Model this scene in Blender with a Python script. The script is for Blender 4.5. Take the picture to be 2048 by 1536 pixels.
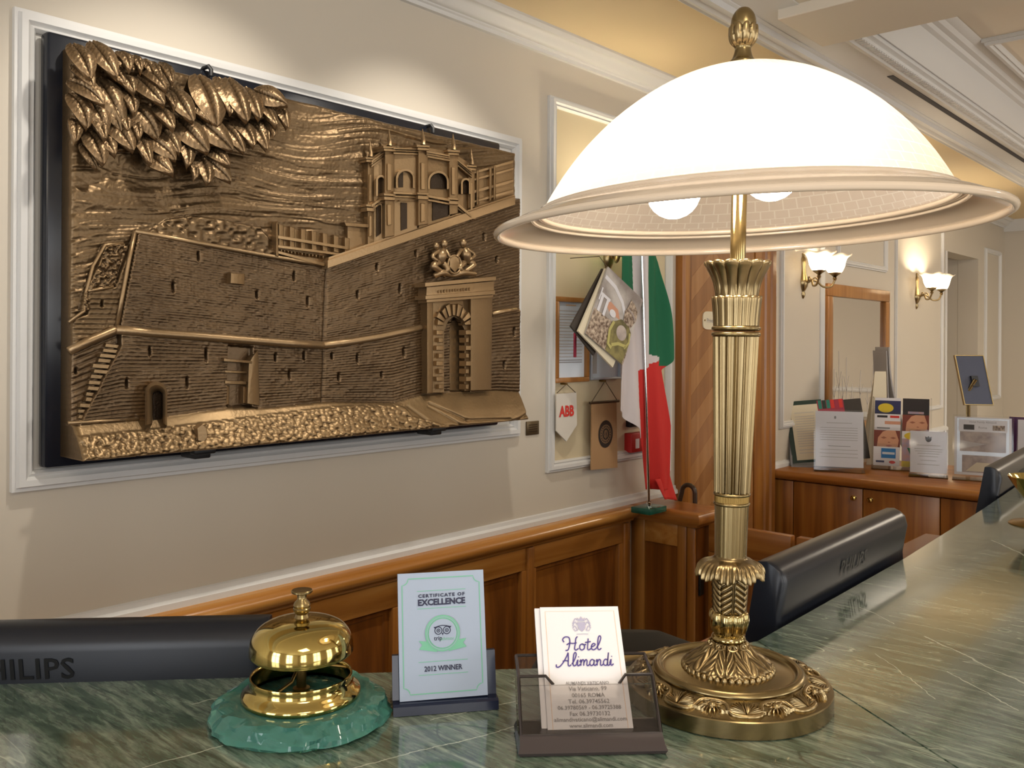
import bpy, bmesh, math, random
import numpy as np
from mathutils import Vector, Matrix

for _o in list(bpy.data.objects):
    bpy.data.objects.remove(_o, do_unlink=True)
SC = bpy.context.scene
COL = SC.collection
random.seed(7)
RNG = np.random.default_rng(5)

# ------------------------------------------------------------------ camera
FPX, ROLL, YAW, CAMZ = 1780.0, math.radians(0.35), math.radians(42.1), 1.42
R_ = Vector((math.cos(YAW), math.sin(YAW), 0))
F_ = Vector((-math.sin(YAW), math.cos(YAW), 0))
U_ = Vector((0, 0, 1))
CAM = Vector((0, 0, CAMZ))
cam_data = bpy.data.cameras.new('camera')
cam_data.sensor_width = 36.0
cam_data.lens = 36.0 * FPX / 2048.0
cam_data.shift_y = -85.0 / 2048.0
cam_data.clip_start = 0.02
cam = bpy.data.objects.new('camera', cam_data)
COL.objects.link(cam)
rr = R_ * math.cos(ROLL) + U_ * math.sin(ROLL)
uu = -R_ * math.sin(ROLL) + U_ * math.cos(ROLL)
M3 = Matrix((rr, uu, -F_)).transposed()
cam.matrix_world = Matrix.Translation(CAM) @ M3.to_4x4()
SC.camera = cam

# ------------------------------------------------------------------ look, world
SC.view_settings.view_transform = 'Standard'
SC.view_settings.look = 'None'
SC.view_settings.gamma = 1.0
SC.view_settings.use_curve_mapping = False
SC.view_settings.exposure = 0.0
SC.cycles.use_denoising = True
SC.cycles.max_bounces = 10
SC.cycles.sample_clamp_indirect = 6.0
SC.cycles.caustics_reflective = False
SC.cycles.caustics_refractive = True
world = bpy.data.worlds.new('daylight')
SC.world = world
world.use_nodes = True
world.node_tree.nodes['Background'].inputs[0].default_value = (0.85, 0.92, 1.0, 1)
world.node_tree.nodes['Background'].inputs[1].default_value = 1.0

# room shell numbers (metres)
XW = -1.606            # plane of the long wall
XR, YB, YF = 2.9, -2.6, 6.86
ZL, ZR = 2.275, 2.40   # lower ceiling strip by the wall, main ceiling


def lamp_area(name, loc, aim, sx, sy, power, col):
    d = bpy.data.lights.new(name, 'AREA')
    d.shape = 'RECTANGLE'; d.size = sx; d.size_y = sy
    d.energy = power; d.color = col
    o = bpy.data.objects.new(name, d); COL.objects.link(o)
    o.location = loc
    o.rotation_euler = (Vector(aim) - Vector(loc)).to_track_quat('-Z', 'Y').to_euler()
    return o


def lamp_spot(name, loc, aim, power, col, deg, blend, rad):
    d = bpy.data.lights.new(name, 'SPOT')
    d.energy = power; d.color = col; d.spot_size = math.radians(deg)
    d.spot_blend = blend; d.shadow_soft_size = rad
    o = bpy.data.objects.new(name, d); COL.objects.link(o)
    o.location = loc
    o.rotation_euler = (Vector(aim) - Vector(loc)).to_track_quat('-Z', 'Y').to_euler()
    return o


# daylight through the three windows opposite the long wall
WIN_Y = (-1.7, 0.25, 2.2, 4.3)
for wy in WIN_Y:
    lamp_area('window_daylight', (XR + 0.12, wy, 1.45), (0, wy, 1.40), 1.0, 1.6, 24, (1.0, 0.97, 0.93))
for wx in (-0.6, 1.2):
    lamp_area('window_daylight', (wx, YB - 0.12, 1.45), (wx, 0, 1.40), 1.0, 1.6, 30, (0.95, 0.97, 1.0))
# recessed ceiling spots that wash the bronze relief
SPOTS = ((-1.02, 0.55), (-1.02, 1.22), (-1.02, 1.95))
lamp_spot('ceiling_spot_light', (-1.03, 0.80, 2.252), (-1.606, 0.84, 1.50), 22, (1.0, 0.92, 0.81), 77, 0.55, 0.025)
lamp_spot('ceiling_spot_light', (-1.03, 1.40, 2.252), (-1.606, 1.42, 1.50), 22, (1.0, 0.92, 0.81), 77, 0.55, 0.025)
# added, unseen ceiling area lights that lift the ambient level
for lx, ly in ((0.9, -0.4), (0.9, 2.6), (0.3, 5.0)):
    lamp_area('ceiling_fill_light', (lx, ly, ZR - 0.012), (lx, ly, 0), 0.6, 0.6, 16 if ly < 4 else 34, (1.0, 0.86, 0.68))


# ------------------------------------------------------------------ pixel -> place helpers
def ray(px, py):
    x, y = px - 1024.0, py - 683.0
    X = x * math.cos(ROLL) + y * math.sin(ROLL)
    Y = -x * math.sin(ROLL) + y * math.cos(ROLL)
    return F_ + R_ * (X / FPX) - U_ * (Y / FPX)


def on(px, py, axis, val):
    r = ray(px, py)
    return CAM + r * ((val - CAM[axis]) / r[axis])


def onw(px, py, d=0.0):
    return on(px, py, 0, XW + d)


def onz(px, py, z):
    return on(px, py, 2, z)


def cw(x, z, h=0.0):
    """right / forward of the photographer -> floor-plan position at height h"""
    p = R_ * x + F_ * z
    return Vector((p.x, p.y, h))


# ------------------------------------------------------------------ materials
def nt(m):
    m.use_nodes = True
    t = m.node_tree
    return t, t.nodes['Principled BSDF']


def mat(name, col, rough=0.5, metal=0.0, trans=0.0, ior=1.45, emit=0.0, emitcol=None, coat=0.0,
        noise=None, bump=None, spec=None, coords='Object'):
    """noise=(scale, second colour, detail, stretch xyz)  bump=(scale, strength, stretch)"""
    m = bpy.data.materials.new(name)
    t, b = nt(m)
    b.inputs['Base Color'].default_value = (*col, 1)
    b.inputs['Roughness'].default_value = rough
    b.inputs['Metallic'].default_value = metal
    b.inputs['Transmission Weight'].default_value = trans
    b.inputs['IOR'].default_value = ior
    b.inputs['Coat Weight'].default_value = coat
    if spec is not None:
        b.inputs['Specular IOR Level'].default_value = spec
    if emit:
        b.inputs['Emission Color'].default_value = (*(emitcol or col), 1)
        b.inputs['Emission Strength'].default_value = emit
    m.diffuse_color = (*col, 1)
    if noise or bump:
        tc = t.nodes.new('ShaderNodeTexCoord')
    if noise:
        mp = t.nodes.new('ShaderNodeMapping'); mp.inputs['Scale'].default_value = noise[3] if len(noise) > 3 else (1, 1, 1)
        n = t.nodes.new('ShaderNodeTexNoise'); n.inputs['Scale'].default_value = noise[0]; n.inputs['Detail'].default_value = noise[2]
        cr = t.nodes.new('ShaderNodeValToRGB')
        cr.color_ramp.elements[0].position = 0.35; cr.color_ramp.elements[1].position = 0.68
        cr.color_ramp.elements[0].color = (*col, 1); cr.color_ramp.elements[1].color = (*noise[1], 1)
        t.links.new(tc.outputs[coords], mp.inputs[0]); t.links.new(mp.outputs[0], n.inputs['Vector'])
        t.links.new(n.outputs['Fac'], cr.inputs[0]); t.links.new(cr.outputs[0], b.inputs['Base Color'])
    if bump:
        mp = t.nodes.new('ShaderNodeMapping'); mp.inputs['Scale'].default_value = bump[2] if len(bump) > 2 else (1, 1, 1)
        n = t.nodes.new('ShaderNodeTexNoise'); n.inputs['Scale'].default_value = bump[0]; n.inputs['Detail'].default_value = 4
        bp = t.nodes.new('ShaderNodeBump'); bp.inputs['Strength'].default_value = bump[1]; bp.inputs['Distance'].default_value = 0.002
        t.links.new(tc.outputs[coords], mp.inputs[0]); t.links.new(mp.outputs[0], n.inputs['Vector'])
        t.links.new(n.outputs['Fac'], bp.inputs['Height']); t.links.new(bp.outputs[0], b.inputs['Normal'])
    return m


def wood(name, c0, c1, c2, axis='Z', rough=0.32, scale=1.0):
    """streaked veneer, grain along the axis"""
    m = bpy.data.materials.new(name)
    t, b = nt(m)
    tc = t.nodes.new('ShaderNodeTexCoord')
    mp = t.nodes.new('ShaderNodeMapping')
    s = {'X': (1.2, 22, 22), 'Y': (22, 1.2, 22), 'Z': (22, 22, 1.2)}[axis]
    mp.inputs['Scale'].default_value = tuple(v * scale for v in s)
    n = t.nodes.new('ShaderNodeTexNoise'); n.inputs['Scale'].default_value = 1.0; n.inputs['Detail'].default_value = 5; n.inputs['Distortion'].default_value = 0.6
    cr = t.nodes.new('ShaderNodeValToRGB')
    e = cr.color_ramp.elements
    e[0].position = 0.30; e[0].color = (*c0, 1); e[1].position = 0.72; e[1].color = (*c2, 1)
    k = e.new(0.52); k.color = (*c1, 1)
    t.links.new(tc.outputs['Object'], mp.inputs[0]); t.links.new(mp.outputs[0], n.inputs['Vector'])
    t.links.new(n.outputs['Fac'], cr.inputs[0]); t.links.new(cr.outputs[0], b.inputs['Base Color'])
    b.inputs['Roughness'].default_value = rough
    b.inputs['Coat Weight'].default_value = 0.12
    b.inputs['Coat Roughness'].default_value = 0.15
    return m


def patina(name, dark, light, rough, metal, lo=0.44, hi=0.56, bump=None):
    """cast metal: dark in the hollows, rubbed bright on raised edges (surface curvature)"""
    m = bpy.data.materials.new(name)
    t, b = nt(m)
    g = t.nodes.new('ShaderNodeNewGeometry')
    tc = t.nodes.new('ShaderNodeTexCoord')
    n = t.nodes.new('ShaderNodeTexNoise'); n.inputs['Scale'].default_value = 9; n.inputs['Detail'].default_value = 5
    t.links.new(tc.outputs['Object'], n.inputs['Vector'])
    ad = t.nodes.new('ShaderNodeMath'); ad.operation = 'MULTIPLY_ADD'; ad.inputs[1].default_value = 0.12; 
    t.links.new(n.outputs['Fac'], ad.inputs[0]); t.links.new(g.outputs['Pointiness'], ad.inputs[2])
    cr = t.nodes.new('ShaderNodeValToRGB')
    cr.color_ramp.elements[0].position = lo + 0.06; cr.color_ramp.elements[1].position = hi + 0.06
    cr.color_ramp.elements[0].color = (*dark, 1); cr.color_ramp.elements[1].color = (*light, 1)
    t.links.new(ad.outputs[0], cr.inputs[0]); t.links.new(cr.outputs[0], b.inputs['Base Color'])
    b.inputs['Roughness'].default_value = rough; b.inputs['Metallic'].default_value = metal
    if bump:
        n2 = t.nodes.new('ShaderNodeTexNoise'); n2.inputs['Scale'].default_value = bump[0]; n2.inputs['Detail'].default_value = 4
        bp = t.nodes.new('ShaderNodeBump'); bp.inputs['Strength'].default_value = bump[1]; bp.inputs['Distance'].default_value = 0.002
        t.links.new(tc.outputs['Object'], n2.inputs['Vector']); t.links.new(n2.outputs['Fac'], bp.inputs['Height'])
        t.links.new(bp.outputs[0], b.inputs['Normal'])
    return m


VEINS = []
for _a, _b, _w in (((1851, 1272), (2060, 1373), 0.0010), ((1895, 1343), (2040, 1421), 0.0006), ((1749, 1307), (1875, 1398), 0.0004), ((1985, 1080), (2060, 1116), 0.0012), ((1722, 1214), (1790, 1248), 0.0005), ((384, 1408), (478, 1389), 0.0006), ((284, 1536), (446, 1491), 0.0005), ((700, 1536), (1040, 1452), 0.0005), ((860, 1440), (1042, 1398), 0.0004)):
    _p, _q = onz(*_a, 1.153), onz(*_b, 1.153)
    VEINS.append(((_p.x + 0.3, _p.y - 0.6), (_q.x + 0.3, _q.y - 0.6), _w))


def marble(name):
    m = bpy.data.materials.new(name)
    t, b = nt(m)
    L = t.links.new
    tc = t.nodes.new('ShaderNodeTexCoord')

    def N(scale, stretch, rotz, detail, dist=0.0):
        mp = t.nodes.new('ShaderNodeMapping'); mp.inputs['Scale'].default_value = stretch
        mp.inputs['Rotation'].default_value = (0, 0, rotz)
        mp.vector_type = 'TEXTURE' if False else 'POINT'
        n = t.nodes.new('ShaderNodeTexNoise'); n.inputs['Scale'].default_value = scale
        n.inputs['Detail'].default_value = detail; n.inputs['Distortion'].default_value = dist
        n.inputs['Roughness'].default_value = 0.65
        L(tc.outputs['Object'], mp.inputs[0]); L(mp.outputs[0], n.inputs['Vector'])
        return n

    def ramp(src, stops):
        cr = t.nodes.new('ShaderNodeValToRGB')
        e = cr.color_ramp.elements
        while len(e) < len(stops):
            e.new(0.5)
        for k, (p, c) in zip(e, stops):
            k.position = p; k.color = (*c, 1)
        L(src, cr.inputs[0])
        return cr

    def mix(fac, a, c, mode='MIX'):
        mx = t.nodes.new('ShaderNodeMix'); mx.data_type = 'RGBA'; mx.blend_type = mode
        if isinstance(fac, float):
            mx.inputs['Factor'].default_value = fac
        else:
            L(fac, mx.inputs['Factor'])
        L(a, mx.inputs['A'])
        if isinstance(c, tuple):
            mx.inputs['B'].default_value = (*c, 1)
        else:
            L(c, mx.inputs['B'])
        return mx.outputs['Result']

    base = N(11, (1, 6.5, 1), math.radians(-38), 9, 1.2)
    c = ramp(base.outputs['Fac'], [(0.26, (0.028, 0.052, 0.037)), (0.44, (0.078, 0.124, 0.094)), (0.56, (0.158, 0.210, 0.170)), (0.76, (0.30, 0.365, 0.305))])
    fine = N(55, (1, 6, 1), math.radians(-32), 6, 0.8)
    cf = ramp(fine.outputs['Fac'], [(0.35, (0.35, 0.35, 0.35)), (0.70, (1.55, 1.55, 1.45))])
    out = mix(0.75, c.outputs[0], cf.outputs[0], 'MULTIPLY')
    # thin pale veins
    for sc, rot, wdt, colr, st in ((3.5, -80, 0.0006, (0.40, 0.46, 0.36), (1, 6.0, 1)), (2.4, 25, 0.003, (0.02, 0.035, 0.025), (1, 3.5, 1))):
        v = N(sc, st, math.radians(rot), 2.5, 0.35)
        mt = t.nodes.new('ShaderNodeMath'); mt.operation = 'SUBTRACT'; mt.inputs[1].default_value = 0.5
        ab = t.nodes.new('ShaderNodeMath'); ab.operation = 'ABSOLUTE'
        L(v.outputs['Fac'], mt.inputs[0]); L(mt.outputs[0], ab.inputs[0])
        rp = ramp(ab.outputs[0], [(0.0, (1, 1, 1)), (wdt * 1.6, (0, 0, 0))])
        br = N(4.0, (1, 1, 1), rot, 2)
        rb = ramp(br.outputs['Fac'], [(0.47, (0, 0, 0)), (0.58, (1, 1, 1))])
        f2 = t.nodes.new('ShaderNodeMath'); f2.operation = 'MULTIPLY'
        L(rp.outputs[0], f2.inputs[0]); L(rb.outputs[0], f2.inputs[1])
        out = mix(f2.outputs[0], out, colr)
    # long white veins that cross the slabs (start, end, width in metres on the counter plan)
    sep = t.nodes.new('ShaderNodeSeparateXYZ'); L(tc.outputs['Object'], sep.inputs[0])
    wob = N(30, (1, 1, 1), 0, 4)

    def mth(op, a, c=None):
        n = t.nodes.new('ShaderNodeMath'); n.operation = op
        for i, v in enumerate((a, c)):
            if v is None:
                continue
            if isinstance(v, (int, float)):
                n.inputs[i].default_value = v
            else:
                L(v, n.inputs[i])
        return n.outputs[0]
    for (ax, ay), (bx, by), wdt in VEINS:
        ln = math.hypot(bx - ax, by - ay); dx, dy = (bx - ax) / ln, (by - ay) / ln
        px_, py_ = mth('SUBTRACT', sep.outputs[0], ax), mth('SUBTRACT', sep.outputs[1], ay)
        dd = mth('ADD', mth('MULTIPLY', px_, -dy), mth('MULTIPLY', py_, dx))
        dd = mth('ADD', dd, mth('MULTIPLY', mth('SUBTRACT', wob.outputs['Fac'], 0.5), 0.012))
        tt = mth('ADD', mth('MULTIPLY', px_, dx), mth('MULTIPLY', py_, dy))
        inside = mth('MULTIPLY', mth('GREATER_THAN', tt, 0.0), mth('LESS_THAN', tt, ln))
        fac = mth('MULTIPLY', mth('LESS_THAN', mth('ABSOLUTE', dd), wdt), inside)
        out = mix(mth('MULTIPLY', fac, 0.75), out, (0.55, 0.60, 0.50))
    L(out, b.inputs['Base Color'])
    b.inputs['Roughness'].default_value = 0.12
    b.inputs['Coat Weight'].default_value = 0.8
    b.inputs['Coat Roughness'].default_value = 0.06
    return m


def shade_glass(name, tint, line, power=0.72):
    """thin frosted lamp glass: lets light through diffusely; faint mosaic of squares (uv)"""
    m = bpy.data.materials.new(name)
    m.use_nodes = True
    t = m.node_tree
    t.nodes.clear()
    L = t.links.new
    out = t.nodes.new('ShaderNodeOutputMaterial')
    uv = t.nodes.new('ShaderNodeUVMap')
    br = t.nodes.new('ShaderNodeTexBrick')
    br.offset = 0.35
    mpu = t.nodes.new('ShaderNodeMapping'); mpu.inputs['Scale'].default_value = (72, 15, 1)
    br.inputs['Scale'].default_value = 1.0
    br.inputs['Color1'].default_value = (*tint, 1); br.inputs['Color2'].default_value = (*[v * 0.98 for v in tint], 1)
    br.inputs['Mortar'].default_value = (*line, 1)
    br.inputs['Mortar Size'].default_value = 0.05
    br.inputs['Brick Width'].default_value = 1.0; br.inputs['Row Height'].default_value = 1.0
    L(uv.outputs[0], mpu.inputs[0]); L(mpu.outputs[0], br.inputs['Vector'])
    df = t.nodes.new('ShaderNodeBsdfDiffuse'); tr = t.nodes.new('ShaderNodeBsdfTranslucent'); gl = t.nodes.new('ShaderNodeBsdfGlossy')
    gl.inputs['Roughness'].default_value = 0.25
    L(br.outputs['Color'], df.inputs[0]); L(br.outputs['Color'], tr.inputs[0])
    m1 = t.nodes.new('ShaderNodeMixShader'); m1.inputs[0].default_value = power
    L(df.outputs[0], m1.inputs[1]); L(tr.outputs[0], m1.inputs[2])
    m2 = t.nodes.new('ShaderNodeMixShader'); m2.inputs[0].default_value = 0.04
    L(m1.outputs[0], m2.inputs[1]); L(gl.outputs[0], m2.inputs[2])
    L(m2.outputs[0], out.inputs[0])
    return m


M = {}
M['plaster'] = mat('plaster_beige', (0.57, 0.515, 0.43), 0.7, noise=(1.3, (0.59, 0.535, 0.45), 3), bump=(60, 0.05))
M['plaster_panel'] = mat('plaster_cream_panel', (0.60, 0.51, 0.34), 0.7, bump=(60, 0.05))
M['plaster_white'] = mat('plaster_pale_grey_panel', (0.66, 0.64, 0.60), 0.65, bump=(60, 0.04))
M['ceiling'] = mat('ceiling_cream', (0.72, 0.58, 0.36), 0.8)
M['ceiling_main'] = mat('ceiling_offwhite', (0.70, 0.63, 0.52), 0.8)
M['trim'] = mat('trim_white_paint', (0.65, 0.645, 0.63), 0.45)
M['floor'] = mat('floor_bounce_marble', (0.58, 0.53, 0.46), 0.3, noise=(3, (0.64, 0.59, 0.52), 5))  # unseen floor, made pale to bounce light up to the ceilings
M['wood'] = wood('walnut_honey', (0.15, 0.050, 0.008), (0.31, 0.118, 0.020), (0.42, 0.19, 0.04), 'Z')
M['wood_h'] = wood('walnut_honey_along', (0.30, 0.115, 0.020), (0.44, 0.19, 0.04), (0.54, 0.28, 0.075), 'Y', 0.25)
M['wood_x'] = wood('walnut_honey_across', (0.22, 0.072, 0.012), (0.34, 0.13, 0.024), (0.44, 0.19, 0.045), 'X', 0.28)
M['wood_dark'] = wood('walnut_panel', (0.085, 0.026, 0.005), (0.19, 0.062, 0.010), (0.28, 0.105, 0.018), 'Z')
M['wood_desk'] = wood('desk_oak', (0.30, 0.13, 0.04), (0.40, 0.19, 0.07), (0.48, 0.25, 0.10), 'Y', 0.22)
M['wood_frame'] = wood('frame_oak', (0.28, 0.11, 0.025), (0.36, 0.16, 0.04), (0.42, 0.2, 0.06), 'Z')
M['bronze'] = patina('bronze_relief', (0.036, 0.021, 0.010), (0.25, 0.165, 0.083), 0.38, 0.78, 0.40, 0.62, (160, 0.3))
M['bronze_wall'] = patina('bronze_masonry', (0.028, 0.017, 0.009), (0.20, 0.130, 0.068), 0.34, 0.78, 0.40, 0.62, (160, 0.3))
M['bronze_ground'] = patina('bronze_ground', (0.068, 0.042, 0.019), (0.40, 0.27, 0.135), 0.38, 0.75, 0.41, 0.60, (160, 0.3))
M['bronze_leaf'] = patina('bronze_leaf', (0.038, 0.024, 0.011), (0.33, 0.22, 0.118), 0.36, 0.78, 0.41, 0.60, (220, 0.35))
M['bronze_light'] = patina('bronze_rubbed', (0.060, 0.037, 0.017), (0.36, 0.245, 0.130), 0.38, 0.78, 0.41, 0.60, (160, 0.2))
M['brass'] = mat('brass_polished', (0.52, 0.405, 0.14), 0.09, 1.0)
M['brass_satin'] = mat('brass_satin', (0.26, 0.198, 0.096), 0.27, 1.0)
M['brass_lamp'] = mat('brass_lamp_polished', (0.38, 0.29, 0.13), 0.13, 1.0)
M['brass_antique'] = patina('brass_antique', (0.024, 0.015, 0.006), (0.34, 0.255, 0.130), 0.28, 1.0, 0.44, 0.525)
M['brass_dark'] = mat('brass_dark', (0.26, 0.17, 0.055), 0.35, 1.0)
M['marble'] = marble('green_marble')
M['marble_side'] = M['marble']
M['black_board'] = mat('black_lacquer', (0.010, 0.012, 0.018), 0.22)
M['black_metal'] = mat('black_iron', (0.012, 0.012, 0.013), 0.45)
M['black_plastic'] = mat('black_plastic', (0.007, 0.009, 0.015), 0.30)
M['screen'] = mat('dark_screen', (0.01, 0.012, 0.02), 0.08)
M['glass_green'] = mat('green_glass', (0.20, 0.64, 0.53), 0.03, trans=0.74, ior=1.42)
M['acrylic'] = mat('smoked_acrylic', (0.50, 0.50, 0.55), 0.04, trans=1.0, ior=1.12)
M['acrylic_clear'] = mat('clear_acrylic', (0.93, 0.95, 0.96), 0.03, trans=1.0, ior=1.1)
M['holder_navy'] = mat('navy_acrylic', (0.010, 0.014, 0.035), 0.15)
M['paper'] = mat('paper_white', (0.78, 0.77, 0.80), 0.6)
M['paper_cool'] = mat('paper_cool_white', (0.66, 0.72, 0.80), 0.5)
M['paper_blue'] = mat('paper_pale_blue', (0.33, 0.395, 0.51), 0.5)
M['paper_cream'] = mat('paper_cream', (0.72, 0.64, 0.47), 0.6)
M['ink'] = mat('ink_navy', (0.012, 0.014, 0.05), 0.5)
M['ink_grey'] = mat('ink_grey', (0.30, 0.29, 0.30), 0.6)
M['ink_pale'] = mat('ink_pale_grey', (0.50, 0.48, 0.47), 0.6)
M['ink_violet'] = mat('ink_violet', (0.07, 0.05, 0.25), 0.5)
M['ink_lilac'] = mat('ink_lilac', (0.42, 0.41, 0.56), 0.5)
M['ink_peach'] = mat('ink_peach', (0.80, 0.55, 0.36), 0.5)
M['ink_green'] = mat('ink_green', (0.16, 0.45, 0.30), 0.5)
M['ink_red'] = mat('ink_red', (0.62, 0.03, 0.02), 0.5)
M['flag_green'] = mat('cloth_green', (0.005, 0.13, 0.055), 0.75)
M['flag_white'] = mat('cloth_white', (0.66, 0.60, 0.60), 0.8)
M['flag_red'] = mat('cloth_red', (0.60, 0.025, 0.02), 0.75)
M['banner_tan'] = mat('cloth_tan', (0.42, 0.25, 0.12), 0.8)
M['pennant'] = mat('cloth_offwhite', (0.66, 0.62, 0.55), 0.8)
M['cord'] = mat('cord_dark', (0.10, 0.07, 0.04), 0.6)
M['cord_gold'] = mat('cord_gold', (0.45, 0.30, 0.10), 0.4, 0.3)
M['chair'] = mat('chair_grey_fabric', (0.055, 0.05, 0.043), 0.85)
M['chrome'] = mat('chrome', (0.7, 0.7, 0.7), 0.12, 1.0)
M['silver'] = mat('silver_frame', (0.55, 0.60, 0.66), 0.35, 0.4)
M['mirror'] = mat('mirror_glass', (0.80, 0.78, 0.76), 0.02, 1.0)
M['etch'] = mat('etched_glass', (0.52, 0.48, 0.45), 0.5)
M['shade'] = shade_glass('lamp_shade_glass', (0.84, 0.74, 0.65), (0.96, 0.89, 0.81), 0.72)
M['shade_rim'] = mat('lamp_shade_rim', (0.66, 0.55, 0.43), 0.14, coat=0.6)
M['tulip'] = shade_glass('tulip_glass', (0.95, 0.90, 0.80), (0.95, 0.90, 0.80), 0.6)
M['bulb'] = mat('bulb_lit', (1, 0.9, 0.75), 0.5, emit=50.0, emitcol=(1.0, 0.86, 0.68))
M['bulb_wall'] = mat('bulb_wall_lit', (1, 0.9, 0.75), 0.5, emit=310.0, emitcol=(1.0, 0.82, 0.58))
M['slot'] = mat('slot_dark', (0.02, 0.02, 0.03), 0.6)
M['spot_lens'] = mat('spot_lens_lit', (1, 0.95, 0.85), 0.5, emit=6.0, emitcol=(1, 0.86, 0.66))
M['red_box'] = mat('red_enamel', (0.45, 0.02, 0.02), 0.35)
M['leather'] = mat('binder_green_leather', (0.012, 0.035, 0.022), 0.4)
M['binder_dark'] = mat('binder_dark', (0.03, 0.022, 0.016), 0.45)
M['crimson'] = mat('crimson_card', (0.33, 0.02, 0.05), 0.5)
M['grey_stand'] = mat('grey_stand', (0.28, 0.28, 0.29), 0.4)
M['brown_hook'] = mat('brown_handle', (0.05, 0.028, 0.015), 0.3)
M['skin_print'] = mat('print_peach', (0.66, 0.34, 0.20), 0.5)
M['hair_print'] = mat('print_auburn', (0.20, 0.04, 0.02), 0.5)
M['yellow'] = mat('print_yellow', (0.72, 0.55, 0.03), 0.5)
M['blue'] = mat('print_blue', (0.02, 0.19, 0.50), 0.5)
M['navy'] = mat('print_navy', (0.02, 0.025, 0.10), 0.5)
M['black_print'] = mat('print_black', (0.02, 0.014, 0.014), 0.5)
M['teal'] = mat('print_teal', (0.02, 0.20, 0.14), 0.5)
M['olive'] = mat('print_olive', (0.28, 0.24, 0.08), 0.5, noise=(40, (0.12, 0.10, 0.035), 4))
M['olive_hi'] = mat('print_olive_light', (0.50, 0.45, 0.15), 0.5)
M['crowd'] = mat('print_crowd', (0.11, 0.06, 0.035), 0.5, noise=(120, (0.62, 0.50, 0.38), 3))
M['skyp'] = mat('print_sky', (0.26, 0.22, 0.20), 0.5, noise=(14, (0.60, 0.56, 0.52), 4, (1, 1, 1)))
M['sunset'] = mat('print_sunset', (0.64, 0.32, 0.20), 0.5)
M['print_stone'] = mat('print_stone', (0.36, 0.30, 0.28), 0.5, noise=(40, (0.55, 0.47, 0.42), 4))
M['lilac'] = mat('print_lilac', (0.42, 0.36, 0.50), 0.5, noise=(60, (0.60, 0.35, 0.30), 3))
M['plaque'] = mat('plaque_bronze', (0.12, 0.085, 0.045), 0.35, 0.7)


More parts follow.
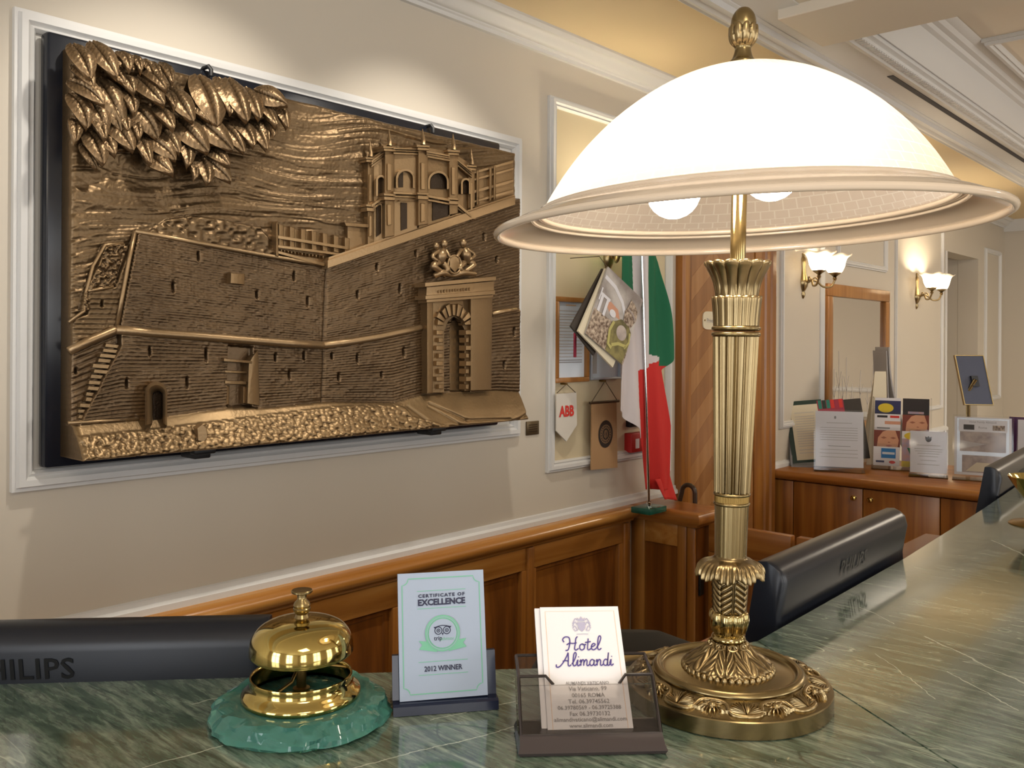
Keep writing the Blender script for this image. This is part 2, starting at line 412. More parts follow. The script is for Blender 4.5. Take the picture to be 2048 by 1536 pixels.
# ------------------------------------------------------------------ mesh builder
class MB:
    def __init__(s):
        s.v = []; s.f = []; s.mi = []; s.uv = None

    def add(s, vs, fs, mi=0):
        o = len(s.v)
        s.v += [tuple(p) for p in vs]
        s.f += [tuple(i + o for i in q) for q in fs]
        s.mi += [mi] * len(fs)
        return s

    def box(s, a, b, mi=0, bev=0.0):
        x0, y0, z0 = (min(a[i], b[i]) for i in range(3))
        x1, y1, z1 = (max(a[i], b[i]) for i in range(3))
        if bev <= 0:
            vs = [(x0, y0, z0), (x1, y0, z0), (x1, y1, z0), (x0, y1, z0), (x0, y0, z1), (x1, y0, z1), (x1, y1, z1), (x0, y1, z1)]
            return s.add(vs, [(3, 2, 1, 0), (4, 5, 6, 7), (0, 1, 5, 4), (1, 2, 6, 5), (2, 3, 7, 6), (3, 0, 4, 7)], mi)
        bm = bmesh.new()
        bmesh.ops.create_cube(bm, size=1)
        for w in bm.verts:
            w.co = Vector(((x0 + x1) / 2 + w.co.x * (x1 - x0), (y0 + y1) / 2 + w.co.y * (y1 - y0), (z0 + z1) / 2 + w.co.z * (z1 - z0)))
        bmesh.ops.bevel(bm, geom=list(bm.edges), offset=bev, segments=2, profile=0.5, affect='EDGES', clamp_overlap=True)
        s.addbm(bm, mi)
        return s

    def addbm(s, bm, mi=0):
        bm.verts.index_update()
        s.add([w.co[:] for w in bm.verts], [[w.index for w in q.verts] for q in bm.faces], mi)
        bm.free()

    def prism(s, poly, n, mi=0):
        """polygon (3d points) pushed along vector n"""
        k = len(poly); n = Vector(n)
        a = [Vector(p) for p in poly]; b = [p + n for p in a]
        fs = [tuple(range(k - 1, -1, -1)), tuple(range(k, 2 * k))]
        fs += [(i, (i + 1) % k, k + (i + 1) % k, k + i) for i in range(k)]
        return s.add(a + b, fs, mi)

    def loft(s, loops, closed=True, caps=True, mi=0):
        k = len(loops[0]); fs = []
        vs = [p for l in loops for p in l]
        for j in range(len(loops) - 1):
            for i in range(k if closed else k - 1):
                a, b = j * k + i, j * k + (i + 1) % k
                fs.append((a, b, b + k, a + k))
        if caps and closed:
            fs.append(tuple(range(k - 1, -1, -1))); fs.append(tuple((len(loops) - 1) * k + i for i in range(k)))
        return s.add(vs, fs, mi)

    def tube(s, pts, r, n=10, mi=0, caps=True, flat=1.0):
        pts = [Vector(p) for p in pts]
        rs = r if isinstance(r, (list, tuple)) else [r] * len(pts)
        loops = []; ref = None
        for i, p in enumerate(pts):
            t = (pts[min(i + 1, len(pts) - 1)] - pts[max(i - 1, 0)]).normalized()
            if ref is None:
                ref = Vector((0, 0, 1)) if abs(t.z) < 0.9 else Vector((1, 0, 0))
            x = (ref - t * ref.dot(t)).normalized(); y = t.cross(x); ref = x
            loops.append([p + (x * math.cos(q) + y * math.sin(q) * flat) * rs[i] for q in (2 * math.pi * k / n for k in range(n))])
        return s.loft(loops, True, caps, mi)

    def lathe(s, prof, c=(0, 0, 0), n=64, mod=None, mi=0, uv=False, caps=False):
        """profile of (radius, height); mod(theta, j, r, h) -> (dr, dh)"""
        vs = []; fs = []
        m = len(prof)
        for j, (r, h) in enumerate(prof):
            for i in range(n):
                q = 2 * math.pi * i / n
                dr, dh = mod(q, j, r, h) if mod else (0, 0)
                vs.append((c[0] + (r + dr) * math.cos(q), c[1] + (r + dr) * math.sin(q), c[2] + h + dh))
        uvs = []
        for j in range(m - 1):
            for i in range(n):
                a, b = j * n + i, j * n + (i + 1) % n
                fs.append((a, b, b + n, a + n))
                uvs.append(((i / n, j / (m - 1)), ((i + 1) / n, j / (m - 1)), ((i + 1) / n, (j + 1) / (m - 1)), (i / n, (j + 1) / (m - 1))))
        if uv:
            s.uv = uvs
        if caps:
            fs.append(tuple(range(n - 1, -1, -1))); fs.append(tuple((m - 1) * n + i for i in range(n)))
        return s.add(vs, fs, mi)

    def xf(s, mtx):
        s.v = [tuple(mtx @ Vector(p)) for p in s.v]
        return s

    def build(s, name, m, parent=None, smooth=True, local=False, angle=35):
        me = bpy.data.meshes.new(name)
        vs = s.v
        if parent is not None and not local:
            inv = parent['_inv'] if False else INV.get(parent.name, Matrix())
            vs = [tuple(inv @ Vector(p)) for p in vs]
        me.from_pydata(vs, [], s.f)
        for k in (m if isinstance(m, (list, tuple)) else [m]):
            me.materials.append(M[k] if isinstance(k, str) else k)
        if any(s.mi):
            me.polygons.foreach_set('material_index', s.mi)
        if s.uv:
            u = me.uv_layers.new(name='UVMap')
            flat = [c for q in s.uv for p in q for c in p]
            flat += [0.0] * (len(u.data) * 2 - len(flat))
            u.data.foreach_set('uv', flat)
        bm = bmesh.new(); bm.from_mesh(me)
        bmesh.ops.recalc_face_normals(bm, faces=bm.faces) if not s.uv else None
        bm.to_mesh(me); bm.free()
        if smooth:
            me.polygons.foreach_set('use_smooth', [True] * len(me.polygons))
            if angle < 180:
                me.set_sharp_from_angle(angle=math.radians(angle))
        me.update()
        o = bpy.data.objects.new(name, me); COL.objects.link(o)
        if parent is not None:
            o.parent = parent
            INV[o.name] = INV.get(parent.name, Matrix())
        return o


INV = {}


def tag(o, label, cat, group=None):
    o['label'] = label; o['category'] = cat
    if group:
        o['group'] = group
    return o


def thing(name, label, cat, loc=(0, 0, 0), rotz=0.0, group=None):
    o = bpy.data.objects.new(name, None); COL.objects.link(o)
    o.empty_display_size = 0.05
    o.location = loc; o.rotation_euler = (0, 0, rotz)
    INV[o.name] = (Matrix.Translation(Vector(loc)) @ Matrix.Rotation(rotz, 4, 'Z')).inverted()
    return tag(o, label, cat, group)


def struct(o, label=None, cat=None):
    o['kind'] = 'structure'
    if label:
        o['label'] = label
        o['category'] = cat
    return o


def copy_tree(o, parent=None, mtx=None):
    c = o.copy(); COL.objects.link(c)
    if parent is not None:
        c.parent = parent
    for ch in list(o.children):
        copy_tree(ch, c)
    return c


def catmull(pts, n=8):
    pts = [Vector(p) for p in pts]
    q = [pts[0] * 2 - pts[1]] + pts + [pts[-1] * 2 - pts[-2]]
    out = []
    for i in range(1, len(q) - 2):
        for k in range(n):
            t = k / n
            a, b, c, d = q[i - 1], q[i], q[i + 1], q[i + 2]
            out.append(0.5 * ((2 * b) + (c - a) * t + (2 * a - 5 * b + 4 * c - d) * t * t + (3 * b - a - 3 * c + d) * t ** 3))
    out.append(pts[-1])
    return out


_txt = {}


def text_geo(body, size, bold=0.0, align='CENTER', spacing=1.0):
    key = (body, size, bold, align, spacing)
    if key not in _txt:
        cu = bpy.data.curves.new('t', 'FONT')
        cu.body = body; cu.size = size; cu.align_x = align; cu.align_y = 'CENTER'
        cu.offset = bold; cu.space_character = spacing; cu.resolution_u = 2
        o = bpy.data.objects.new('t', cu); COL.objects.link(o)
        dg = bpy.context.evaluated_depsgraph_get()
        me = bpy.data.meshes.new_from_object(o.evaluated_get(dg))
        _txt[key] = ([v.co[:2] for v in me.vertices], [tuple(p.vertices) for p in me.polygons])
        bpy.data.objects.remove(o, do_unlink=True); bpy.data.curves.remove(cu); bpy.data.meshes.remove(me)
    return _txt[key]


class Sheet:
    """flat print on a surface: origin, right and up vectors (metres), normal offset per layer"""
    def __init__(s, o, ex, ey, step=0.00025):
        s.o = Vector(o); s.ex = Vector(ex).normalized(); s.ey = Vector(ey).normalized()
        s.en = s.ex.cross(s.ey).normalized(); s.step = step; s.parts = {}

    def P(s, x, y, k=1):
        return s.o + s.ex * x + s.ey * y + s.en * (s.step * k)

    def mb(s, part, m):
        return s.parts.setdefault((part, m), MB())

    def poly(s, part, m, pts, k=1):
        s.mb(part, m).add([s.P(x, y, k) for x, y in pts], [tuple(range(len(pts)))]); return s

    def rect(s, part, m, x0, y0, x1, y1, k=1):
        return s.poly(part, m, [(x0, y0), (x1, y0), (x1, y1), (x0, y1)], k)

    def ell(s, part, m, cx, cy, rx, ry=None, k=1, a0=0, a1=360, n=28):
        ry = rx if ry is None else ry
        return s.poly(part, m, [(cx + rx * math.cos(math.radians(a0 + (a1 - a0) * i / n)), cy + ry * math.sin(math.radians(a0 + (a1 - a0) * i / n))) for i in range(n if a1 - a0 == 360 else n + 1)], k)

    def ring(s, part, m, cx, cy, r0, r1, k=1, n=40):
        b = s.mb(part, m); vs = []; fs = []
        for i in range(n):
            q = 2 * math.pi * i / n
            vs += [s.P(cx + r0 * math.cos(q), cy + r0 * math.sin(q), k), s.P(cx + r1 * math.cos(q), cy + r1 * math.sin(q), k)]
            j = (i + 1) % n
            fs.append((2 * i, 2 * i + 1, 2 * j + 1, 2 * j))
        b.add(vs, fs); return s

    def line(s, part, m, pts, w, k=1, closed=False):
        pts = [Vector((p[0], p[1])) for p in pts]
        if closed:
            pts.append(pts[0])
        b = s.mb(part, m); vs = []; fs = []
        for i, p in enumerate(pts):
            a = pts[i - 1] if i > 0 else (pts[-2] if closed else pts[0])
            c = pts[i + 1] if i < len(pts) - 1 else (pts[1] if closed else pts[-1])
            d = (c - a)
            d = d.normalized() if d.length > 0 else Vector((1, 0))
            n = Vector((-d.y, d.x)) * (w / 2)
            vs += [s.P(p.x + n.x, p.y + n.y, k), s.P(p.x - n.x, p.y - n.y, k)]
            if i:
                fs.append((2 * i - 2, 2 * i - 1, 2 * i + 1, 2 * i))
        b.add(vs, fs); return s

    def text(s, part, m, body, x, y, size, k=2, bold=0.0, align='CENTER', spacing=1.0, sx=1.0, width=None):
        vs, fs = text_geo(body, size, bold, align, spacing)
        xm = (min(a for a, b in vs) + max(a for a, b in vs)) / 2 if align == 'CENTER' else 0
        wd = max(a for a, b in vs) - min(a for a, b in vs)
        ym = (min(b for a, b in vs) + max(b for a, b in vs)) / 2
        if width:
            sx = width / wd
        s.mb(part, m).add([s.P(x + (a - xm) * sx, y + b - ym, k) for a, b in vs], fs); return s

    def lines(s, part, m, x0, x1, ys, w, k=1):
        for y in ys:
            s.rect(part, m, x0, y - w / 2, x1, y + w / 2, k)
        return s

    def build(s, parent):
        for (part, m), b in s.parts.items():
            b.build(part, m, parent, smooth=False)

# ================================================================== SETTING
# ---- long wall with a doorway near its far end
DW0, DW1, DWZ = 5.56, 6.22, 1.965
b = MB()
b.box((XW - 0.12, YB, 0), (XW, DW0, ZR + 0.05)).box((XW - 0.12, DW1, 0), (XW, YF + 0.12, ZR + 0.05)).box((XW - 0.12, DW0, DWZ), (XW, DW1, ZR + 0.05))
struct(b.build('wall_left', 'plaster', smooth=False))
b = MB()
b.box((XW - 0.62, DW0 - 0.1, 0), (XW - 0.55, DW1 + 0.3, ZR)).box((XW - 0.55, DW1 + 0.001, 0), (XW - 0.121, DW1 + 0.07, ZR)).box((XW - 0.55, DW0 - 0.07, 0), (XW - 0.121, DW0 - 0.001, ZR))
b.box((XW - 0.55, DW0, DWZ + 0.02), (XW - 0.121, DW1, DWZ + 0.06))
struct(b.build('wall_alcove', 'plaster', smooth=False))
struct(MB().box((XW - 0.12, YF, 0), (XR + 0.2, YF + 0.12, ZR + 0.05)).build('wall_far', 'plaster', smooth=False))
# window wall opposite and wall behind, each with real openings
def wall_with_windows(name, axis, pos, out, span, centres, w=1.0, z0=0.62, z1=2.28):
    b = MB(); cur = span[0]
    def bx(a0, a1, za, zb):
        if axis == 0:
            b.box((pos, a0, za), (pos + out, a1, zb))
        else:
            b.box((a0, pos, za), (a1, pos + out, zb))
    for c in centres:
        bx(cur, c - w / 2, 0, ZR + 0.05); bx(c - w / 2, c + w / 2, 0, z0); bx(c - w / 2, c + w / 2, z1, ZR + 0.05)
        cur = c + w / 2
    bx(cur, span[1], 0, ZR + 0.05)
    struct(b.build(name, 'plaster', smooth=False))
wall_with_windows('wall_right', 0, XR, 0.1, (YB, YF), WIN_Y)
wall_with_windows('wall_back', 1, YB, -0.1, (XW - 0.12, XR + 0.1), (-0.6, 1.2))
k = 0
for (ax, c) in [(0, y) for y in WIN_Y] + [(1, x) for x in (-0.6, 1.2)]:
    k += 1
    o = bpy.data.objects.new('window_%d' % k, None); COL.objects.link(o); o['kind'] = 'structure'
    def vb(a0, z0, a1, z1):
        return MB().box((XR + 0.02, c + a0, z0), (XR + 0.07, c + a1, z1), bev=0.004) if ax == 0 else MB().box((c + a0, YB - 0.07, z0), (c + a1, YB - 0.02, z1), bev=0.004)
    f = vb(-0.5, 0.62, -0.44, 2.28)
    for q in ((0.44, 0.62, 0.5, 2.28), (-0.44, 2.22, 0.44, 2.28), (-0.44, 0.62, 0.44, 0.68), (-0.03, 0.68, 0.03, 2.22), (-0.44, 1.62, -0.03, 1.66), (0.03, 1.62, 0.44, 1.66)):
        t = vb(*q); f.add(t.v, t.f)
    f.build('window_frame', 'trim', o, smooth=False)
struct(MB().box((XW - 0.7, YB - 0.1, -0.06), (XR + 0.2, YF + 0.12, 0)).build('floor', 'floor', smooth=False))

# ---- ceiling: lower strip along the wall, moulded soffit, main ceiling
struct(MB().box((XW - 0.01, YB, ZL), (-1.11, YF, ZR + 0.06)).build('ceiling_strip', 'ceiling', smooth=False))
struct(MB().box((-0.87, YB, ZR), (XR, YF, ZR + 0.06)).build('ceiling', 'ceiling_main', smooth=False))


def run_y(prof, y0, y1, name, m, label=None, parent=None, angle=20):
    """profile in (x, z) swept along the wall"""
    b = MB().loft([[(x, y0, z) for x, z in prof], [(x, y1, z) for x, z in prof]])
    o = b.build(name, m, parent, angle=angle)
    if parent is None:
        struct(o)
    return o


def cyma(x0, z0, x1, z1, n=8):
    out = []
    for i in range(n + 1):
        t = i / n
        out.append((x0 + (x1 - x0) * t, z0 + (z1 - z0) * (t - 0.16 * math.sin(2 * math.pi * t))))
    return out


# crown on the long wall
p = [(XW, ZL)] + [(XW, 2.222), (XW + 0.012, 2.222), (XW + 0.014, 2.231), (XW + 0.020, 2.233)] + cyma(XW + 0.022, 2.236, XW + 0.066, 2.258, 8) + [(XW + 0.070, 2.262), (XW + 0.074, 2.268), (XW + 0.074, ZL)]
run_y(p, YB, YF, 'trim_1', 'trim')
# soffit mouldings
run_y([(-1.17, ZL), (-1.17, 2.262), (-1.16, 2.256), (-1.15, 2.262), (-1.142, 2.250), (-1.128, 2.246), (-1.116, 2.252), (-1.108, 2.252), (-1.10, 2.244), (-1.088, 2.244), (-1.08, 2.255), (-1.07, 2.258), (-1.07, ZL)], YB, YF, 'trim_2', 'trim')
struct(MB().box((-1.075, YB, 2.26), (-0.955, YF, ZR + 0.06)).build('ceiling_soffit', 'trim', smooth=False))
struct(MB().box((-1.004, 2.86, 2.2585), (-0.985, YF, 2.262)).build('ceiling_slot', 'slot', smooth=False))
run_y([(-0.955, 2.30), (-0.968, 2.262), (-0.968, 2.252), (-0.955, 2.250), (-0.945, 2.256), (-0.925, 2.256), (-0.925, 2.266), (-0.912, 2.270), (-0.912, 2.30)], 2.386, YF, 'trim_3', 'trim')
b = MB()
y = 2.39
while y < 4.8:
    b.box((-0.944, y, 2.2525), (-0.926, y + 0.011, 2.2565)); y += 0.019
den = struct(b.build('trim_4', 'trim', smooth=False))
p = [(-0.93, 2.29)] + [(-0.905, 2.28), (-0.892, 2.30), (-0.882, 2.33), (-0.872, 2.362), (-0.858, 2.366), (-0.852, 2.376), (-0.836, 2.378), (-0.826, 2.388), (-0.81, 2.392), (-0.80, 2.3985), (-0.93, ZR + 0.03)]
run_y(p, 2.386, YF, 'trim_5', 'trim')
struct(MB().box((-0.955, YB, 2.262), (-0.865, 2.109, ZR + 0.06)).build('ceiling_edge', 'ceiling_main', smooth=False))
# cross beam
struct(MB().box((-1.012, 2.11, 2.235), (XR, 2.385, ZR + 0.03), bev=0.003).build('ceiling_beam', 'ceiling_main', smooth=False))
# panel moulding on the main ceiling
def frame_rect(name, pt, c, w, prof_h, m='trim', parent=None):
    """moulding frame: c = four corners (2d, ordered), pt maps (a, b, height) -> 3d"""
    n = len(c); b = MB()
    cx = sum(q[0] for q in c) / n; cy = sum(q[1] for q in c) / n
    offs = [(0.0, 0.0), (0.0, 0.55), (0.18, 0.55), (0.25, 1.0), (0.55, 1.0), (0.72, 0.6), (0.85, 0.75), (1.0, 0.35), (1.0, 0.0)]
    loops = []
    for k in range(n):
        a = Vector(c[k]); nx = (Vector(c[(k + 1) % n]) - a).normalized(); pv = (Vector(c[k - 1]) - a).normalized()
        dia = (nx + pv)
        loops.append([pt(a.x + dia.x * w * o, a.y + dia.y * w * o, h * prof_h) for o, h in offs])
    b.loft(loops + [loops[0]], closed=True, caps=False)
    o = b.build(name, m, parent, angle=25)
    if parent is None:
        struct(o)
    return o
c0 = onz(1962, 78, ZR)
frame_rect('trim_6', lambda a, bq, h: (a, bq, ZR - h), [(c0.x, c0.y), (1.8, c0.y), (1.8, 6.2), (c0.x, 6.2)], 0.035, 0.022)
for q, (lx, ly) in enumerate(((0.9, -0.4), (0.9, 2.75), (0.3, 5.0))):
    pass

# ---- moulding frames on the long wall
wp = lambda a, z, h: (XW + h, a, z)
FR = (0.537, 1.800, 1.165, 1.968)
def wall_frame(name, y0, y1, z0, z1, w=0.026, h=0.016):
    return frame_rect(name, wp, [(y0, z0), (y1, z0), (y1, z1), (y0, z1)], w, h)
wall_frame('trim_7', FR[0], FR[1], FR[2], FR[3], 0.034, 0.02)
struct(MB().box((XW, FR[0] + 0.03, FR[2] + 0.03), (XW + 0.0015, FR[1] - 0.03, FR[3] - 0.03)).build('wall_panel', 'plaster_white', smooth=False))
P2 = (1.92, 2.56, 1.052, 2.112)
wall_frame('trim_8', *P2, 0.030, 0.018)
struct(MB().box((XW, P2[0] + 0.025, P2[2] + 0.025), (XW + 0.0015, P2[1] - 0.025, P2[3] - 0.025)).build('wall_panel_cream', 'plaster_panel', smooth=False))
wall_frame('trim_9', -1.6, 0.42, 1.165, 1.968, 0.03, 0.018)
# frames further along, by the wall lamps
za = onw(1560, 857).z
wall_frame('trim_10', onw(1558, 700).y, onw(1644, 700).y, za, 2.11, 0.028, 0.016)
zb = onw(1700, 533).z
wall_frame('trim_11', onw(1672, 500).y, onw(1771, 500).y, zb, 2.11, 0.028, 0.016)
wall_frame('trim_12', onw(1789, 500).y, onw(1884, 500).y, 1.05, 2.11, 0.022, 0.014)
wall_frame('trim_13', 6.36, 6.74, 1.05, 2.05, 0.03, 0.016)
# far wall frame, dado line
fp = lambda a, z, h: (a, YF - h, z)
frame_rect('trim_14', fp, [(-1.25, 1.05), (0.2, 1.05), (0.2, 2.03), (-1.25, 2.03)], 0.035, 0.016)
struct(MB().box((XW, YF - 0.022, 0.86), (XR, YF, 0.90), bev=0.006).build('trim_15', 'trim'))
p = [(XW, 2.13)] + [(XW + 0.02, 2.13)]
b = MB().loft([[(x, YF - d, z) for d, z in ((0, 2.20), (0.012, 2.20), (0.02, 2.215), (0.06, 2.25), (0.07, ZL), (0, ZL))] for x in (XW, -1.1)])
struct(b.build('trim_16', 'trim'))
# white skirting above the wood cap and above the cabinet, doorway edge bead
WT = 0.912
run_y([(XW, WT), (XW + 0.014, WT), (XW + 0.014, WT + 0.012), (XW + 0.006, WT + 0.017), (XW + 0.005, WT + 0.026), (XW, WT + 0.028)], YB, 2.60, 'trim_17', 'trim')
run_y([(XW, 0.92), (XW + 0.016, 0.92), (XW + 0.016, 0.934), (XW + 0.006, 0.944), (XW, 0.946)], 3.32, DW0, 'trim_18', 'trim')
struct(MB().box((XW, DW0 - 0.03, 0), (XW + 0.008, DW0, DWZ), bev=0.002).build('trim_19', 'trim'))

# ---- wood wainscot
w = thing('wainscot', 'honey walnut panelled wainscot with rounded cap rail running under the relief', 'wainscot', (XW, 0, 0))
cap = [(XW, 0.866), (XW, WT), (XW + 0.030, WT), (XW + 0.042, WT - 0.004), (XW + 0.050, WT - 0.014), (XW + 0.051, WT - 0.024), (XW + 0.044, WT - 0.034), (XW + 0.034, WT - 0.037), (XW + 0.030, 0.866)]
b = MB().loft([[(x, y, z) for x, z in cap] for y in (YB, 2.3135)])
b.build('cap_rail', 'wood_h', w, angle=50)
b = MB().box((XW + 0.001, YB, 0.80), (XW + 0.020, 2.3135, 0.868), bev=0.003); b.build('top_rail', 'wood_h', w)
MB().box((XW + 0.001, YB, 0.0), (XW + 0.020, 2.3135, 0.12), bev=0.003).build('bottom_rail', 'wood_h', w)
ys = [2.282 - 0.452 * i for i in range(11)]
st = None
for i, yc in enumerate(ys):
    if st is None:
        b = MB().box((XW + 0.001, -0.030, 0.12), (XW + 0.021, 0.030, 0.80), bev=0.003)
        b.box((XW + 0.018, -0.013, 0.12), (XW + 0.030, 0.013, 0.862), bev=0.004)
        st = b.build('stile', 'wood', w)
        st.location.y = yc
    else:
        c = st.copy(); COL.objects.link(c); c.location.y = yc
pn = None
for i in range(len(ys) - 1):
    yc = (ys[i] + ys[i + 1]) / 2
    if pn is None:
        hw = 0.226 - 0.030
        def rc(q, d):
            return [(XW + d, -hw + q, 0.12 + q), (XW + d, hw - q, 0.12 + q), (XW + d, hw - q, 0.80 - q), (XW + d, -hw + q, 0.80 - q)]
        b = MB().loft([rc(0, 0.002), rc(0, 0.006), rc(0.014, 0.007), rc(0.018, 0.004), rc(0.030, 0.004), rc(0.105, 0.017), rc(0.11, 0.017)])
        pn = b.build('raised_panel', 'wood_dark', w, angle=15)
        pn.location.y = yc
    else:
        c = pn.copy(); COL.objects.link(c); c.location.y = yc

# ---- pier at the end of the wainscot
px0, px1 = XW + 0.001, -1.375
pr = thing('wooden_pier', 'short walnut pier with thick moulded cap closing off the wainscot', 'pier', (-1.49, 2.41, 0))
b = MB().box((px0, 2.354, 0), (px1, 2.455, 0.872)); b.build('core', 'wood_dark', pr, smooth=False)
cp = [(0.0, WT), (0.018, WT), (0.026, WT - 0.006), (0.030, WT - 0.016), (0.026, WT - 0.03), (0.018, WT - 0.036), (0.012, WT - 0.044), (0.0, WT - 0.046)]
b = MB()
loops = []
for d, z in [(0.030 * 0, WT)] + [(d, z) for d, z in cp[1:]]:
    loops.append([(px0, 2.345 - d, z), (px1 + d, 2.345 - d, z), (px1 + d, 2.458 + d, z), (px0, 2.458 + d, z)])
b.loft(loops); b.build('cap', 'wood_x', pr, angle=40)
for (a0, a1, z0, z1, m) in ((px0, px0 + 0.05, 0, 0.866, 'wood'), (px1 - 0.062, px1 - 0.030, 0, 0.866, 'wood'), (px1 - 0.028, px1 - 0.001, 0, 0.866, 'wood')):
    MB().box((a0, 2.343, z0), (a1, 2.354, z1), bev=0.003).build('stile', m, pr)
MB().box((px0 + 0.05, 2.345, 0.800), (px1 - 0.062, 2.354, 0.866), bev=0.002).build('rail', 'wood_h', pr)
MB().box((px0 + 0.05, 2.345, 0.0), (px1 - 0.062, 2.354, 0.10), bev=0.002).build('rail', 'wood_h', pr)
hg = MB().box((px1 + 0.0005, 2.362, 0.66), (px1 + 0.008, 2.385, 0.765), bev=0.002).build('hinge', 'black_metal', pr)

# ---- half-height swing gates closing the desk area
def gate(name, label, X0, X1, zt, y0):
    g = thing(name, label, 'gate', ((X0 + X1) / 2, y0, 0), group='half-height swing gates')
    MB().box((X0, y0, zt - 0.085), (X1, y0 + 0.028, zt), bev=0.004).build('top_rail', 'wood_x', g)
    MB().box((X0, y0, 0.12), (X1, y0 + 0.028, 0.2), bev=0.004).build('bottom_rail', 'wood_x', g)
    for a in (X0, X1 - 0.07):
        MB().box((a, y0 - 0.001, 0.2), (a + 0.07, y0 + 0.029, zt - 0.085), bev=0.003).build('stile', 'wood', g)
    if X1 - X0 > 0.3:
        MB().box((X0 + 0.07, y0 + 0.009, 0.2), (X1 - 0.07, y0 + 0.019, zt - 0.085)).build('panel', 'wood_dark', g, smooth=False)
    return g
gz = on(1401, 1044, 1, 2.40).z
gate('swing_gate', 'walnut half-height gate hinged beside the pier', px1 + 0.012, on(1582, 1062, 1, 2.40).x, gz, 2.40)
gate('swing_gate', 'second walnut half-height gate, its corner above the nearer black monitor', on(1592, 1063, 1, 2.40).x, on(1592, 1063, 1, 2.40).x + 0.42, gz, 2.40)

# ---- chevron veneer door in its casing
dr = bpy.data.objects.new('door_1', None); COL.objects.link(dr); dr['kind'] = 'structure'; dr.location = (XW, 2.95, 0)
INV[dr.name] = Matrix.Translation((-XW, -2.95, 0))
DT = 2.06
yc0, yd0 = 2.600, onw(1375, 700).y
yd1, yc1 = onw(1503, 700).y, 3.302
def casing(y0, y1):
    prof = [(0.0, y0), (0.026, y0), (0.034, y0 + (y1 - y0) * 0.12), (0.034, y0 + (y1 - y0) * 0.3), (0.028, y0 + (y1 - y0) * 0.36), (0.028, y0 + (y1 - y0) * 0.55), (0.022, y0 + (y1 - y0) * 0.6), (0.022, y0 + (y1 - y0) * 0.85), (0.015, y1), (0.0, y1)]
    return MB().loft([[(XW + d, y, z) for d, y in prof] for z in (0, DT + 0.06)])
casing(yc0, yd0).build('casing', 'wood', dr, angle=20)
casing(yc1, yd1).build('casing', 'wood', dr, angle=20)
MB().box((XW, yd0, DT), (XW + 0.028, yd1, DT + 0.06), bev=0.004).build('casing', 'wood_h', dr)
MB().box((XW, yd0, 0), (XW + 0.004, yd1, DT)).build('leaf', 'wood_dark', dr, smooth=False)
TON = [wood('chevron_a', (0.30, 0.13, 0.035), (0.38, 0.18, 0.06), (0.44, 0.23, 0.09), 'Z', 0.4), wood('chevron_b', (0.22, 0.088, 0.024), (0.29, 0.125, 0.038), (0.34, 0.16, 0.055), 'Z', 0.4), wood('chevron_c', (0.24, 0.095, 0.025), (0.31, 0.135, 0.04), (0.38, 0.18, 0.06), 'Z', 0.4)]
cw_ = (yd1 - yd0) / 3
rise, ph = 0.115, 0.082
for c in range(3):
    ya, yb = yd0 + c * cw_ + 0.0006, yd0 + (c + 1) * cw_ - 0.0006
    ra, rb = (0, rise) if c % 2 == 0 else (rise, 0)
    pm = None
    for i in range(-2, 26):
        z = i * ph
        if z + min(ra, rb) < 0 or z + ph + rise > DT:
            lo = [max(0, min(DT, z + ra)), max(0, min(DT, z + rb)), max(0, min(DT, z + rb + ph)), max(0, min(DT, z + ra + ph))]
            if lo[2] - lo[1] < 0.01 and lo[3] - lo[0] < 0.01:
                continue
            q = MB().prism([(XW + 0.004, ya, lo[0]), (XW + 0.004, yb, lo[1]), (XW + 0.004, yb, lo[2] - 0.0008), (XW + 0.004, ya, lo[3] - 0.0008)], (0.006, 0, 0))
            o = q.build('plank', TON[(i + c) % 3 if (i % 2) else (i + 1) % 3], dr, smooth=False)
        else:
            o = MB().prism([(XW + 0.004, ya, z + ra), (XW + 0.004, yb, z + rb), (XW + 0.004, yb, z + rb + ph - 0.0008), (XW + 0.004, ya, z + ra + ph - 0.0008)], (0.006, 0, 0)).build('plank', TON[0 if i % 2 else (1 if i % 4 else 2)], dr, smooth=False)
# name plate on the door
c = onw(1419, 641, 0.012)
pt = thing('door_plate', 'small oval ivory name plate screwed to the chevron door', 'sign', c)
b = MB()
hw, hh = 0.048, 0.032
b.prism([(c.x - 0.002, c.y + hw * math.copysign(abs(math.cos(q)) ** 0.5, math.cos(q)), c.z + hh * math.copysign(abs(math.sin(q)) ** 0.5, math.sin(q))) for q in (2 * math.pi * i / 28 for i in range(28))], (0.004, 0, 0))
b.build('plate', 'paper_cream', pt)
for s in (-1, 1):
    MB().lathe([(0, 0.0), (0.0035, 0.0), (0.003, 0.0014), (0, 0.002)], n=12).xf(Matrix.Translation((c.x + 0.002, c.y + s * 0.036, c.z)) @ Matrix.Rotation(math.pi / 2, 4, 'Y')).build('screw', 'brass_dark', pt)
Sheet((c.x + 0.0022, c.y, c.z), (0, 1, 0), (0, 0, 1)).text('lettering', 'ink_grey', 'Privé', 0, 0, 0.022).build(pt)

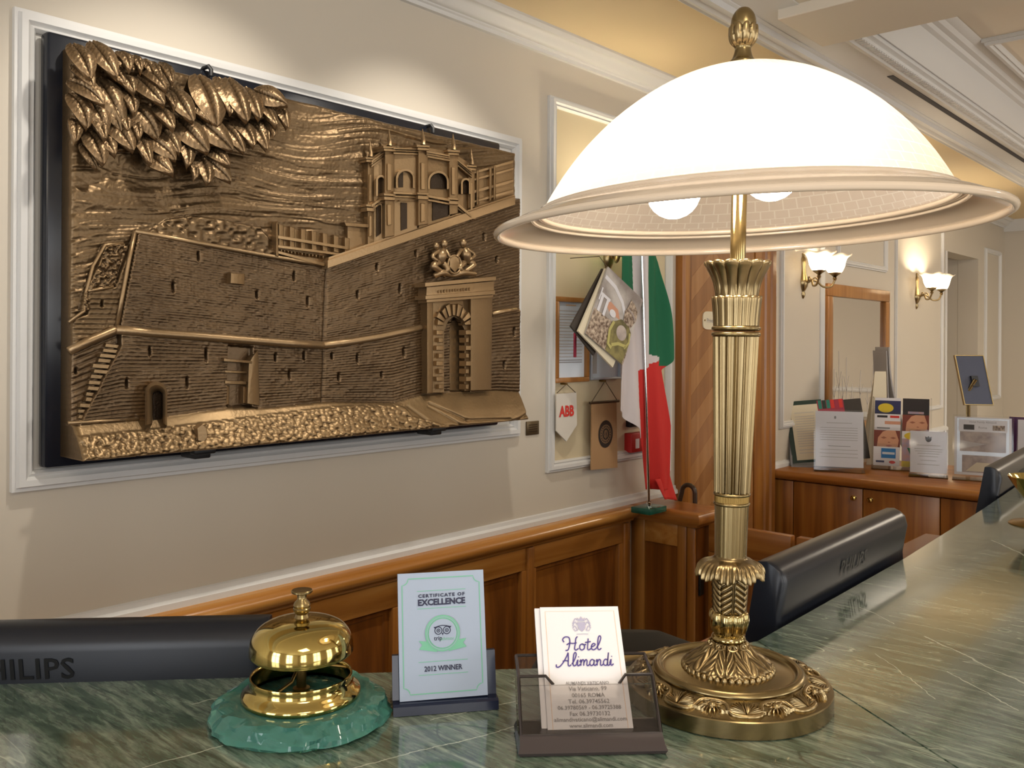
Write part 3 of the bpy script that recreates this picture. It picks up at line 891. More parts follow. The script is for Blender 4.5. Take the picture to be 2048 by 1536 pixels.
# ---- marble reception counter: long leg plus diagonal leg meeting at a seam
CT, TH = 1.153, 0.032
inner = [Vector((-0.757, 0.247)), Vector((-0.411, 0.621)), Vector((-0.371, 0.741))]
dg = (inner[1] - inner[0]).normalized(); nr = Vector((dg.y, -dg.x))
oc = Vector((-0.075, 0.545))
ct = thing('reception_counter', 'green marble topped reception counter with lamp and bell on it', 'counter', (-0.3, 0.6, 0))
far_y = 2.95
A = [(-0.371, 0.741), (oc.x, oc.y), (-0.075, far_y), (-0.475, far_y), (-0.424, 1.965), (-0.400, 1.572), (-0.380, 1.153)]
far_d = inner[0] - dg * 1.0
o2 = inner[1] + nr * 0.30
t = (oc.x - o2.x) / dg.x
o_d = o2 - dg * 1.5
B = [(-0.371, 0.741), (-0.411, 0.621), tuple(far_d), tuple(far_d + nr * 0.30), (oc.x, oc.y)]
def slab(poly, name):
    bm = bmesh.new()
    vs = [bm.verts.new((x, y, CT - TH)) for x, y in poly]
    f = bm.faces.new(vs)
    r = bmesh.ops.extrude_face_region(bm, geom=[f])
    for e in r['geom']:
        if isinstance(e, bmesh.types.BMVert):
            e.co.z = CT
    bmesh.ops.recalc_face_normals(bm, faces=bm.faces)
    bmesh.ops.bevel(bm, geom=[e for e in bm.edges if abs(e.verts[0].co.z - e.verts[1].co.z) < 1e-6], offset=0.0009, segments=2, affect='EDGES')
    b = MB(); b.addbm(bm)
    return b.build(name, 'marble', ct, angle=50)
slab(A, 'marble_slab'); slab(B, 'marble_slab')
def shrink(poly, q):
    c = sum((Vector(p) for p in poly), Vector((0, 0))) / len(poly)
    return poly
def front(poly, name):
    MB().prism([(x, y, 0.0) for x, y in poly], (0, 0, CT - TH)).build(name, 'wood', ct, smooth=False)
front([(-0.355, 0.73), (-0.11, 0.57), (-0.11, far_y - 0.03), (-0.14, far_y - 0.03), (-0.14, 0.70), (-0.33, 0.82)], 'front_panel')
fa = [far_d + nr * 0.24, far_d + nr * 0.27, o2 + dg * 0.12 - nr * 0.03, o2 + dg * 0.10 - nr * 0.06]
front([tuple(p) for p in fa], 'front_panel')

# inner working desk, lower, behind the long leg
dz = 0.953
e0, e1 = onz(1390, 1286, dz), onz(1520, 1222, dz)
ef = onz(1813, 1061, dz)
dk = thing('work_desk', 'low oak work desk behind the marble counter under the monitors', 'desk', (-0.6, 1.5, 0))
xd = -0.62
b = MB().box((e0.x, e0.y - 0.35, dz - 0.03), (-0.345 if False else -0.36, ef.y, dz), bev=0.003); b.build('worktop', 'wood_desk', dk)
MB().box((e0.x + 0.04, e0.y - 0.3, 0.0), (e0.x + 0.06, ef.y - 0.04, dz - 0.03)).build('apron', 'wood', dk, smooth=False)
MB().box((e0.x + 0.06, ef.y - 0.06, 0.0), (-0.38, ef.y - 0.04, dz - 0.03)).build('end_panel', 'wood', dk, smooth=False)

# ================================================================== TABLE LAMP
LZ, LX = 0.672, 0.1645
lp0 = cw(LX, LZ, CT)
lamp = thing('table_lamp', 'tall antique brass table lamp with wide lit frosted glass shade', 'lamp', lp0, YAW)
HY = lambda y: 0.267 - (y - 686.0) * (LZ / FPX)
LEAN = Matrix(((1, 0, 0.0185, -0.0185 * 0.03), (0, 1, 0, 0), (0, 0, 1, 0), (0, 0, 0, 1)))


def lb(mb, name, m, parent=lamp, lean=True, angle=35):
    if lean:
        mb.xf(LEAN)
    return mb.build(name, m, parent, local=True, angle=angle)


def smooth_prof(pts, n=6):
    q = catmull([(r, h, 0) for r, h in pts], n)
    return [(max(p.x, 0.0), p.y) for p in q]


# foot plate
lb(MB().lathe([(0, 0), (0.0750, 0), (0.0757, 0.0006), (0.0757, 0.0118), (0.0752, 0.0126), (0.0735, 0.0129), (0.066, 0.0160), (0.0575, 0.0188), (0.0555, 0.0193)], n=160), 'base', 'brass_satin', lean=False, angle=22)
lb(MB().lathe(smooth_prof([(0.0560, 0.0190), (0.0562, 0.0212), (0.0545, 0.0232), (0.0525, 0.0240), (0.0503, 0.0234), (0.0490, 0.0214), (0.0470, 0.0206), (0.0410, 0.0212), (0.0330, 0.0226), (0.0300, 0.0228), (0.0, 0.0228)], 4), n=128), 'inner_dish', 'brass_satin', lean=False)


def base_pt(r, q, up=0.0):
    t = (0.0735 - r) / (0.0735 - 0.0555)
    return Vector((r * math.cos(q), r * math.sin(q), 0.0133 + t * 0.006 + up))


# running scroll wave round the plate
NP = 9
wav = []
for i in range(NP * 24):
    q = 2 * math.pi * i / (NP * 24)
    s = math.cos(NP * q)
    s = math.copysign(abs(s) ** 0.6, s)
    wav.append(base_pt(0.0648 + 0.0066 * s, q + 0.035 * math.sin(2 * NP * q), 0.0002))
b = MB().tube(wav + [wav[0]], 0.0018, 8, caps=False)
lb(b, 'scroll_band', 'brass_antique', lean=False, angle=60)
b = MB()
for i in range(NP):   # small volutes at the crests
    for s in (-1, 1):
        q0 = 2 * math.pi * (i + 0.5) / NP
        pts = []
        for kq in range(14):
            a = kq / 13 * 1.7 * math.pi
            rr_ = 0.0030 * (1 - kq / 17)
            pts.append(base_pt(0.0600 + rr_ * math.sin(a) * 0.8, q0 + s * (0.055 + rr_ * math.cos(a) / 0.06), 0.0006))
        b.tube(pts, 0.0009, 6)
lb(b, 'volute_row', 'brass_antique', lean=False, angle=60)


def petal(bq, p0, p1, w, up, n=5):
    """tear-drop ridge from p0 to p1"""
    p0, p1 = Vector(p0), Vector(p1)
    d = p1 - p0; sd = d.cross(Vector((0, 0, 1))).normalized()
    loops = []
    for i in range(n + 1):
        t = i / n
        ww = w * math.sin(math.pi * min(1, 0.12 + t * 0.88)) ** 0.7 * (0.35 + 0.65 * t)
        c = p0 + d * t
        loops.append([c - sd * ww - Vector((0, 0, 0.0006)), c + Vector((0, 0, up * (0.6 + 0.4 * math.sin(math.pi * t)))) - sd * ww * 0.35, c + Vector((0, 0, up * (0.6 + 0.4 * math.sin(math.pi * t)))) + sd * ww * 0.35, c + sd * ww - Vector((0, 0, 0.0006))])
    bq.loft(loops)


pal = None
for i in range(NP):
    if pal is None:
        b = MB()
        q0 = 0.0
        for s in (-1, 1):
            for kq in range(7):
                a = (kq + 0.2) / 6.2
                e0 = base_pt(0.0700 - 0.0010 * (1 - a), s * 0.010, 0.0)
                e1 = base_pt(0.0582 + 0.0100 * a ** 1.4, s * (0.045 + 0.175 * a ** 0.8), 0.0)
                petal(b, e0, e1, 0.00150, 0.0024, 7)
        petal(b, base_pt(0.0705, 0, 0.0003), base_pt(0.0578, 0, 0.0003), 0.0013, 0.0028)
        pal = lb(b, 'palmette', 'brass_antique', lean=False)
        pal.rotation_euler.z = 0.0 + math.radians(270 - 360 / NP * 0.08)
    else:
        c = pal.copy(); COL.objects.link(c); c.rotation_euler.z = pal.rotation_euler.z + 2 * math.pi * i / NP
shl = None
for i in range(NP):
    a0 = pal.rotation_euler.z + 2 * math.pi * (i + 0.5) / NP
    if shl is None:
        b = MB()
        for kq in range(-3, 4):
            petal(b, base_pt(0.0650 + abs(kq) * 0.0002, kq * 0.014, 0.0), base_pt(0.0727 - abs(kq) * 0.0011, kq * 0.046, 0.0), 0.0018, 0.0026)
        for s in (-1, 1):
            petal(b, base_pt(0.0630, s * 0.02, 0.0), base_pt(0.0655, s * 0.11, 0.0), 0.0024, 0.0020)
        b.lathe([(0, 0.0034), (0.0016, 0.0030), (0.0026, 0.0016), (0.0029, 0)], base_pt(0.0638, 0), n=12)
        shl = lb(b, 'shell', 'brass_antique', lean=False)
        shl.rotation_euler.z = a0
    else:
        c = shl.copy(); COL.objects.link(c); c.rotation_euler.z = a0
# align wave crests with palmettes
for o in lamp.children:
    if o.name.startswith(('scroll_band', 'volute_row')):
        o.rotation_euler.z = pal.rotation_euler.z


def leafmod(nl, h0, h1, amp, veins, up=True, gap=0.6):
    def f(q, j, r, h):
        ph = (q * nl / (2 * math.pi)) % 1.0 * 2 - 1
        v = (h - h0) / (h1 - h0)
        a = abs(ph)
        ve = math.sin(2 * math.pi * (veins * v * (1 if up else -1) - 1.6 * a))
        d = amp * 0.45 * ve * (1 if a < 0.86 else 0)
        d -= amp * 1.0 * math.exp(-((a - 1) / 0.07) ** 2)
        d -= amp * 0.7 * math.exp(-(a / 0.06) ** 2)
        d += amp * gap * math.cos(a * math.pi / 2)
        return d, 0
    return f


# leafy dome foot
pf = smooth_prof([(0.0318, 0.0224), (0.0316, 0.0262), (0.0285, 0.0288), (0.0240, 0.0316), (0.0190, 0.0352), (0.0148, 0.0392), (0.0118, 0.0425)], 8)
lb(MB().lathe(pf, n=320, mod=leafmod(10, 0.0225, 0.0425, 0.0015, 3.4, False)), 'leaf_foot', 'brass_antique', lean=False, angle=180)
b = MB()
for i in range(40):
    q = 2 * math.pi * i / 40
    b.lathe([(0.0, 0.0036), (0.0014, 0.0032), (0.0023, 0.0018), (0.0024, 0.0)], (0.0325 * math.cos(q), 0.0325 * math.sin(q), 0.0222), n=10)
lb(b, 'bead_ring', 'brass_antique', lean=False)
b = MB()
for i in range(10):
    q = 2 * math.pi * (i + 0.5) / 10
    c = Vector((0.0142 * math.cos(q), 0.0142 * math.sin(q), 0.0408))
    tv = Vector((-math.sin(q), math.cos(q), 0)); rv = Vector((math.cos(q) * 0.6, math.sin(q) * 0.6, -0.8))
    ring_ = [c + tv * 0.0034 * math.cos(a) + rv * 0.0021 * math.sin(a) for a in (2 * math.pi * kq / 14 for kq in range(15))]
    b.tube(ring_, 0.0008, 6, caps=False)
lb(b, 'loop_ring', 'brass_antique', lean=False)
# knop
lb(MB().lathe(smooth_prof([(0.0095, 0.040), (0.0118, 0.0425), (0.0128, 0.0445), (0.0118, 0.0468), (0.0100, 0.0480), (0.0118, 0.0492)], 4), n=64), 'neck_ring', 'brass_lamp')
pf = smooth_prof([(0.0105, HY(1268)), (0.0122, HY(1262)), (0.0142, HY(1245)), (0.0146, HY(1234)), (0.0138, HY(1224)), (0.0118, HY(1219)), (0.0100, HY(1217))], 5)
lb(MB().lathe(pf, n=240, mod=lambda q, j, r, h: ((abs(math.sin(4 * q)) ** 0.5 - 0.8) * 0.0026, 0)), 'gadroon_knop', 'brass_lamp', angle=180)
# leafy stem
pf = [(0.0117 + (0.0134 - 0.0117) * i / 40, HY(1220) + (HY(1140) - HY(1220)) * i / 40) for i in range(41)]
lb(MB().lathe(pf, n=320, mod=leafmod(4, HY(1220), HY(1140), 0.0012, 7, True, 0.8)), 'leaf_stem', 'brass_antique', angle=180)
# drooping leaf collar
pf = smooth_prof([(0.0112, HY(1106)), (0.0122, HY(1113)), (0.0140, HY(1117)), (0.0195, HY(1122)), (0.0232, HY(1132)), (0.0243, HY(1142)), (0.0236, HY(1146)), (0.0200, HY(1136)), (0.0120, HY(1128))], 5)
def collar(q, j, r, h):
    k = max(0.0, (r - 0.013) / 0.0115)
    w = math.sin(36 * q)
    return 0.0009 * w * k + 0.0010 * k * abs(math.cos(4.5 * q)), -0.0042 * k * k * (abs(math.sin(4.5 * q + 0.7)) - 0.2) - 0.0004 * w * k
lb(MB().lathe(pf, n=432, mod=collar), 'leaf_collar', 'brass_antique', angle=180)


def flute(n, amp):
    return lambda q, j, r, h: (-amp * (abs(math.cos(n * q / 2)) ** 0.6), 0)


b = MB().lathe([(0.0122 - 0.0008 + 0.0008 * i / 8, HY(1113) + (HY(1010) - HY(1113)) * i / 8) for i in range(9)], n=320, mod=lambda q, j, r, h: (0.0004 * (abs(math.sin(8 * q)) ** 0.4), 0))
lb(b, 'lower_shaft', 'brass_satin', angle=180)


def ringprof(r, y0, y1, m=5):
    h0, h1 = HY(y0), HY(y1)
    return [(r - (h1 - h0) * 0.5 * (1 - math.cos(a)) * 0 - (h1 - h0) * 0.55 + (h1 - h0) * 0.55 * math.sin(a), h0 + (h1 - h0) * (0.5 - 0.5 * math.cos(a))) for a in (math.pi * i / 10 for i in range(11))]


b = MB().lathe(ringprof(0.0136, 1010, 1003), n=64)
b.lathe(ringprof(0.0138, 991, 984), n=64)
lb(b, 'band_ring', 'brass_satin', angle=180)
lb(MB().lathe([(0.0126, HY(1004)), (0.0126, HY(990))], n=240, mod=lambda q, j, r, h: (0.0003 * math.sin(60 * q), 0)), 'milled_band', 'brass_dark', angle=180)
b = MB().lathe([(0.0134 + (0.0170 - 0.0134) * i / 12, HY(986) + (HY(672) - HY(986)) * i / 12) for i in range(13)], n=384, mod=flute(16, 0.0025))
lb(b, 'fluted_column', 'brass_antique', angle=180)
b = MB().lathe(ringprof(0.0182, 674, 664), n=64)
b.lathe(ringprof(0.0182, 662, 652), n=64)
lb(b, 'double_ring', 'brass_satin', angle=180)
# lotus cup and flaring capital
pf = [(0.0170 + 0.0018 * (i / 10) ** 1.5, HY(652) + (HY(594) - HY(652)) * i / 10) for i in range(11)] + [(0.0165, HY(593.5)), (0.014, HY(596))]
def lotus(q, j, r, h):
    s = abs(math.sin(8 * q)) ** 0.45
    top = 1.0 if j >= 8 else 0.0
    return (s - 1) * 0.0011, (s - 0.7) * 0.0016 * max(0, min(1, (j - 6) / 4)) if j <= 10 else 0
lb(MB().lathe(pf, n=384, mod=lotus), 'lotus_cup', 'brass_antique', angle=180)
pf = [(0.0160 + 0.0085 * (i / 14) ** 2.2, HY(600) + (HY(532) - HY(600)) * i / 14) for i in range(15)] + [(0.0250, HY(527)), (0.0243, HY(524)), (0.0225, HY(525)), (0.0195, HY(534)), (0.016, HY(550)), (0.006, HY(552))]
def capm(q, j, r, h):
    s = abs(math.sin(7 * q)) ** 0.5
    k = min(1, j / 6) if j < 17 else max(0, 1 - (j - 16) / 3)
    return (s - 1) * 0.0022 * k, (s - 0.6) * 0.0016 * (1 if 13 <= j <= 17 else 0)
lb(MB().lathe(pf, n=336, mod=capm), 'capital', 'brass_antique', angle=180)
lb(MB().lathe([(0.0058, HY(552)), (0.0058, 0.472)], n=32), 'pole', 'brass_lamp')
# sockets, arms and lit globes under the shade
for i, a in enumerate((math.radians(190), math.radians(-80))):
    dx, dy = math.cos(a), math.sin(a)
    R0 = 0.052
    b = MB().tube(catmull([(0.004 * dx, 0.004 * dy, 0.409), (0.02 * dx, 0.02 * dy, 0.412), (0.045 * dx, 0.045 * dy, 0.418), (R0 * dx, R0 * dy, 0.412)], 5), 0.0028, 8)
    b.lathe([(0, 0.414), (0.010, 0.413), (0.0115, 0.409), (0.0115, 0.398), (0.009, 0.396)], (R0 * dx, R0 * dy, 0), n=20)
    lb(b, 'socket_arm', 'brass_satin')
    b = MB().lathe([(0.0, -0.020)] + [(0.020 * math.sin(t), -0.020 * math.cos(t)) for t in (math.pi * kq / 12 for kq in range(1, 11))] + [(0.009, 0.0215), (0.008, 0.024)], (R0 * dx, R0 * dy, 0.379 + 0.007 * i), n=24)
    lb(b, 'bulb', 'bulb', angle=180)
# shade
pf = smooth_prof([(0.008, 0.4735), (0.022, 0.4726), (0.040, 0.4688), (0.060, 0.4608), (0.080, 0.4490), (0.100, 0.4336), (0.118, 0.4155), (0.132, 0.3975), (0.141, 0.3835), (0.1465, 0.3740), (0.1495, 0.3690)], 5)
TILT = Matrix(((1, 0, 0, 0), (0, 1, 0, 0), (0.034, 0, 1, 0), (0, 0, 0, 1)))
sh = lb(MB().lathe(pf, n=144, uv=True).xf(TILT), 'shade', 'shade', angle=180)
pf = smooth_prof([(0.1490, 0.3696), (0.1525, 0.3674), (0.1600, 0.3650), (0.1700, 0.3615), (0.1785, 0.3568), (0.1822, 0.3538)], 4)
rim = lb(MB().lathe(pf, n=144, uv=True).xf(TILT), 'shade_rim', 'shade_rim', sh, angle=180)
for nm, r0, z0, r1 in (('rim_lip', 0.1822, 0.3536, 0.0028), ('rim_bead', 0.1505, 0.3685, 0.0022), ('rim_bead', 0.1560, 0.3652, 0.0014)):
    lb(MB().lathe([(r0 + r1 * math.cos(a), z0 + r1 * math.sin(a)) for a in (2 * math.pi * kq / 10 for kq in range(11))], n=144).xf(TILT), nm, 'shade_rim', sh, angle=180)
# washer and acorn finial
lb(MB().lathe([(0, 0.4735), (0.0155, 0.4735), (0.0158, 0.4750), (0.012, 0.4772), (0, 0.4778)], n=48), 'washer', 'black_metal')
hb = 0.4768
FS = Matrix.Translation((0, 0, hb)) @ Matrix.Scale(1.09, 4, (0, 0, 1)) @ Matrix.Translation((0, 0, -hb))
b = MB().lathe(smooth_prof([(0.0102, hb), (0.0100, hb + 0.0022), (0.0078, hb + 0.0045), (0.0064, hb + 0.0085), (0.0060, hb + 0.0115), (0.0072, hb + 0.0135)], 4), n=48)
lb(b.xf(FS), 'finial_base', 'brass_satin')
b = MB().lathe(smooth_prof([(0.0060, hb + 0.0125), (0.0090, hb + 0.0155), (0.0104, hb + 0.0195), (0.0106, hb + 0.0235), (0.0100, hb + 0.0262), (0.0085, hb + 0.0265)], 6), n=160, mod=lambda q, j, r, h: ((abs(math.sin(5 * q + (0.31 if h > hb + 0.020 else 0))) ** 0.5 - 0.7) * 0.0016, (abs(math.sin(5 * q)) - 0.5) * 0.0022 * (1 if h > hb + 0.024 else 0)))
lb(b.xf(FS), 'acorn_cup', 'brass_antique', angle=180)
b = MB().lathe(smooth_prof([(0.0092, hb + 0.024), (0.0094, hb + 0.0290), (0.0080, hb + 0.0345), (0.0048, hb + 0.0385), (0.0020, hb + 0.0398), (0.0, hb + 0.0400)], 5), n=48)
lb(b.xf(FS), 'acorn', 'brass_satin')
# supply cord lying on the counter
cpts = [(-0.0, 0.070, 0.004), (-0.02, 0.080, 0.0036), (-0.05, 0.078, 0.0034), (-0.075, 0.068, 0.0034), (-0.100, 0.060, 0.0034), (-0.118, 0.066, 0.0034)]
lb(MB().tube(catmull(cpts, 8), 0.0034, 10), 'power_cord', 'cord_gold', lean=False, angle=180)

# ================================================================== DESK BELL on chipped green glass
bc = cw(-0.1490, 0.636, CT)
bell = thing('desk_bell', 'polished brass desk bell mounted on a chipped green glass disc', 'bell', bc, YAW)
rs_ = [random.uniform(-1, 1) for _ in range(400)]
def gnoise(q, kf, sd):
    x = q / (2 * math.pi) * kf
    i = int(math.floor(x)); t = x - i; t = t * t * (3 - 2 * t)
    return rs_[(i % kf + sd) % 400] * (1 - t) + rs_[((i + 1) % kf + sd) % 400] * t
gp = [(0.0, 0.0), (0.056, 0.0), (0.0625, 0.0005), (0.0645, 0.0022), (0.0632, 0.0050), (0.0605, 0.0082), (0.0575, 0.0112), (0.0545, 0.0131), (0.0515, 0.0136), (0.048, 0.0136), (0.0, 0.0136)]
def chip(q, j, r, h):
    if r < 0.0475:
        return 0, 0
    k = {1: .2, 2: .4, 3: .55, 4: .8, 5: 1, 6: 1, 7: .9, 8: .7}.get(j, 0)
    d = 0.0024 * gnoise(q, 26, 11 + j * 3) + 0.0026 * gnoise(q, 58, 70 + j * 17) + 0.0016 * gnoise(q, 9, 5)
    dz = 0.0011 * gnoise(q, 40, 140 + j * 9) if 3 <= j <= 7 else 0
    return d * k, dz
MB().lathe(gp, n=220, mod=chip).build('glass_base', 'glass_green', bell, local=True, angle=25)
pf = [(0.0365, 0.0139), (0.0412, 0.0139), (0.0419, 0.0148), (0.0419, 0.0166), (0.0412, 0.0180), (0.0388, 0.0196), (0.0368, 0.0212), (0.0357, 0.0232), (0.0354, 0.0262), (0.0359, 0.0284), (0.0356, 0.0291), (0.0347, 0.0292), (0.0340, 0.0284), (0.0338, 0.0252), (0.0347, 0.0205), (0.0365, 0.0160)]
MB().lathe(pf, n=96).build('base_ring', 'brass', bell, local=True, angle=40)
pf = smooth_prof([(0.0348, 0.0452), (0.0362, 0.0446), (0.0366, 0.0462), (0.0361, 0.0515), (0.0342, 0.0570), (0.0300, 0.0622), (0.0230, 0.0660), (0.0145, 0.0682), (0.0060, 0.0690), (0.0, 0.0691)], 5)
MB().lathe(pf + list(reversed([(r * 0.955, h - 0.0016) for r, h in pf])), n=96).build('dome', 'brass', bell, local=True, angle=60)
K = lambda q: 0.0688 + (q - 0.0725) * 0.72
MB().lathe([(r, K(q)) for r, q in [(0, 0.0725), (0.0052, 0.0728), (0.0048, 0.0740), (0.0040, 0.0762), (0.0056, 0.0790), (0.0060, 0.0800), (0.0062, 0.0820), (0.0056, 0.0830), (0.0060, 0.0850), (0.0052, 0.0880), (0.0034, 0.0905), (0.0030, 0.0930), (0.0034, 0.0932), (0.0034, 0.0955), (0.0030, 0.0958)]], n=32).build('plunger_stem', 'brass_satin', bell, local=True)
MB().lathe([(r, K(q)) for r, q in [(0, 0.0950), (0.0032, 0.0950), (0.0040, 0.0964), (0.0068, 0.0972), (0.0075, 0.0980), (0.0075, 0.0994), (0.0070, 0.1002), (0, 0.1006)]], n=40).build('push_button', 'brass_satin', bell, local=True)
b = MB().lathe([(0, 0.0138), (0.006, 0.0138), (0.006, 0.019), (0.0035, 0.0195), (0.0035, 0.0440), (0, 0.0445)], n=20)
b.lathe([(0.0, 0.036), (0.005, 0.0368), (0.0062, 0.039), (0.005, 0.0415), (0, 0.042)], n=20)
b.build('striker_post', 'brass_dark', bell, local=True)
b = MB()
for a in (0.6, 2.5, 4.4):
    b.tube([(0.0345 * math.cos(a), 0.0345 * math.sin(a), 0.0265), (0.020 * math.cos(a + .2), 0.020 * math.sin(a + .2), 0.030), (0.004 * math.cos(a), 0.004 * math.sin(a), 0.0355)], 0.0012, 8)
b.build('bracket', 'brass_dark', bell, local=True)

# ================================================================== CERTIFICATE STAND
BL = cw((804 - 1024) / FPX * 0.6377, 0.6377, CT + 0.0082)
BR = cw((980 - 1024) / FPX * 0.6500, 0.6500, CT + 0.0088)
TLc = cw((802 - 1024) / FPX * 0.6570, 0.6570, CAMZ - (1148 - 681.6) * 0.6570 / FPX)
ex = (BR - BL); W = ex.length; ex.normalize()
ey = (TLc - BL); ey = (ey - ex * ey.dot(ex)); Hh = ey.length; ey.normalize(); en = ex.cross(ey)
cert = thing('certificate_stand', 'white and green award certificate standing in a dark navy holder', 'certificate', (BL + BR) / 2 - Vector((0, 0, 0.0085)), 0)
def obox(o, ex, ey, en, x0, x1, y0, y1, z0, z1):
    pts = [o + ex * x + ey * y + en * z for z in (z0, z1) for x, y in ((x0, y0), (x1, y0), (x1, y1), (x0, y1))]
    return MB().add(pts, [(3, 2, 1, 0), (4, 5, 6, 7), (0, 1, 5, 4), (1, 2, 6, 5), (2, 3, 7, 6), (3, 0, 4, 7)])
obox(BL, ex, ey, en, 0, W, 0, Hh, -0.0032, 0).build('card', 'paper_blue', cert, smooth=False)
hx = Vector((ex.x, ex.y, 0)).normalized(); hy = Vector((-hx.y, hx.x, 0)); hz = Vector((0, 0, 1))
o0 = Vector((BL.x, BL.y, CT))
prof = [(-0.006, 0.0005), (-0.006, 0.0062), (-0.0045, 0.0078), (0.0, 0.0078), (0.0015, 0.010)]
b = MB()
poly = [(-0.0065, 0.0003), (-0.0060, 0.0066), (-0.0035, 0.0078), (0.0042, 0.0078), (0.0118, 0.0375), (0.0150, 0.0375), (0.0120, 0.012), (0.030, 0.0040), (0.030, 0.0003)]
b.loft([[o0 + hx * x + hy * y + hz * z for y, z in poly] for x in (-0.0050, W + 0.0070)])
b.build('holder', 'holder_navy', cert, smooth=False)
s = Sheet(BL, ex, ey)
gw = 0.0007
x0, x1, y0, y1, cc = 0.0030, W - 0.0035, 0.0042, Hh - 0.0040, 0.0045
border = []
for cx, cy, a0 in ((x0, y0, 90), (x1, y0, 180), (x1, y1, 270), (x0, y1, 0)):
    arc = [(cx + cc * math.cos(math.radians(a0 - 90 * i / 5)), cy + cc * math.sin(math.radians(a0 - 90 * i / 5))) for i in range(6)]
    border += arc if True else arc[::-1]
s.line('border', 'ink_green', border, gw, 1, True)
cx = W / 2
fy = lambda py: Hh * (1405 - py) / (1405 - 1148)
for py in (1184, 1220, 1328, 1354):
    s.rect('rule', 'ink_green', cx - 0.0180, fy(py + 2) - 0.0002, cx + 0.0180, fy(py + 2) + 0.0002)
s.text('heading_lettering', 'ink', 'CERTIFICATE OF', cx, fy(1196), 0.0032, 2, 0.00012, spacing=1.25, width=0.0345)
s.text('title_lettering', 'ink', 'EXCELLENCE', cx, fy(1209.5), 0.0060, 2, 0.00024, width=0.0350)
s.text('year_lettering', 'ink', '2012 WINNER', cx, fy(1344), 0.0050, 2, 0.00012, width=0.0278)
my = fy(1274)
for sg in (-1, 1):
    s.poly('ribbon', 'ink_green', [(cx + sg * 0.004, my - 0.0130), (cx + sg * 0.0175, my - 0.0105), (cx + sg * 0.0150, my - 0.0075), (cx + sg * 0.0175, my - 0.0045), (cx + sg * 0.009, my - 0.0055)], 2)
s.ell('medal', 'ink_green', cx, my, 0.0128, None, 3)
s.ring('medal_ring', 'paper_blue', cx, my, 0.0112, 0.0116, 4)
s.ell('medal_field', 'paper_blue', cx, my, 0.0102, None, 5)
for sg in (-1, 1):
    s.ring('owl', 'ink', cx + sg * 0.0031, my + 0.0020, 0.0023, 0.0029, 6, 24)
    s.ring('owl', 'ink', cx + sg * 0.0031, my + 0.0020, 0.0009, 0.0014, 6, 16)
    s.ell('owl', 'ink', cx + sg * 0.0031, my + 0.0020, 0.0005, None, 6, n=10)
    s.poly('owl', 'ink', [(cx + sg * 0.0066, my + 0.0048), (cx + sg * 0.0044, my + 0.0046), (cx + sg * 0.0056, my + 0.0034)], 6)
s.line('owl', 'ink', [(cx - 0.0056 + 0.0112 * i / 8, my + 0.0043 + 0.0012 * math.sin(math.pi * i / 8)) for i in range(9)], 0.0006, 6)
s.poly('owl', 'ink', [(cx - 0.0008, my + 0.0002), (cx + 0.0008, my + 0.0002), (cx, my - 0.0016)], 6)
s.text('logo_lettering', 'ink', 'trip', cx - 0.0035, my - 0.0038, 0.0042, 6, 0.00006)
s.text('logo_lettering', 'ink_green', 'advisor', cx + 0.0033, my - 0.0038, 0.0036, 6)
s.build(cert)

# ================================================================== CARD HOLDER with cards
h0, h1 = onz(1040, 1515, CT), onz(1332, 1508, CT)
ang = math.atan2(h1.y - h0.y, h1.x - h0.x); HW = (h1 - h0).length / 2
hc = (h0 + h1) / 2
ch = thing('card_holder', 'smoked clear plastic holder holding the hotel business cards', 'card holder', hc, ang)
def thin_clear(name, tint, gloss):
    m = bpy.data.materials.new(name); m.use_nodes = True; t = m.node_tree; t.nodes.clear()
    out = t.nodes.new('ShaderNodeOutputMaterial'); tr = t.nodes.new('ShaderNodeBsdfTransparent'); gl = t.nodes.new('ShaderNodeBsdfGlossy')
    tr.inputs[0].default_value = (*tint, 1); gl.inputs['Roughness'].default_value = 0.06
    fr = t.nodes.new('ShaderNodeFresnel'); fr.inputs[0].default_value = gloss
    mx = t.nodes.new('ShaderNodeMixShader')
    t.links.new(fr.outputs[0], mx.inputs[0]); t.links.new(tr.outputs[0], mx.inputs[1]); t.links.new(gl.outputs[0], mx.inputs[2]); t.links.new(mx.outputs[0], out.inputs[0])
    return m
M['smoke'] = thin_clear('smoked_plastic_sheet', (0.80, 0.80, 0.82), 1.45)
M['smoke_front'] = thin_clear('smoked_plastic_front', (0.93, 0.915, 0.905), 1.40)
M['clear'] = thin_clear('clear_plastic_sheet', (0.985, 0.985, 0.985), 1.22)
M['smoke_edge'] = mat('smoked_plastic_edge', (0.055, 0.045, 0.045), 0.12)
SL = 0.93      # run per rise of the leaning planes
def pl_(x, h, y0):
    return Vector((x, y0 + h * SL, h))
def panel(poly, y0, th, name, m, par=ch):
    n = Vector((0, -1, SL)).normalized() * th
    return MB().prism([pl_(x, h, y0) for x, h in poly], n).build(name, m, par, smooth=False, local=True)
w2 = HW - 0.0015
front_poly = [(-w2, 0.010), (w2, 0.010), (w2, 0.0385), (0.0275, 0.0385), (0.0225, 0.0340), (-0.0225, 0.0340), (-0.0275, 0.0385), (-w2, 0.0385)]
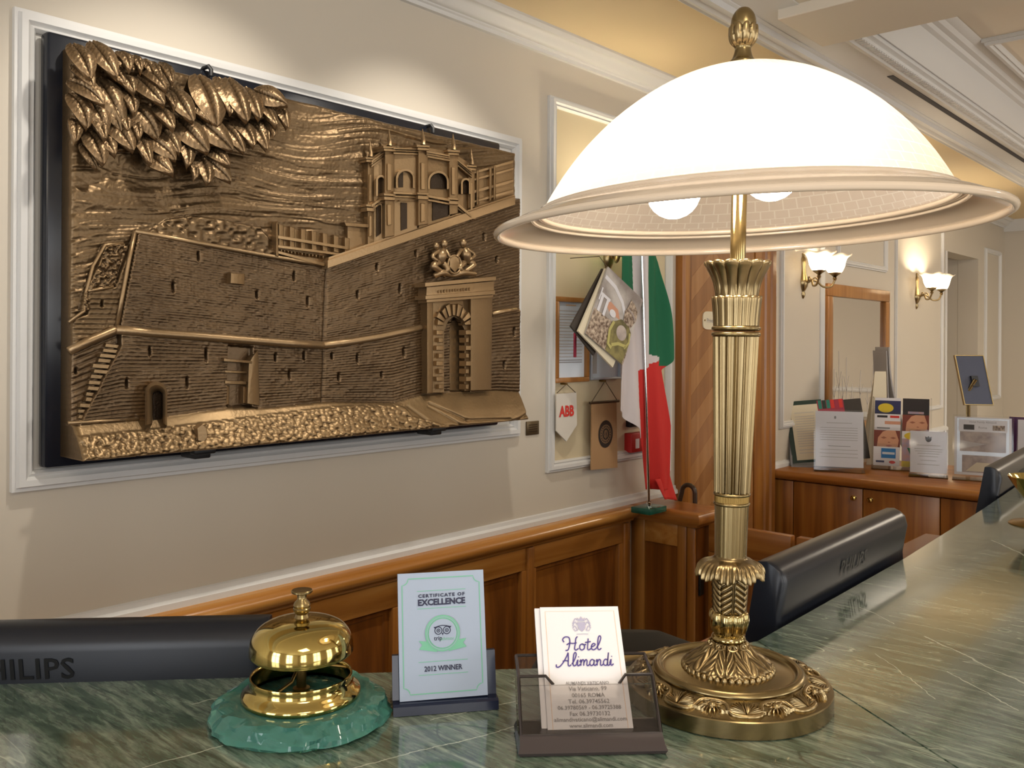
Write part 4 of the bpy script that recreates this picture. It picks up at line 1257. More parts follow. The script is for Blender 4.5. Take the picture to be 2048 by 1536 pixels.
# convex pieces of the notched front sheet
panel([(-w2, 0.010), (w2, 0.010), (w2, 0.0335), (-w2, 0.0335)], 0.000, 0.0018, 'front_sheet', 'smoke_front')
panel([(-w2, 0.0336), (-0.0225, 0.0336), (-0.0275, 0.0385), (-w2, 0.0385)], 0.000, 0.0018, 'front_sheet', 'smoke_front')
panel([(0.0225, 0.0336), (w2, 0.0336), (w2, 0.0385), (0.0275, 0.0385)], 0.000, 0.0018, 'front_sheet', 'smoke_front')
panel([(-w2, 0.006), (w2, 0.006), (w2, 0.0440), (-w2, 0.0440)], 0.0200, 0.0018, 'back_sheet', 'smoke')
for sg in (-1, 1):
    poly = [Vector((sg * w2, 0.0 + 0.010 * SL, 0.010)), Vector((sg * w2, 0.0385 * SL, 0.0385)), Vector((sg * w2, 0.0200 + 0.0440 * SL, 0.0440)), Vector((sg * w2, 0.0200 + 0.006 * SL, 0.006))]
    MB().prism(poly, (sg * 0.0016, 0, 0)).build('side_sheet', 'smoke', ch, smooth=False, local=True)
# dark bevelled edges and base
b = MB()
b.loft([[Vector((sx * (HW + q), y, z)) for sx in (1,)] + [Vector((-sx * (HW + q), y, z)) for sx in (1,)] + [Vector((-(HW + q), yb, z)), Vector((HW + q, yb, z))] for q, y, yb, z in ((0.0, 0.0, 0.040, 0.0003), (0.0012, -0.001, 0.042, 0.0025), (0.0, 0.002, 0.042, 0.0052), (-0.0005, 0.009, 0.032, 0.0105))])
b.build('base', 'smoke_edge', ch, local=True, angle=20)
for pts in ([pl_(-w2, 0.0440, 0.020), pl_(w2, 0.0440, 0.020)], [pl_(-w2, 0.0385, 0), pl_(-0.0275, 0.0385, 0), pl_(-0.0225, 0.0340, 0)], [pl_(0.0225, 0.0340, 0), pl_(0.0275, 0.0385, 0), pl_(w2, 0.0385, 0)],
            [pl_(-w2, 0.010, 0), pl_(-w2, 0.0385, 0), pl_(-w2, 0.0440, 0.020)], [pl_(w2, 0.010, 0), pl_(w2, 0.0385, 0), pl_(w2, 0.0440, 0.020)]):
    MB().tube(pts, 0.0011, 8).build('edge', 'smoke_edge', ch, local=True)
# two stacked cards
CWD, CLN = 0.0572, 0.0905
hm = Matrix.Translation(hc) @ Matrix.Rotation(ang, 4, 'Z')
lean_v = Vector((0, SL, 1)).normalized(); nrm = Vector((0, -1, SL)).normalized()
def card(label, dx, back, first):
    o = Vector((dx - CWD / 2, 0.0050 + 0.008 * SL, 0.0080)) - nrm * back
    ow = hm @ o
    r3 = hm.to_3x3()
    exw, eyw, enw = r3 @ Vector((1, 0, 0)), r3 @ lean_v, r3 @ nrm
    cd = thing('business_card', label, 'card', ow, 0, 'business cards in the plastic holder')
    obox(ow, exw, eyw, enw, 0, CWD, 0, CLN, -0.0006 if first else -0.0030, 0).build('card_stock', 'paper', cd, smooth=False)
    return cd, Sheet(ow, exw, eyw)
card('white business cards stacked at the back of the plastic holder', -0.0032, 0.0022, False)
cd, s = card('white card with violet script and address lines, front of the holder', 0.0006, 0.0005, True)
g = 0.0035
s.line('border', 'ink_peach', [(g, g), (CWD - g, g), (CWD - g, CLN - g), (g, CLN - g)], 0.00035, 1, True)
cxx = CWD / 2 + 0.0005
for yy, tx, sz in ((0.0345, 'ALIMANDI VATICANO', 0.0030), (0.0305, 'Via Vaticano, 99', 0.0040), (0.0262, '00165 ROMA', 0.0040), (0.0220, 'Tel. 06.39745562', 0.0040), (0.0179, '06.39780569 - 06.39725388', 0.0038), (0.0138, 'Fax 06.39730132', 0.0040), (0.0098, 'alimandivaticano@alimandi.com', 0.0038), (0.0060, 'www.alimandi.com', 0.0038)):
    s.text('address', 'ink_grey', tx, cxx, yy, sz, 2, 0.00004)


def script(sheet, part, m, word, x, y, sc, w):
    G = {
        'H': (0.70, [[(-0.40, 0.60), (-0.50, 0.80), (-0.34, 0.99), (-0.06, 0.96), (0.02, 0.70), (-0.02, 0.30), (-0.12, 0.02), (-0.30, -0.02)], [(0.58, 1.02), (0.46, 0.86), (0.42, 0.50), (0.36, 0.12), (0.46, 0.0), (0.64, 0.12)], [(-0.22, 0.40), (0.0, 0.52), (0.24, 0.50), (0.52, 0.54)]]),
        'A': (0.72, [[(-0.46, 0.14), (-0.44, -0.06), (-0.22, -0.04), (0.06, 0.28), (0.32, 0.74), (0.44, 1.04)], [(0.44, 1.04), (0.46, 0.6), (0.44, 0.1), (0.54, 0.0), (0.66, 0.10)], [(0.02, 0.36), (0.24, 0.42), (0.48, 0.38)]]),
        'o': (0.46, [[(0.22, 0.46), (0.06, 0.36), (0.04, 0.12), (0.18, 0.0), (0.36, 0.12), (0.36, 0.36), (0.22, 0.46), (0.3, 0.4), (0.5, 0.40)]]),
        't': (0.36, [[(0.2, 0.86), (0.16, 0.4), (0.14, 0.1), (0.22, 0.0), (0.38, 0.1)], [(-0.04, 0.56), (0.14, 0.58), (0.38, 0.62)]]),
        'e': (0.42, [[(0.02, 0.2), (0.22, 0.28), (0.34, 0.40), (0.22, 0.48), (0.08, 0.34), (0.06, 0.12), (0.2, 0.0), (0.42, 0.12)]]),
        'l': (0.34, [[(0.0, 0.14), (0.18, 0.42), (0.34, 0.86), (0.28, 1.04), (0.16, 0.9), (0.10, 0.4), (0.10, 0.1), (0.2, 0.0), (0.36, 0.12)]]),
        'i': (0.26, [[(0.0, 0.16), (0.12, 0.46), (0.09, 0.1), (0.16, 0.0), (0.3, 0.12)], [(0.16, 0.66), (0.19, 0.72)]]),
        'm': (0.74, [[(0.0, 0.3), (0.1, 0.46), (0.08, 0.0)], [(0.08, 0.2), (0.22, 0.46), (0.32, 0.38), (0.30, 0.0)], [(0.30, 0.2), (0.46, 0.46), (0.56, 0.38), (0.54, 0.08), (0.62, 0.0), (0.76, 0.12)]]),
        'n': (0.54, [[(0.0, 0.3), (0.1, 0.46), (0.08, 0.0)], [(0.08, 0.2), (0.24, 0.46), (0.36, 0.38), (0.34, 0.08), (0.42, 0.0), (0.56, 0.12)]]),
        'a': (0.50, [[(0.36, 0.40), (0.2, 0.48), (0.05, 0.32), (0.05, 0.1), (0.16, 0.0), (0.32, 0.14), (0.38, 0.44), (0.34, 0.12), (0.42, 0.0), (0.54, 0.12)]]),
        'd': (0.50, [[(0.36, 0.40), (0.2, 0.48), (0.05, 0.32), (0.05, 0.1), (0.16, 0.0), (0.32, 0.14), (0.44, 1.0), (0.34, 0.12), (0.42, 0.0), (0.54, 0.12)]]),
    }
    for cch in word:
        adv, strokes = G[cch]
        for st_ in strokes:
            pts = catmull([(p[0] + 0.18 * p[1] * 0.4, p[1], 0) for p in st_], 6)
            sheet.line(part, m, [(x + p.x * sc, y + p.y * sc) for p in pts], w, 2)
        x += adv * sc


script(s, 'script_lettering', 'ink_violet', 'Hotel', 0.0190, 0.0578, 0.0098, 0.00085)
script(s, 'script_lettering', 'ink_violet', 'Alimandi', 0.0130, 0.0465, 0.0092, 0.00085)
# pale crest: shield, crown and mantling
kx, ky = cxx, 0.0765
for i in range(9):
    a = math.radians(200 + i * 17.5)
s.poly('crest', 'ink_lilac', [(kx - 0.0028, ky + 0.002), (kx + 0.0028, ky + 0.002), (kx + 0.0026, ky - 0.0025), (kx, ky - 0.0052), (kx - 0.0026, ky - 0.0025)], 2)
s.poly('crest', 'ink_lilac', [(kx - 0.0024, ky + 0.0028), (kx + 0.0024, ky + 0.0028), (kx + 0.0030, ky + 0.0056), (kx + 0.0014, ky + 0.0042), (kx, ky + 0.0064), (kx - 0.0014, ky + 0.0042), (kx - 0.0030, ky + 0.0056)], 2)
for sg in (-1, 1):
    for rr0, aa in ((0.0048, 0.0), (0.0058, 0.5), (0.0050, -0.6)):
        s.line('crest', 'ink_lilac', [(kx + sg * (0.0030 + 0.0034 * t), ky + aa * 0.005 + 0.0022 * math.sin(3.6 * t + aa)) for t in (i / 6 for i in range(7))], 0.0007, 2)
    s.line('crest', 'ink_lilac', [(kx + sg * 0.0030, ky - 0.004), (kx + sg * 0.0050, ky - 0.0046), (kx + sg * 0.0058, ky - 0.0030)], 0.0006, 2)
s.rect('crest', 'ink_lilac', kx - 0.0042, ky - 0.0072, kx + 0.0042, ky - 0.0068, 2)
s.build(cd)

# ================================================================== MONITORS seen from behind
def monitor(label, origin, along, top_h, width, desk_z):
    """origin: counter-edge corner; along: unit direction of the screen; back faces the counter"""
    along = Vector((along[0], along[1], 0)).normalized()
    out = Vector((along.y, -along.x, 0))        # towards the counter / photographer
    mz = CT + top_h
    hgt = 0.235
    o = Vector((origin[0], origin[1], 0)) - out * 0.010
    base = o + along * width / 2 - out * 0.03
    mo = thing('computer_monitor', label, 'monitor', (base.x, base.y, desk_z), 0, 'black computer monitors')
    tilt = 0.17
    prof = [(-0.018, hgt), (-0.008, hgt + 0.001), (0.0, hgt - 0.002), (0.007, hgt - 0.007), (0.012, hgt - 0.018), (0.012, hgt - 0.052), (0.014, hgt - 0.060), (0.020, hgt - 0.072), (0.022, hgt - 0.082), (0.016, hgt - 0.11), (0.014, hgt - 0.17), (0.0, 0.004), (-0.012, 0.0), (-0.018, 0.0)]
    z0 = mz - hgt
    loops = []
    for x, k in ((0.0, 0.88), (0.0015, 0.95), (0.005, 0.99), (0.010, 1.0), (width - 0.010, 1.0), (width - 0.005, 0.99), (width - 0.0015, 0.95), (width, 0.88)):
        loops.append([o + along * x + out * (-0.018 + (y + 0.018) * k + (z - hgt + 0.06) * tilt - 0.012) + Vector((0, 0, z0 + (z if k > .99 else hgt / 2 + (z - hgt / 2) * (0.985 + 0.015 * k)))) for y, z in prof])
    body = MB().loft(loops).build('housing', 'black_plastic', mo, angle=50)
    fl = [o + along * x + out * (-0.0305 + (z - hgt + 0.06) * tilt) + Vector((0, 0, z0 + z)) for x, z in ((0.012, 0.02), (width - 0.012, 0.02), (width - 0.012, hgt - 0.012), (0.012, hgt - 0.012))]
    MB().prism(fl, -out * 0.0012).build('screen', 'screen', mo, smooth=False)
    # raised maker's lettering on the back
    tz = hgt - 0.031
    so = o + along * (width / 2) + out * (0.0 + (tz - hgt + 0.06) * tilt) + Vector((0, 0, z0 + tz))
    up = (Vector((0, 0, 1)) + out * tilt).normalized()
    S = Sheet(so, along, up, 0.0008)
    S.text('raised_lettering', 'black_letter', 'PHILIPS', 0, 0, 0.024, 1, 0.0003, spacing=1.05)
    S.build(mo)
    b = MB().tube([base + Vector((0, 0, desk_z + 0.008 - base.z)), base + Vector((0, 0, z0 + 0.1 - base.z))], 0.018, 16)
    b.build('stand_neck', 'black_plastic', mo)
    MB().lathe([(0, 0), (0.095, 0), (0.098, 0.004), (0.09, 0.009), (0.03, 0.014), (0, 0.014)], (base.x, base.y, desk_z), n=40).build('stand_foot', 'black_plastic', mo)
    return mo


M['black_letter'] = mat('black_letter', (0.003, 0.003, 0.004), 0.5)
M['black_gloss'] = mat('black_gloss_letter', (0.004, 0.004, 0.005), 0.12)
pL = onz(530, 1361, CT)
monitor('black monitor back at the left edge beside the brass bell', (pL - Vector((dg.x, dg.y, 0)) * 0.37), (dg.x, dg.y), 0.043, 0.37, 0.953)
p0, p1 = onz(1513, 1283, CT) + Vector((0, 0.062, 0)), onz(1806, 1118, CT) + Vector((0, 0.030, 0))
monitor('black monitor back rising behind the marble counter right of the lamp', p0, p1 - p0, 0.056, (p1 - p0).length, 0.953)
p0 = onz(1964, 1018, CT) + Vector((-0.004, 0.15, 0))
monitor('farther black monitor cut off by the right edge, beside the brass bowl', p0, (-0.06, 1, 0), 0.050, 0.43, 0.953)
# desk under the first monitor
q0 = pL - Vector((dg.x, dg.y, 0)) * 0.9; nd = Vector((nr.x, nr.y, 0))
d2 = thing('work_desk', 'low oak desk hidden behind the diagonal counter carrying the leftmost monitor', 'desk', (q0.x, q0.y, 0))
fl = [q0 + nd * 0.01, q0 - nd * 0.30, q0 - nd * 0.30 + Vector((dg.x, dg.y, 0)) * 0.95, q0 + nd * 0.01 + Vector((dg.x, dg.y, 0)) * 0.95]
MB().prism([(p.x, p.y, 0.923) for p in fl], (0, 0, 0.03)).build('worktop', 'wood_desk', d2, smooth=False)
MB().prism([(p.x, p.y, 0) for p in (fl[1], fl[1] + nd * 0.02, fl[2] + nd * 0.02, fl[2])], (0, 0, 0.923)).build('panel', 'wood', d2, smooth=False)

# ================================================================== OFFICE CHAIR behind the counter
cc = cw(0.246, 1.66, 0)
oc_ = thing('office_chair', 'dark grey upholstered office chair with rounded back behind the counter', 'chair', (cc.x - 0.02, cc.y - 0.02, 0), math.radians(42 + 180))
zt = CAMZ - (1262 - 684.7) * 1.66 / FPX
loops = []
for i in range(13):
    t = -1 + 2 * i / 12
    wv = math.sqrt(max(0.02, 1 - t * t))
    zz = zt - 0.19 + 0.19 * t
    loops.append([(0.20 * wv ** 0.6 * math.copysign(abs(math.cos(a)) ** 0.7, math.cos(a)), 0.03 * wv ** 0.5 * math.sin(a) + 0.05 * (0.20 * wv * math.cos(a) / 0.2) ** 2 * -1 + 0.0, zz) for a in (2 * math.pi * k / 28 for k in range(28))])
MB().loft(loops).build('backrest', 'chair', oc_, local=True, angle=180)
b = MB().loft([[(0.23 * q * math.copysign(abs(math.cos(a)) ** 0.7, math.cos(a)), -0.22 + 0.22 * q * math.copysign(abs(math.sin(a)) ** 0.7, math.sin(a)), z) for a in (2 * math.pi * k / 28 for k in range(28))] for q, z in ((0.8, 0.43), (0.97, 0.445), (1.0, 0.47), (0.95, 0.495), (0.7, 0.505))])
b.build('seat', 'chair', oc_, local=True, angle=180)
MB().tube(catmull([(0, -0.1, 0.43), (0, 0.06, 0.44), (0, 0.055, 0.6), (0, 0.03, zt - 0.25)], 5), 0.016, 10).build('back_arm', 'black_plastic', oc_, local=True)
MB().tube([(0, -0.22, 0.07), (0, -0.22, 0.43)], 0.025, 14).build('column', 'black_plastic', oc_, local=True)
for i in range(5):
    a = 2 * math.pi * i / 5
    e = (0.26 * math.cos(a), -0.22 + 0.26 * math.sin(a))
    lg = MB().tube([(0, -0.22, 0.09), (e[0], e[1], 0.065)], [0.022, 0.013], 10).build('leg', 'black_plastic', oc_, local=True)
    MB().lathe([(0, -0.012), (0.026, -0.012), (0.028, -0.008), (0.028, 0.008), (0.026, 0.012), (0, 0.012)], n=20).xf(Matrix.Translation((e[0], e[1], 0.028)) @ Matrix.Rotation(math.pi / 2, 4, 'X')).build('caster', 'black_plastic', lg, local=True)

# ================================================================== BRASS BOWL at the counter's far side
zb_ = 1.32
bw = cw((2078 - 1024) / FPX * zb_, zb_, CT)
bo = thing('brass_bowl', 'gilded footed bowl at the right edge of the marble counter', 'bowl', bw)
MB().lathe([(0.0, 0.022), (0.006, 0.022), (0.012, 0.030), (0.024, 0.045), (0.034, 0.060), (0.0395, 0.069), (0.0405, 0.0705), (0.0395, 0.0715), (0.036, 0.068), (0.026, 0.056), (0.014, 0.042), (0.0, 0.038)], n=64).build('bowl', 'brass', bo, local=True)
MB().lathe([(0.0, 0.024), (0.006, 0.024), (0.005, 0.012), (0.012, 0.006), (0.036, 0.003), (0.039, 0.001), (0.039, 0.0), (0, 0)], n=64).build('foot', 'brass_dark', bo, local=True)

# ================================================================== BRONZE RELIEF
RD = 0.075
RY0, RY1, RZ0, RZ1 = 0.603, 1.706, 1.222, 1.906
rel = thing('bronze_relief', 'large bronze relief of a fortress wall, gate and leafy branch on black board', 'relief', (XW, 1.15, RZ0))
MB().box((XW + 0.006, 0.578, 1.203), (XW + 0.036, 1.688, 1.934), bev=0.006).build('backing_board', 'black_board', rel)


def rp(px, py, d):
    return onw(px, py, d)


def vnoise(x, y, seed):
    r = np.random.default_rng(seed).random((64, 64))
    xi = np.floor(x).astype(int); yi = np.floor(y).astype(int)
    fx = x - xi; fy_ = y - yi
    fx = fx * fx * (3 - 2 * fx); fy_ = fy_ * fy_ * (3 - 2 * fy_)
    a = r[yi % 64, xi % 64]; b_ = r[yi % 64, (xi + 1) % 64]; c_ = r[(yi + 1) % 64, xi % 64]; d_ = r[(yi + 1) % 64, (xi + 1) % 64]
    return (a * (1 - fx) + b_ * fx) * (1 - fy_) + (c_ * (1 - fx) + d_ * fx) * fy_


def inpoly(X, Y, poly):
    ins = np.zeros(X.shape, bool)
    n = len(poly)
    for i in range(n):
        x0, y0 = poly[i]; x1, y1 = poly[(i + 1) % n]
        if y0 == y1:
            continue
        c = ((y0 > Y) != (y1 > Y)) & (X < (x1 - x0) * (Y - y0) / (y1 - y0) + x0)
        ins ^= c
    return ins


def interp_line(X, pts):
    xs = [p[0] for p in pts]; ys = [p[1] for p in pts]
    return np.interp(X, xs, ys)


def blur(h, k):
    for _ in range(k):
        p = np.pad(h, 1, mode='edge')
        h = (p[1:-1, 1:-1] * 4 + p[:-2, 1:-1] * 2 + p[2:, 1:-1] * 2 + p[1:-1, :-2] * 2 + p[1:-1, 2:] * 2 + p[:-2, :-2] + p[2:, 2:] + p[:-2, 2:] + p[2:, :-2]) / 16
    return h


NY, NZ = 860, 560
gy = np.linspace(RY0, RY1, NY); gz_ = np.linspace(RZ0, RZ1, NZ)
GY, GZ = np.meshgrid(gy, gz_)
dX = XW + RD
zc = dX * F_.x + GY * F_.y
xc = (dX * R_.x + GY * R_.y) / zc * FPX
yc_ = -(GZ - CAMZ) / zc * FPX
PX = 1024 + xc * math.cos(ROLL) - yc_ * math.sin(ROLL)
PY = 683 + xc * math.sin(ROLL) + yc_ * math.cos(ROLL)
TOP1 = [(270, 462), (655, 533)]
COR = [(128, 703), (232, 660), (420, 674), (645, 690), (760, 672), (855, 652), (985, 627), (1040, 618)]
COPE = [(655, 531), (1040, 394)]
GRD = [(120, 851), (278, 838), (447, 816), (519, 816), (648, 804), (778, 806), (827, 792), (859, 787), (983, 780), (1045, 783)]
COB = [(120, 872), (284, 856), (447, 836), (650, 812), (790, 808), (800, 830), (905, 862), (1045, 880)]
cory = interp_line(PX, COR); gry = interp_line(PX, GRD); copey = interp_line(PX, COPE); topy = interp_line(PX, TOP1); coby = interp_line(PX, COB)
# sky: long combed waves
wp1 = vnoise(PX / 150 + 3, PY / 90 + 1, 1) * 40 + 26 * np.sin(PX / 190.0 + 0.5) + (PX - 480) * 0.10 * np.clip((PY - 330) / 150, -1, 1)
sy_ = PY + wp1
stream = vnoise(PX / 120 + 9, sy_ / 11, 3) + 0.5 * vnoise(PX / 60, sy_ / 5, 4)
ridge = (1 - np.abs(2 * vnoise(PX / 110 + 2, sy_ / 10, 5) - 1)) ** 8 * (vnoise(PX / 90, PY / 60, 15) > 0.45)
crease = (1 - np.abs(2 * vnoise(PX / 140 + 7, sy_ / 8, 25) - 1)) ** 10
patchy = vnoise(PX / 120 + 4, PY / 80, 33)
h = (0.0016 + 0.0030 * patchy) * (stream - 0.7) + 0.0024 * ridge * patchy - 0.0022 * crease * (0.3 + patchy) + 0.0035 * (vnoise(PX / 40, PY / 30, 6) - 0.5) + 0.0008 * vnoise(PX / 4, PY / 4, 16)
# distant hill texture
m = inpoly(PX, PY, [(285, 470), (330, 440), (380, 432), (440, 440), (520, 455), (560, 515), (400, 500)])
h = np.where(m, 0.002 + 0.006 * vnoise(PX / 9, PY / 7, 7), h)
# bushes at the left
m = inpoly(PX, PY, [(205, 492), (246, 486), (226, 572), (182, 582), (174, 622), (158, 622), (164, 588), (190, 532)])
h = np.where(m, 0.006 + 0.010 * vnoise(PX / 4.2, PY / 3.6, 8), h)
# fortress masonry
def brick(v, n, u, m_):
    row = np.floor(v * n)
    j = np.minimum(v * n - row, 1 - (v * n - row))
    w = vnoise(u / 30 + row * 3.7, row * 1.31 + 0.2, 12 + m_)
    g = -0.0016 * np.exp(-(j / 0.16) ** 2) * (0.25 + w * 1.1)
    uu_ = u / 13.0 + (row % 2) * 0.5
    k = np.abs(uu_ - np.round(uu_))
    return g - 0.0007 * np.exp(-(k / 0.07) ** 2) * (vnoise(u / 40, row * 0.7, 40 + m_) > 0.5) + 0.0022 * (vnoise(u / 26, v * n / 3.0, 60 + m_) - 0.5) + 0.0012 * (vnoise(u / 7, v * n / 1.2, 70 + m_) - 0.5)
leftx = np.interp(PY, [462, 658], [270, 232])
left_edge2 = np.interp(PY, [690, 845], [232, 150])
mA = (PY > topy) & (PX > leftx) & (PX < 652) & (PY <= cory)
mB = (PY > copey) & (PX >= 652) & (PY <= cory)
mC = (PY > cory) & (PY <= gry)
tA = (PX - 250) / 400.0
hA = 0.016 - 0.012 * np.clip(tA, 0, 1); hB = 0.004 + 0.016 * np.clip((PX - 652) / 380, 0, 1)
h = np.where(mA, hA + brick((PY - topy) / (cory - topy + 1), 36, PX, 0), h)
h = np.where(mB, hB + brick((PY - copey) / (cory - copey + 1), 36, PX, 1), h)
h = np.where(mC, np.where(PX < 652, hA, hB) + 0.004 + brick((PY - cory) / (gry - cory + 1), 24, PX, 2), h)
m = inpoly(PX, PY, [(268, 466), (232, 660), (118, 706), (118, 648), (172, 627), (176, 584), (226, 574)])
h = np.where(m, 0.009 + brick((PY - 480) / 220, 22, PX + PY * 0.4, 3), h)
m = (PX < left_edge2) & (PY > cory) & (PY <= gry)
h = np.where(m, 0.005 + brick((PY - cory) / 150, 12, PX, 4), h)
# vertical seam of the re-entrant corner
h -= np.where((PY > 530) & (PY < 805), 0.004 * np.exp(-((PX - (652 - (PY - 530) * 0.045)) / 3.0) ** 2), 0)
# arrow slits and pockets
for sx, sy, sl in ((391, 513, 14), (340, 575, 16), (585, 553, 14), (613, 604, 15), (510, 590, 12), (290, 703, 14), (405, 710, 20), (244, 766, 16), (366, 765, 17), (545, 715, 12), (603, 712, 12), (574, 750, 14), (660, 712, 10), (709, 718, 14), (673, 754, 12), (757, 750, 10), (800, 705, 14), (712, 590, 12), (795, 578, 14), (750, 535, 10), (826, 508, 10), (959, 475, 12), (984, 520, 10), (1016, 665, 14), (996, 730, 12), (150, 742, 10), (200, 608, 10)):
    h -= 0.012 * np.exp(-((PX - sx) / 1.9) ** 2 - ((PY - sy) / (sl * 0.62)) ** 4)
    h += 0.0022 * np.exp(-((PX - sx + 1) / 2.2) ** 2 - ((PY - sy - sl * 0.8) / 2.2) ** 2)
# sunk doorway bay and gate opening
m = inpoly(PX, PY, [(450, 690), (500, 694), (497, 812), (447, 812)])
h = np.where(m, 0.0, h)
m = inpoly(PX, PY, [(890, 782), (890, 660), (897, 640), (908, 628), (918, 636), (926, 655), (929, 782)])
h = np.where(m, 0.002, h)
# rolled ground at the foot
gt = np.clip((PY - gry) / 62.0, 0, 1.6)
mG = PY > gry
lump = 0.004 * (vnoise(PX / 60, PY / 22, 9) - 0.5)
cell = 8.5
cxn = PX / cell; cyn = PY / (cell * 0.85)
best = np.full(PX.shape, 9.0)
jr = np.random.default_rng(9).random((128, 128, 2))
ci = np.floor(cxn).astype(int); cj = np.floor(cyn).astype(int)
for a in (-1, 0, 1):
    for c in (-1, 0, 1):
        q = jr[(cj + c) % 128, (ci + a) % 128]
        best = np.minimum(best, (cxn - (ci + a + q[..., 0])) ** 2 + (cyn - (cj + c + q[..., 1])) ** 2)
cob = np.clip(1 - best * 1.7, 0, 1) ** 0.5
roll_ = 0.018 + 0.040 * np.clip(gt, 0, 1.3) ** 0.85
gh = roll_ + lump * 0.6
mound = (PX > 780) & (PY < 800 + (PX - 780) * 0.52)
gh = np.where((PY > coby) & ~mound, gh + 0.0058 * cob - 0.002, gh - 0.0005)
for ax_, ay_, bx_, by_ in ((842, 806, 905, 838), (905, 838, 990, 836), (838, 812, 905, 858), (800, 812, 858, 872), (1000, 840, 1040, 820)):
    tt = np.clip(((PX - ax_) * (bx_ - ax_) + (PY - ay_) * (by_ - ay_)) / ((bx_ - ax_) ** 2 + (by_ - ay_) ** 2), 0, 1)
    dd = np.hypot(PX - ax_ - tt * (bx_ - ax_), PY - ay_ - tt * (by_ - ay_))
    gh -= 0.0035 * np.exp(-(dd / 3) ** 2)
h = np.where(mG, gh, h)
h = blur(h, 1)
Xs = XW + RD + h
# rounded outer edge
edge = np.minimum.reduce([GY - RY0, RY1 - GY, GZ - RZ0, RZ1 - GZ])
rd = 0.010
Xs -= np.where(edge < rd, rd - np.sqrt(np.clip(rd ** 2 - (rd - edge) ** 2, 0, None)), 0)
verts = np.stack([Xs, GY, GZ], -1).reshape(-1, 3)
idx = np.arange(NY * NZ).reshape(NZ, NY)
quads = np.stack([idx[:-1, :-1], idx[:-1, 1:], idx[1:, 1:], idx[1:, :-1]], -1).reshape(-1, 4)
b = MB()
vl = [tuple(v) for v in verts.tolist()]
fl = [tuple(q) for q in quads.tolist()]
ring_i = list(idx[0, :]) + list(idx[1:, -1]) + list(idx[-1, -2::-1]) + list(idx[-2:0:-1, 0])
base_n = len(vl)
for i in ring_i:
    v = vl[i]; vl.append((XW + 0.037, v[1], v[2]))
nrng = len(ring_i)
for i in range(nrng):
    j = (i + 1) % nrng
    fl.append((int(ring_i[i]), int(ring_i[j]), base_n + j, base_n + i))
reg = np.where(mG, 2, np.where(mA | mB | mC, 1, 0))[:-1, :-1].reshape(-1).tolist()
b.v, b.f, b.mi = vl, fl, reg + [0] * (len(fl) - len(reg))
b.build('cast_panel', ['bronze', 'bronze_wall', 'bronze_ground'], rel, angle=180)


def rprism(b, poly, d0, d1, mi=0):
    """outline given on the relief face, raised from d0 to d1 above the board"""
    jr_ = random.Random(int(sum(x * 7 + y * 13 for x, y in poly)))
    poly = [(x + jr_.uniform(-0.5, 0.5), y + jr_.uniform(-0.5, 0.5)) for x, y in poly]
    xs = [p[0] for p in poly]; ys = [p[1] for p in poly]
    cx, cy = (min(xs) + max(xs)) / 2, (min(ys) + max(ys)) / 2
    hx, hy = max(1e-3, (max(xs) - min(xs)) / 2), max(1e-3, (max(ys) - min(ys)) / 2)
    q = 1.3
    ch_ = min(0.004, (d1 - d0) * 0.3)
    mid = [rp(x, y, d1 - ch_) for x, y in poly]
    top = [rp(x - q * (x - cx) / hx, y - q * (y - cy) / hy, d1) for x, y in poly]
    b.loft([[(XW + d0, p.y, p.z) for p in mid], mid, top], mi=mi)
    return b


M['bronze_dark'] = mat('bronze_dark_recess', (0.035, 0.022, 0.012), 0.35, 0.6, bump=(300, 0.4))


# torus moulding between upper and lower wall
def rtube(pts, d, r, name='cornice', m='bronze_light', par=rel):
    return MB().tube([rp(x, y, d) for x, y in pts], r, 10).build(name, m, par, angle=180)
rtube([(138, 703), (180, 681), (228, 661), (238, 660)], RD + 0.014, 0.0075)
rtube([(232, 659), (300, 666), (400, 673), (500, 681), (580, 687), (645, 691)], RD + 0.018, 0.0080)
rtube([(643, 691), (700, 684), (760, 674), (810, 663), (858, 652)], RD + 0.014, 0.0075)
rtube([(984, 628), (1010, 622), (1032, 619)], RD + 0.022, 0.006)
# sloping coping and bastion edge
b = MB(); rprism(b, [(654, 522), (1030, 392), (1031, 408), (654, 537)], RD - 0.002, RD + 0.026); rprism(b, [(656, 516), (1028, 388), (1028, 393), (655, 523)], RD - 0.002, RD + 0.020)
b.build('coping', 'bronze_light', rel, angle=50)
rtube([(270, 462), (400, 487), (520, 509), (600, 522), (652, 530)], RD + 0.012, 0.0045, 'bastion_edge')
rtube([(270, 462), (258, 520), (245, 590), (233, 658)], RD + 0.011, 0.0038, 'bastion_edge')
rtube([(246, 486), (210, 490), (186, 532), (172, 585), (168, 622), (138, 645)], RD + 0.008, 0.003, 'parapet_edge')
rtube([(176, 582), (226, 573)], RD + 0.010, 0.003, 'parapet_edge')
rtube([(136, 846), (278, 838)], RD + 0.018, 0.003, 'kerb')
# plaque on the bastion
b = MB(); rprism(b, [(461, 545), (490, 548), (489, 570), (460, 567)], RD, RD + 0.024); b.build('plaque_block', 'bronze', rel, angle=50)
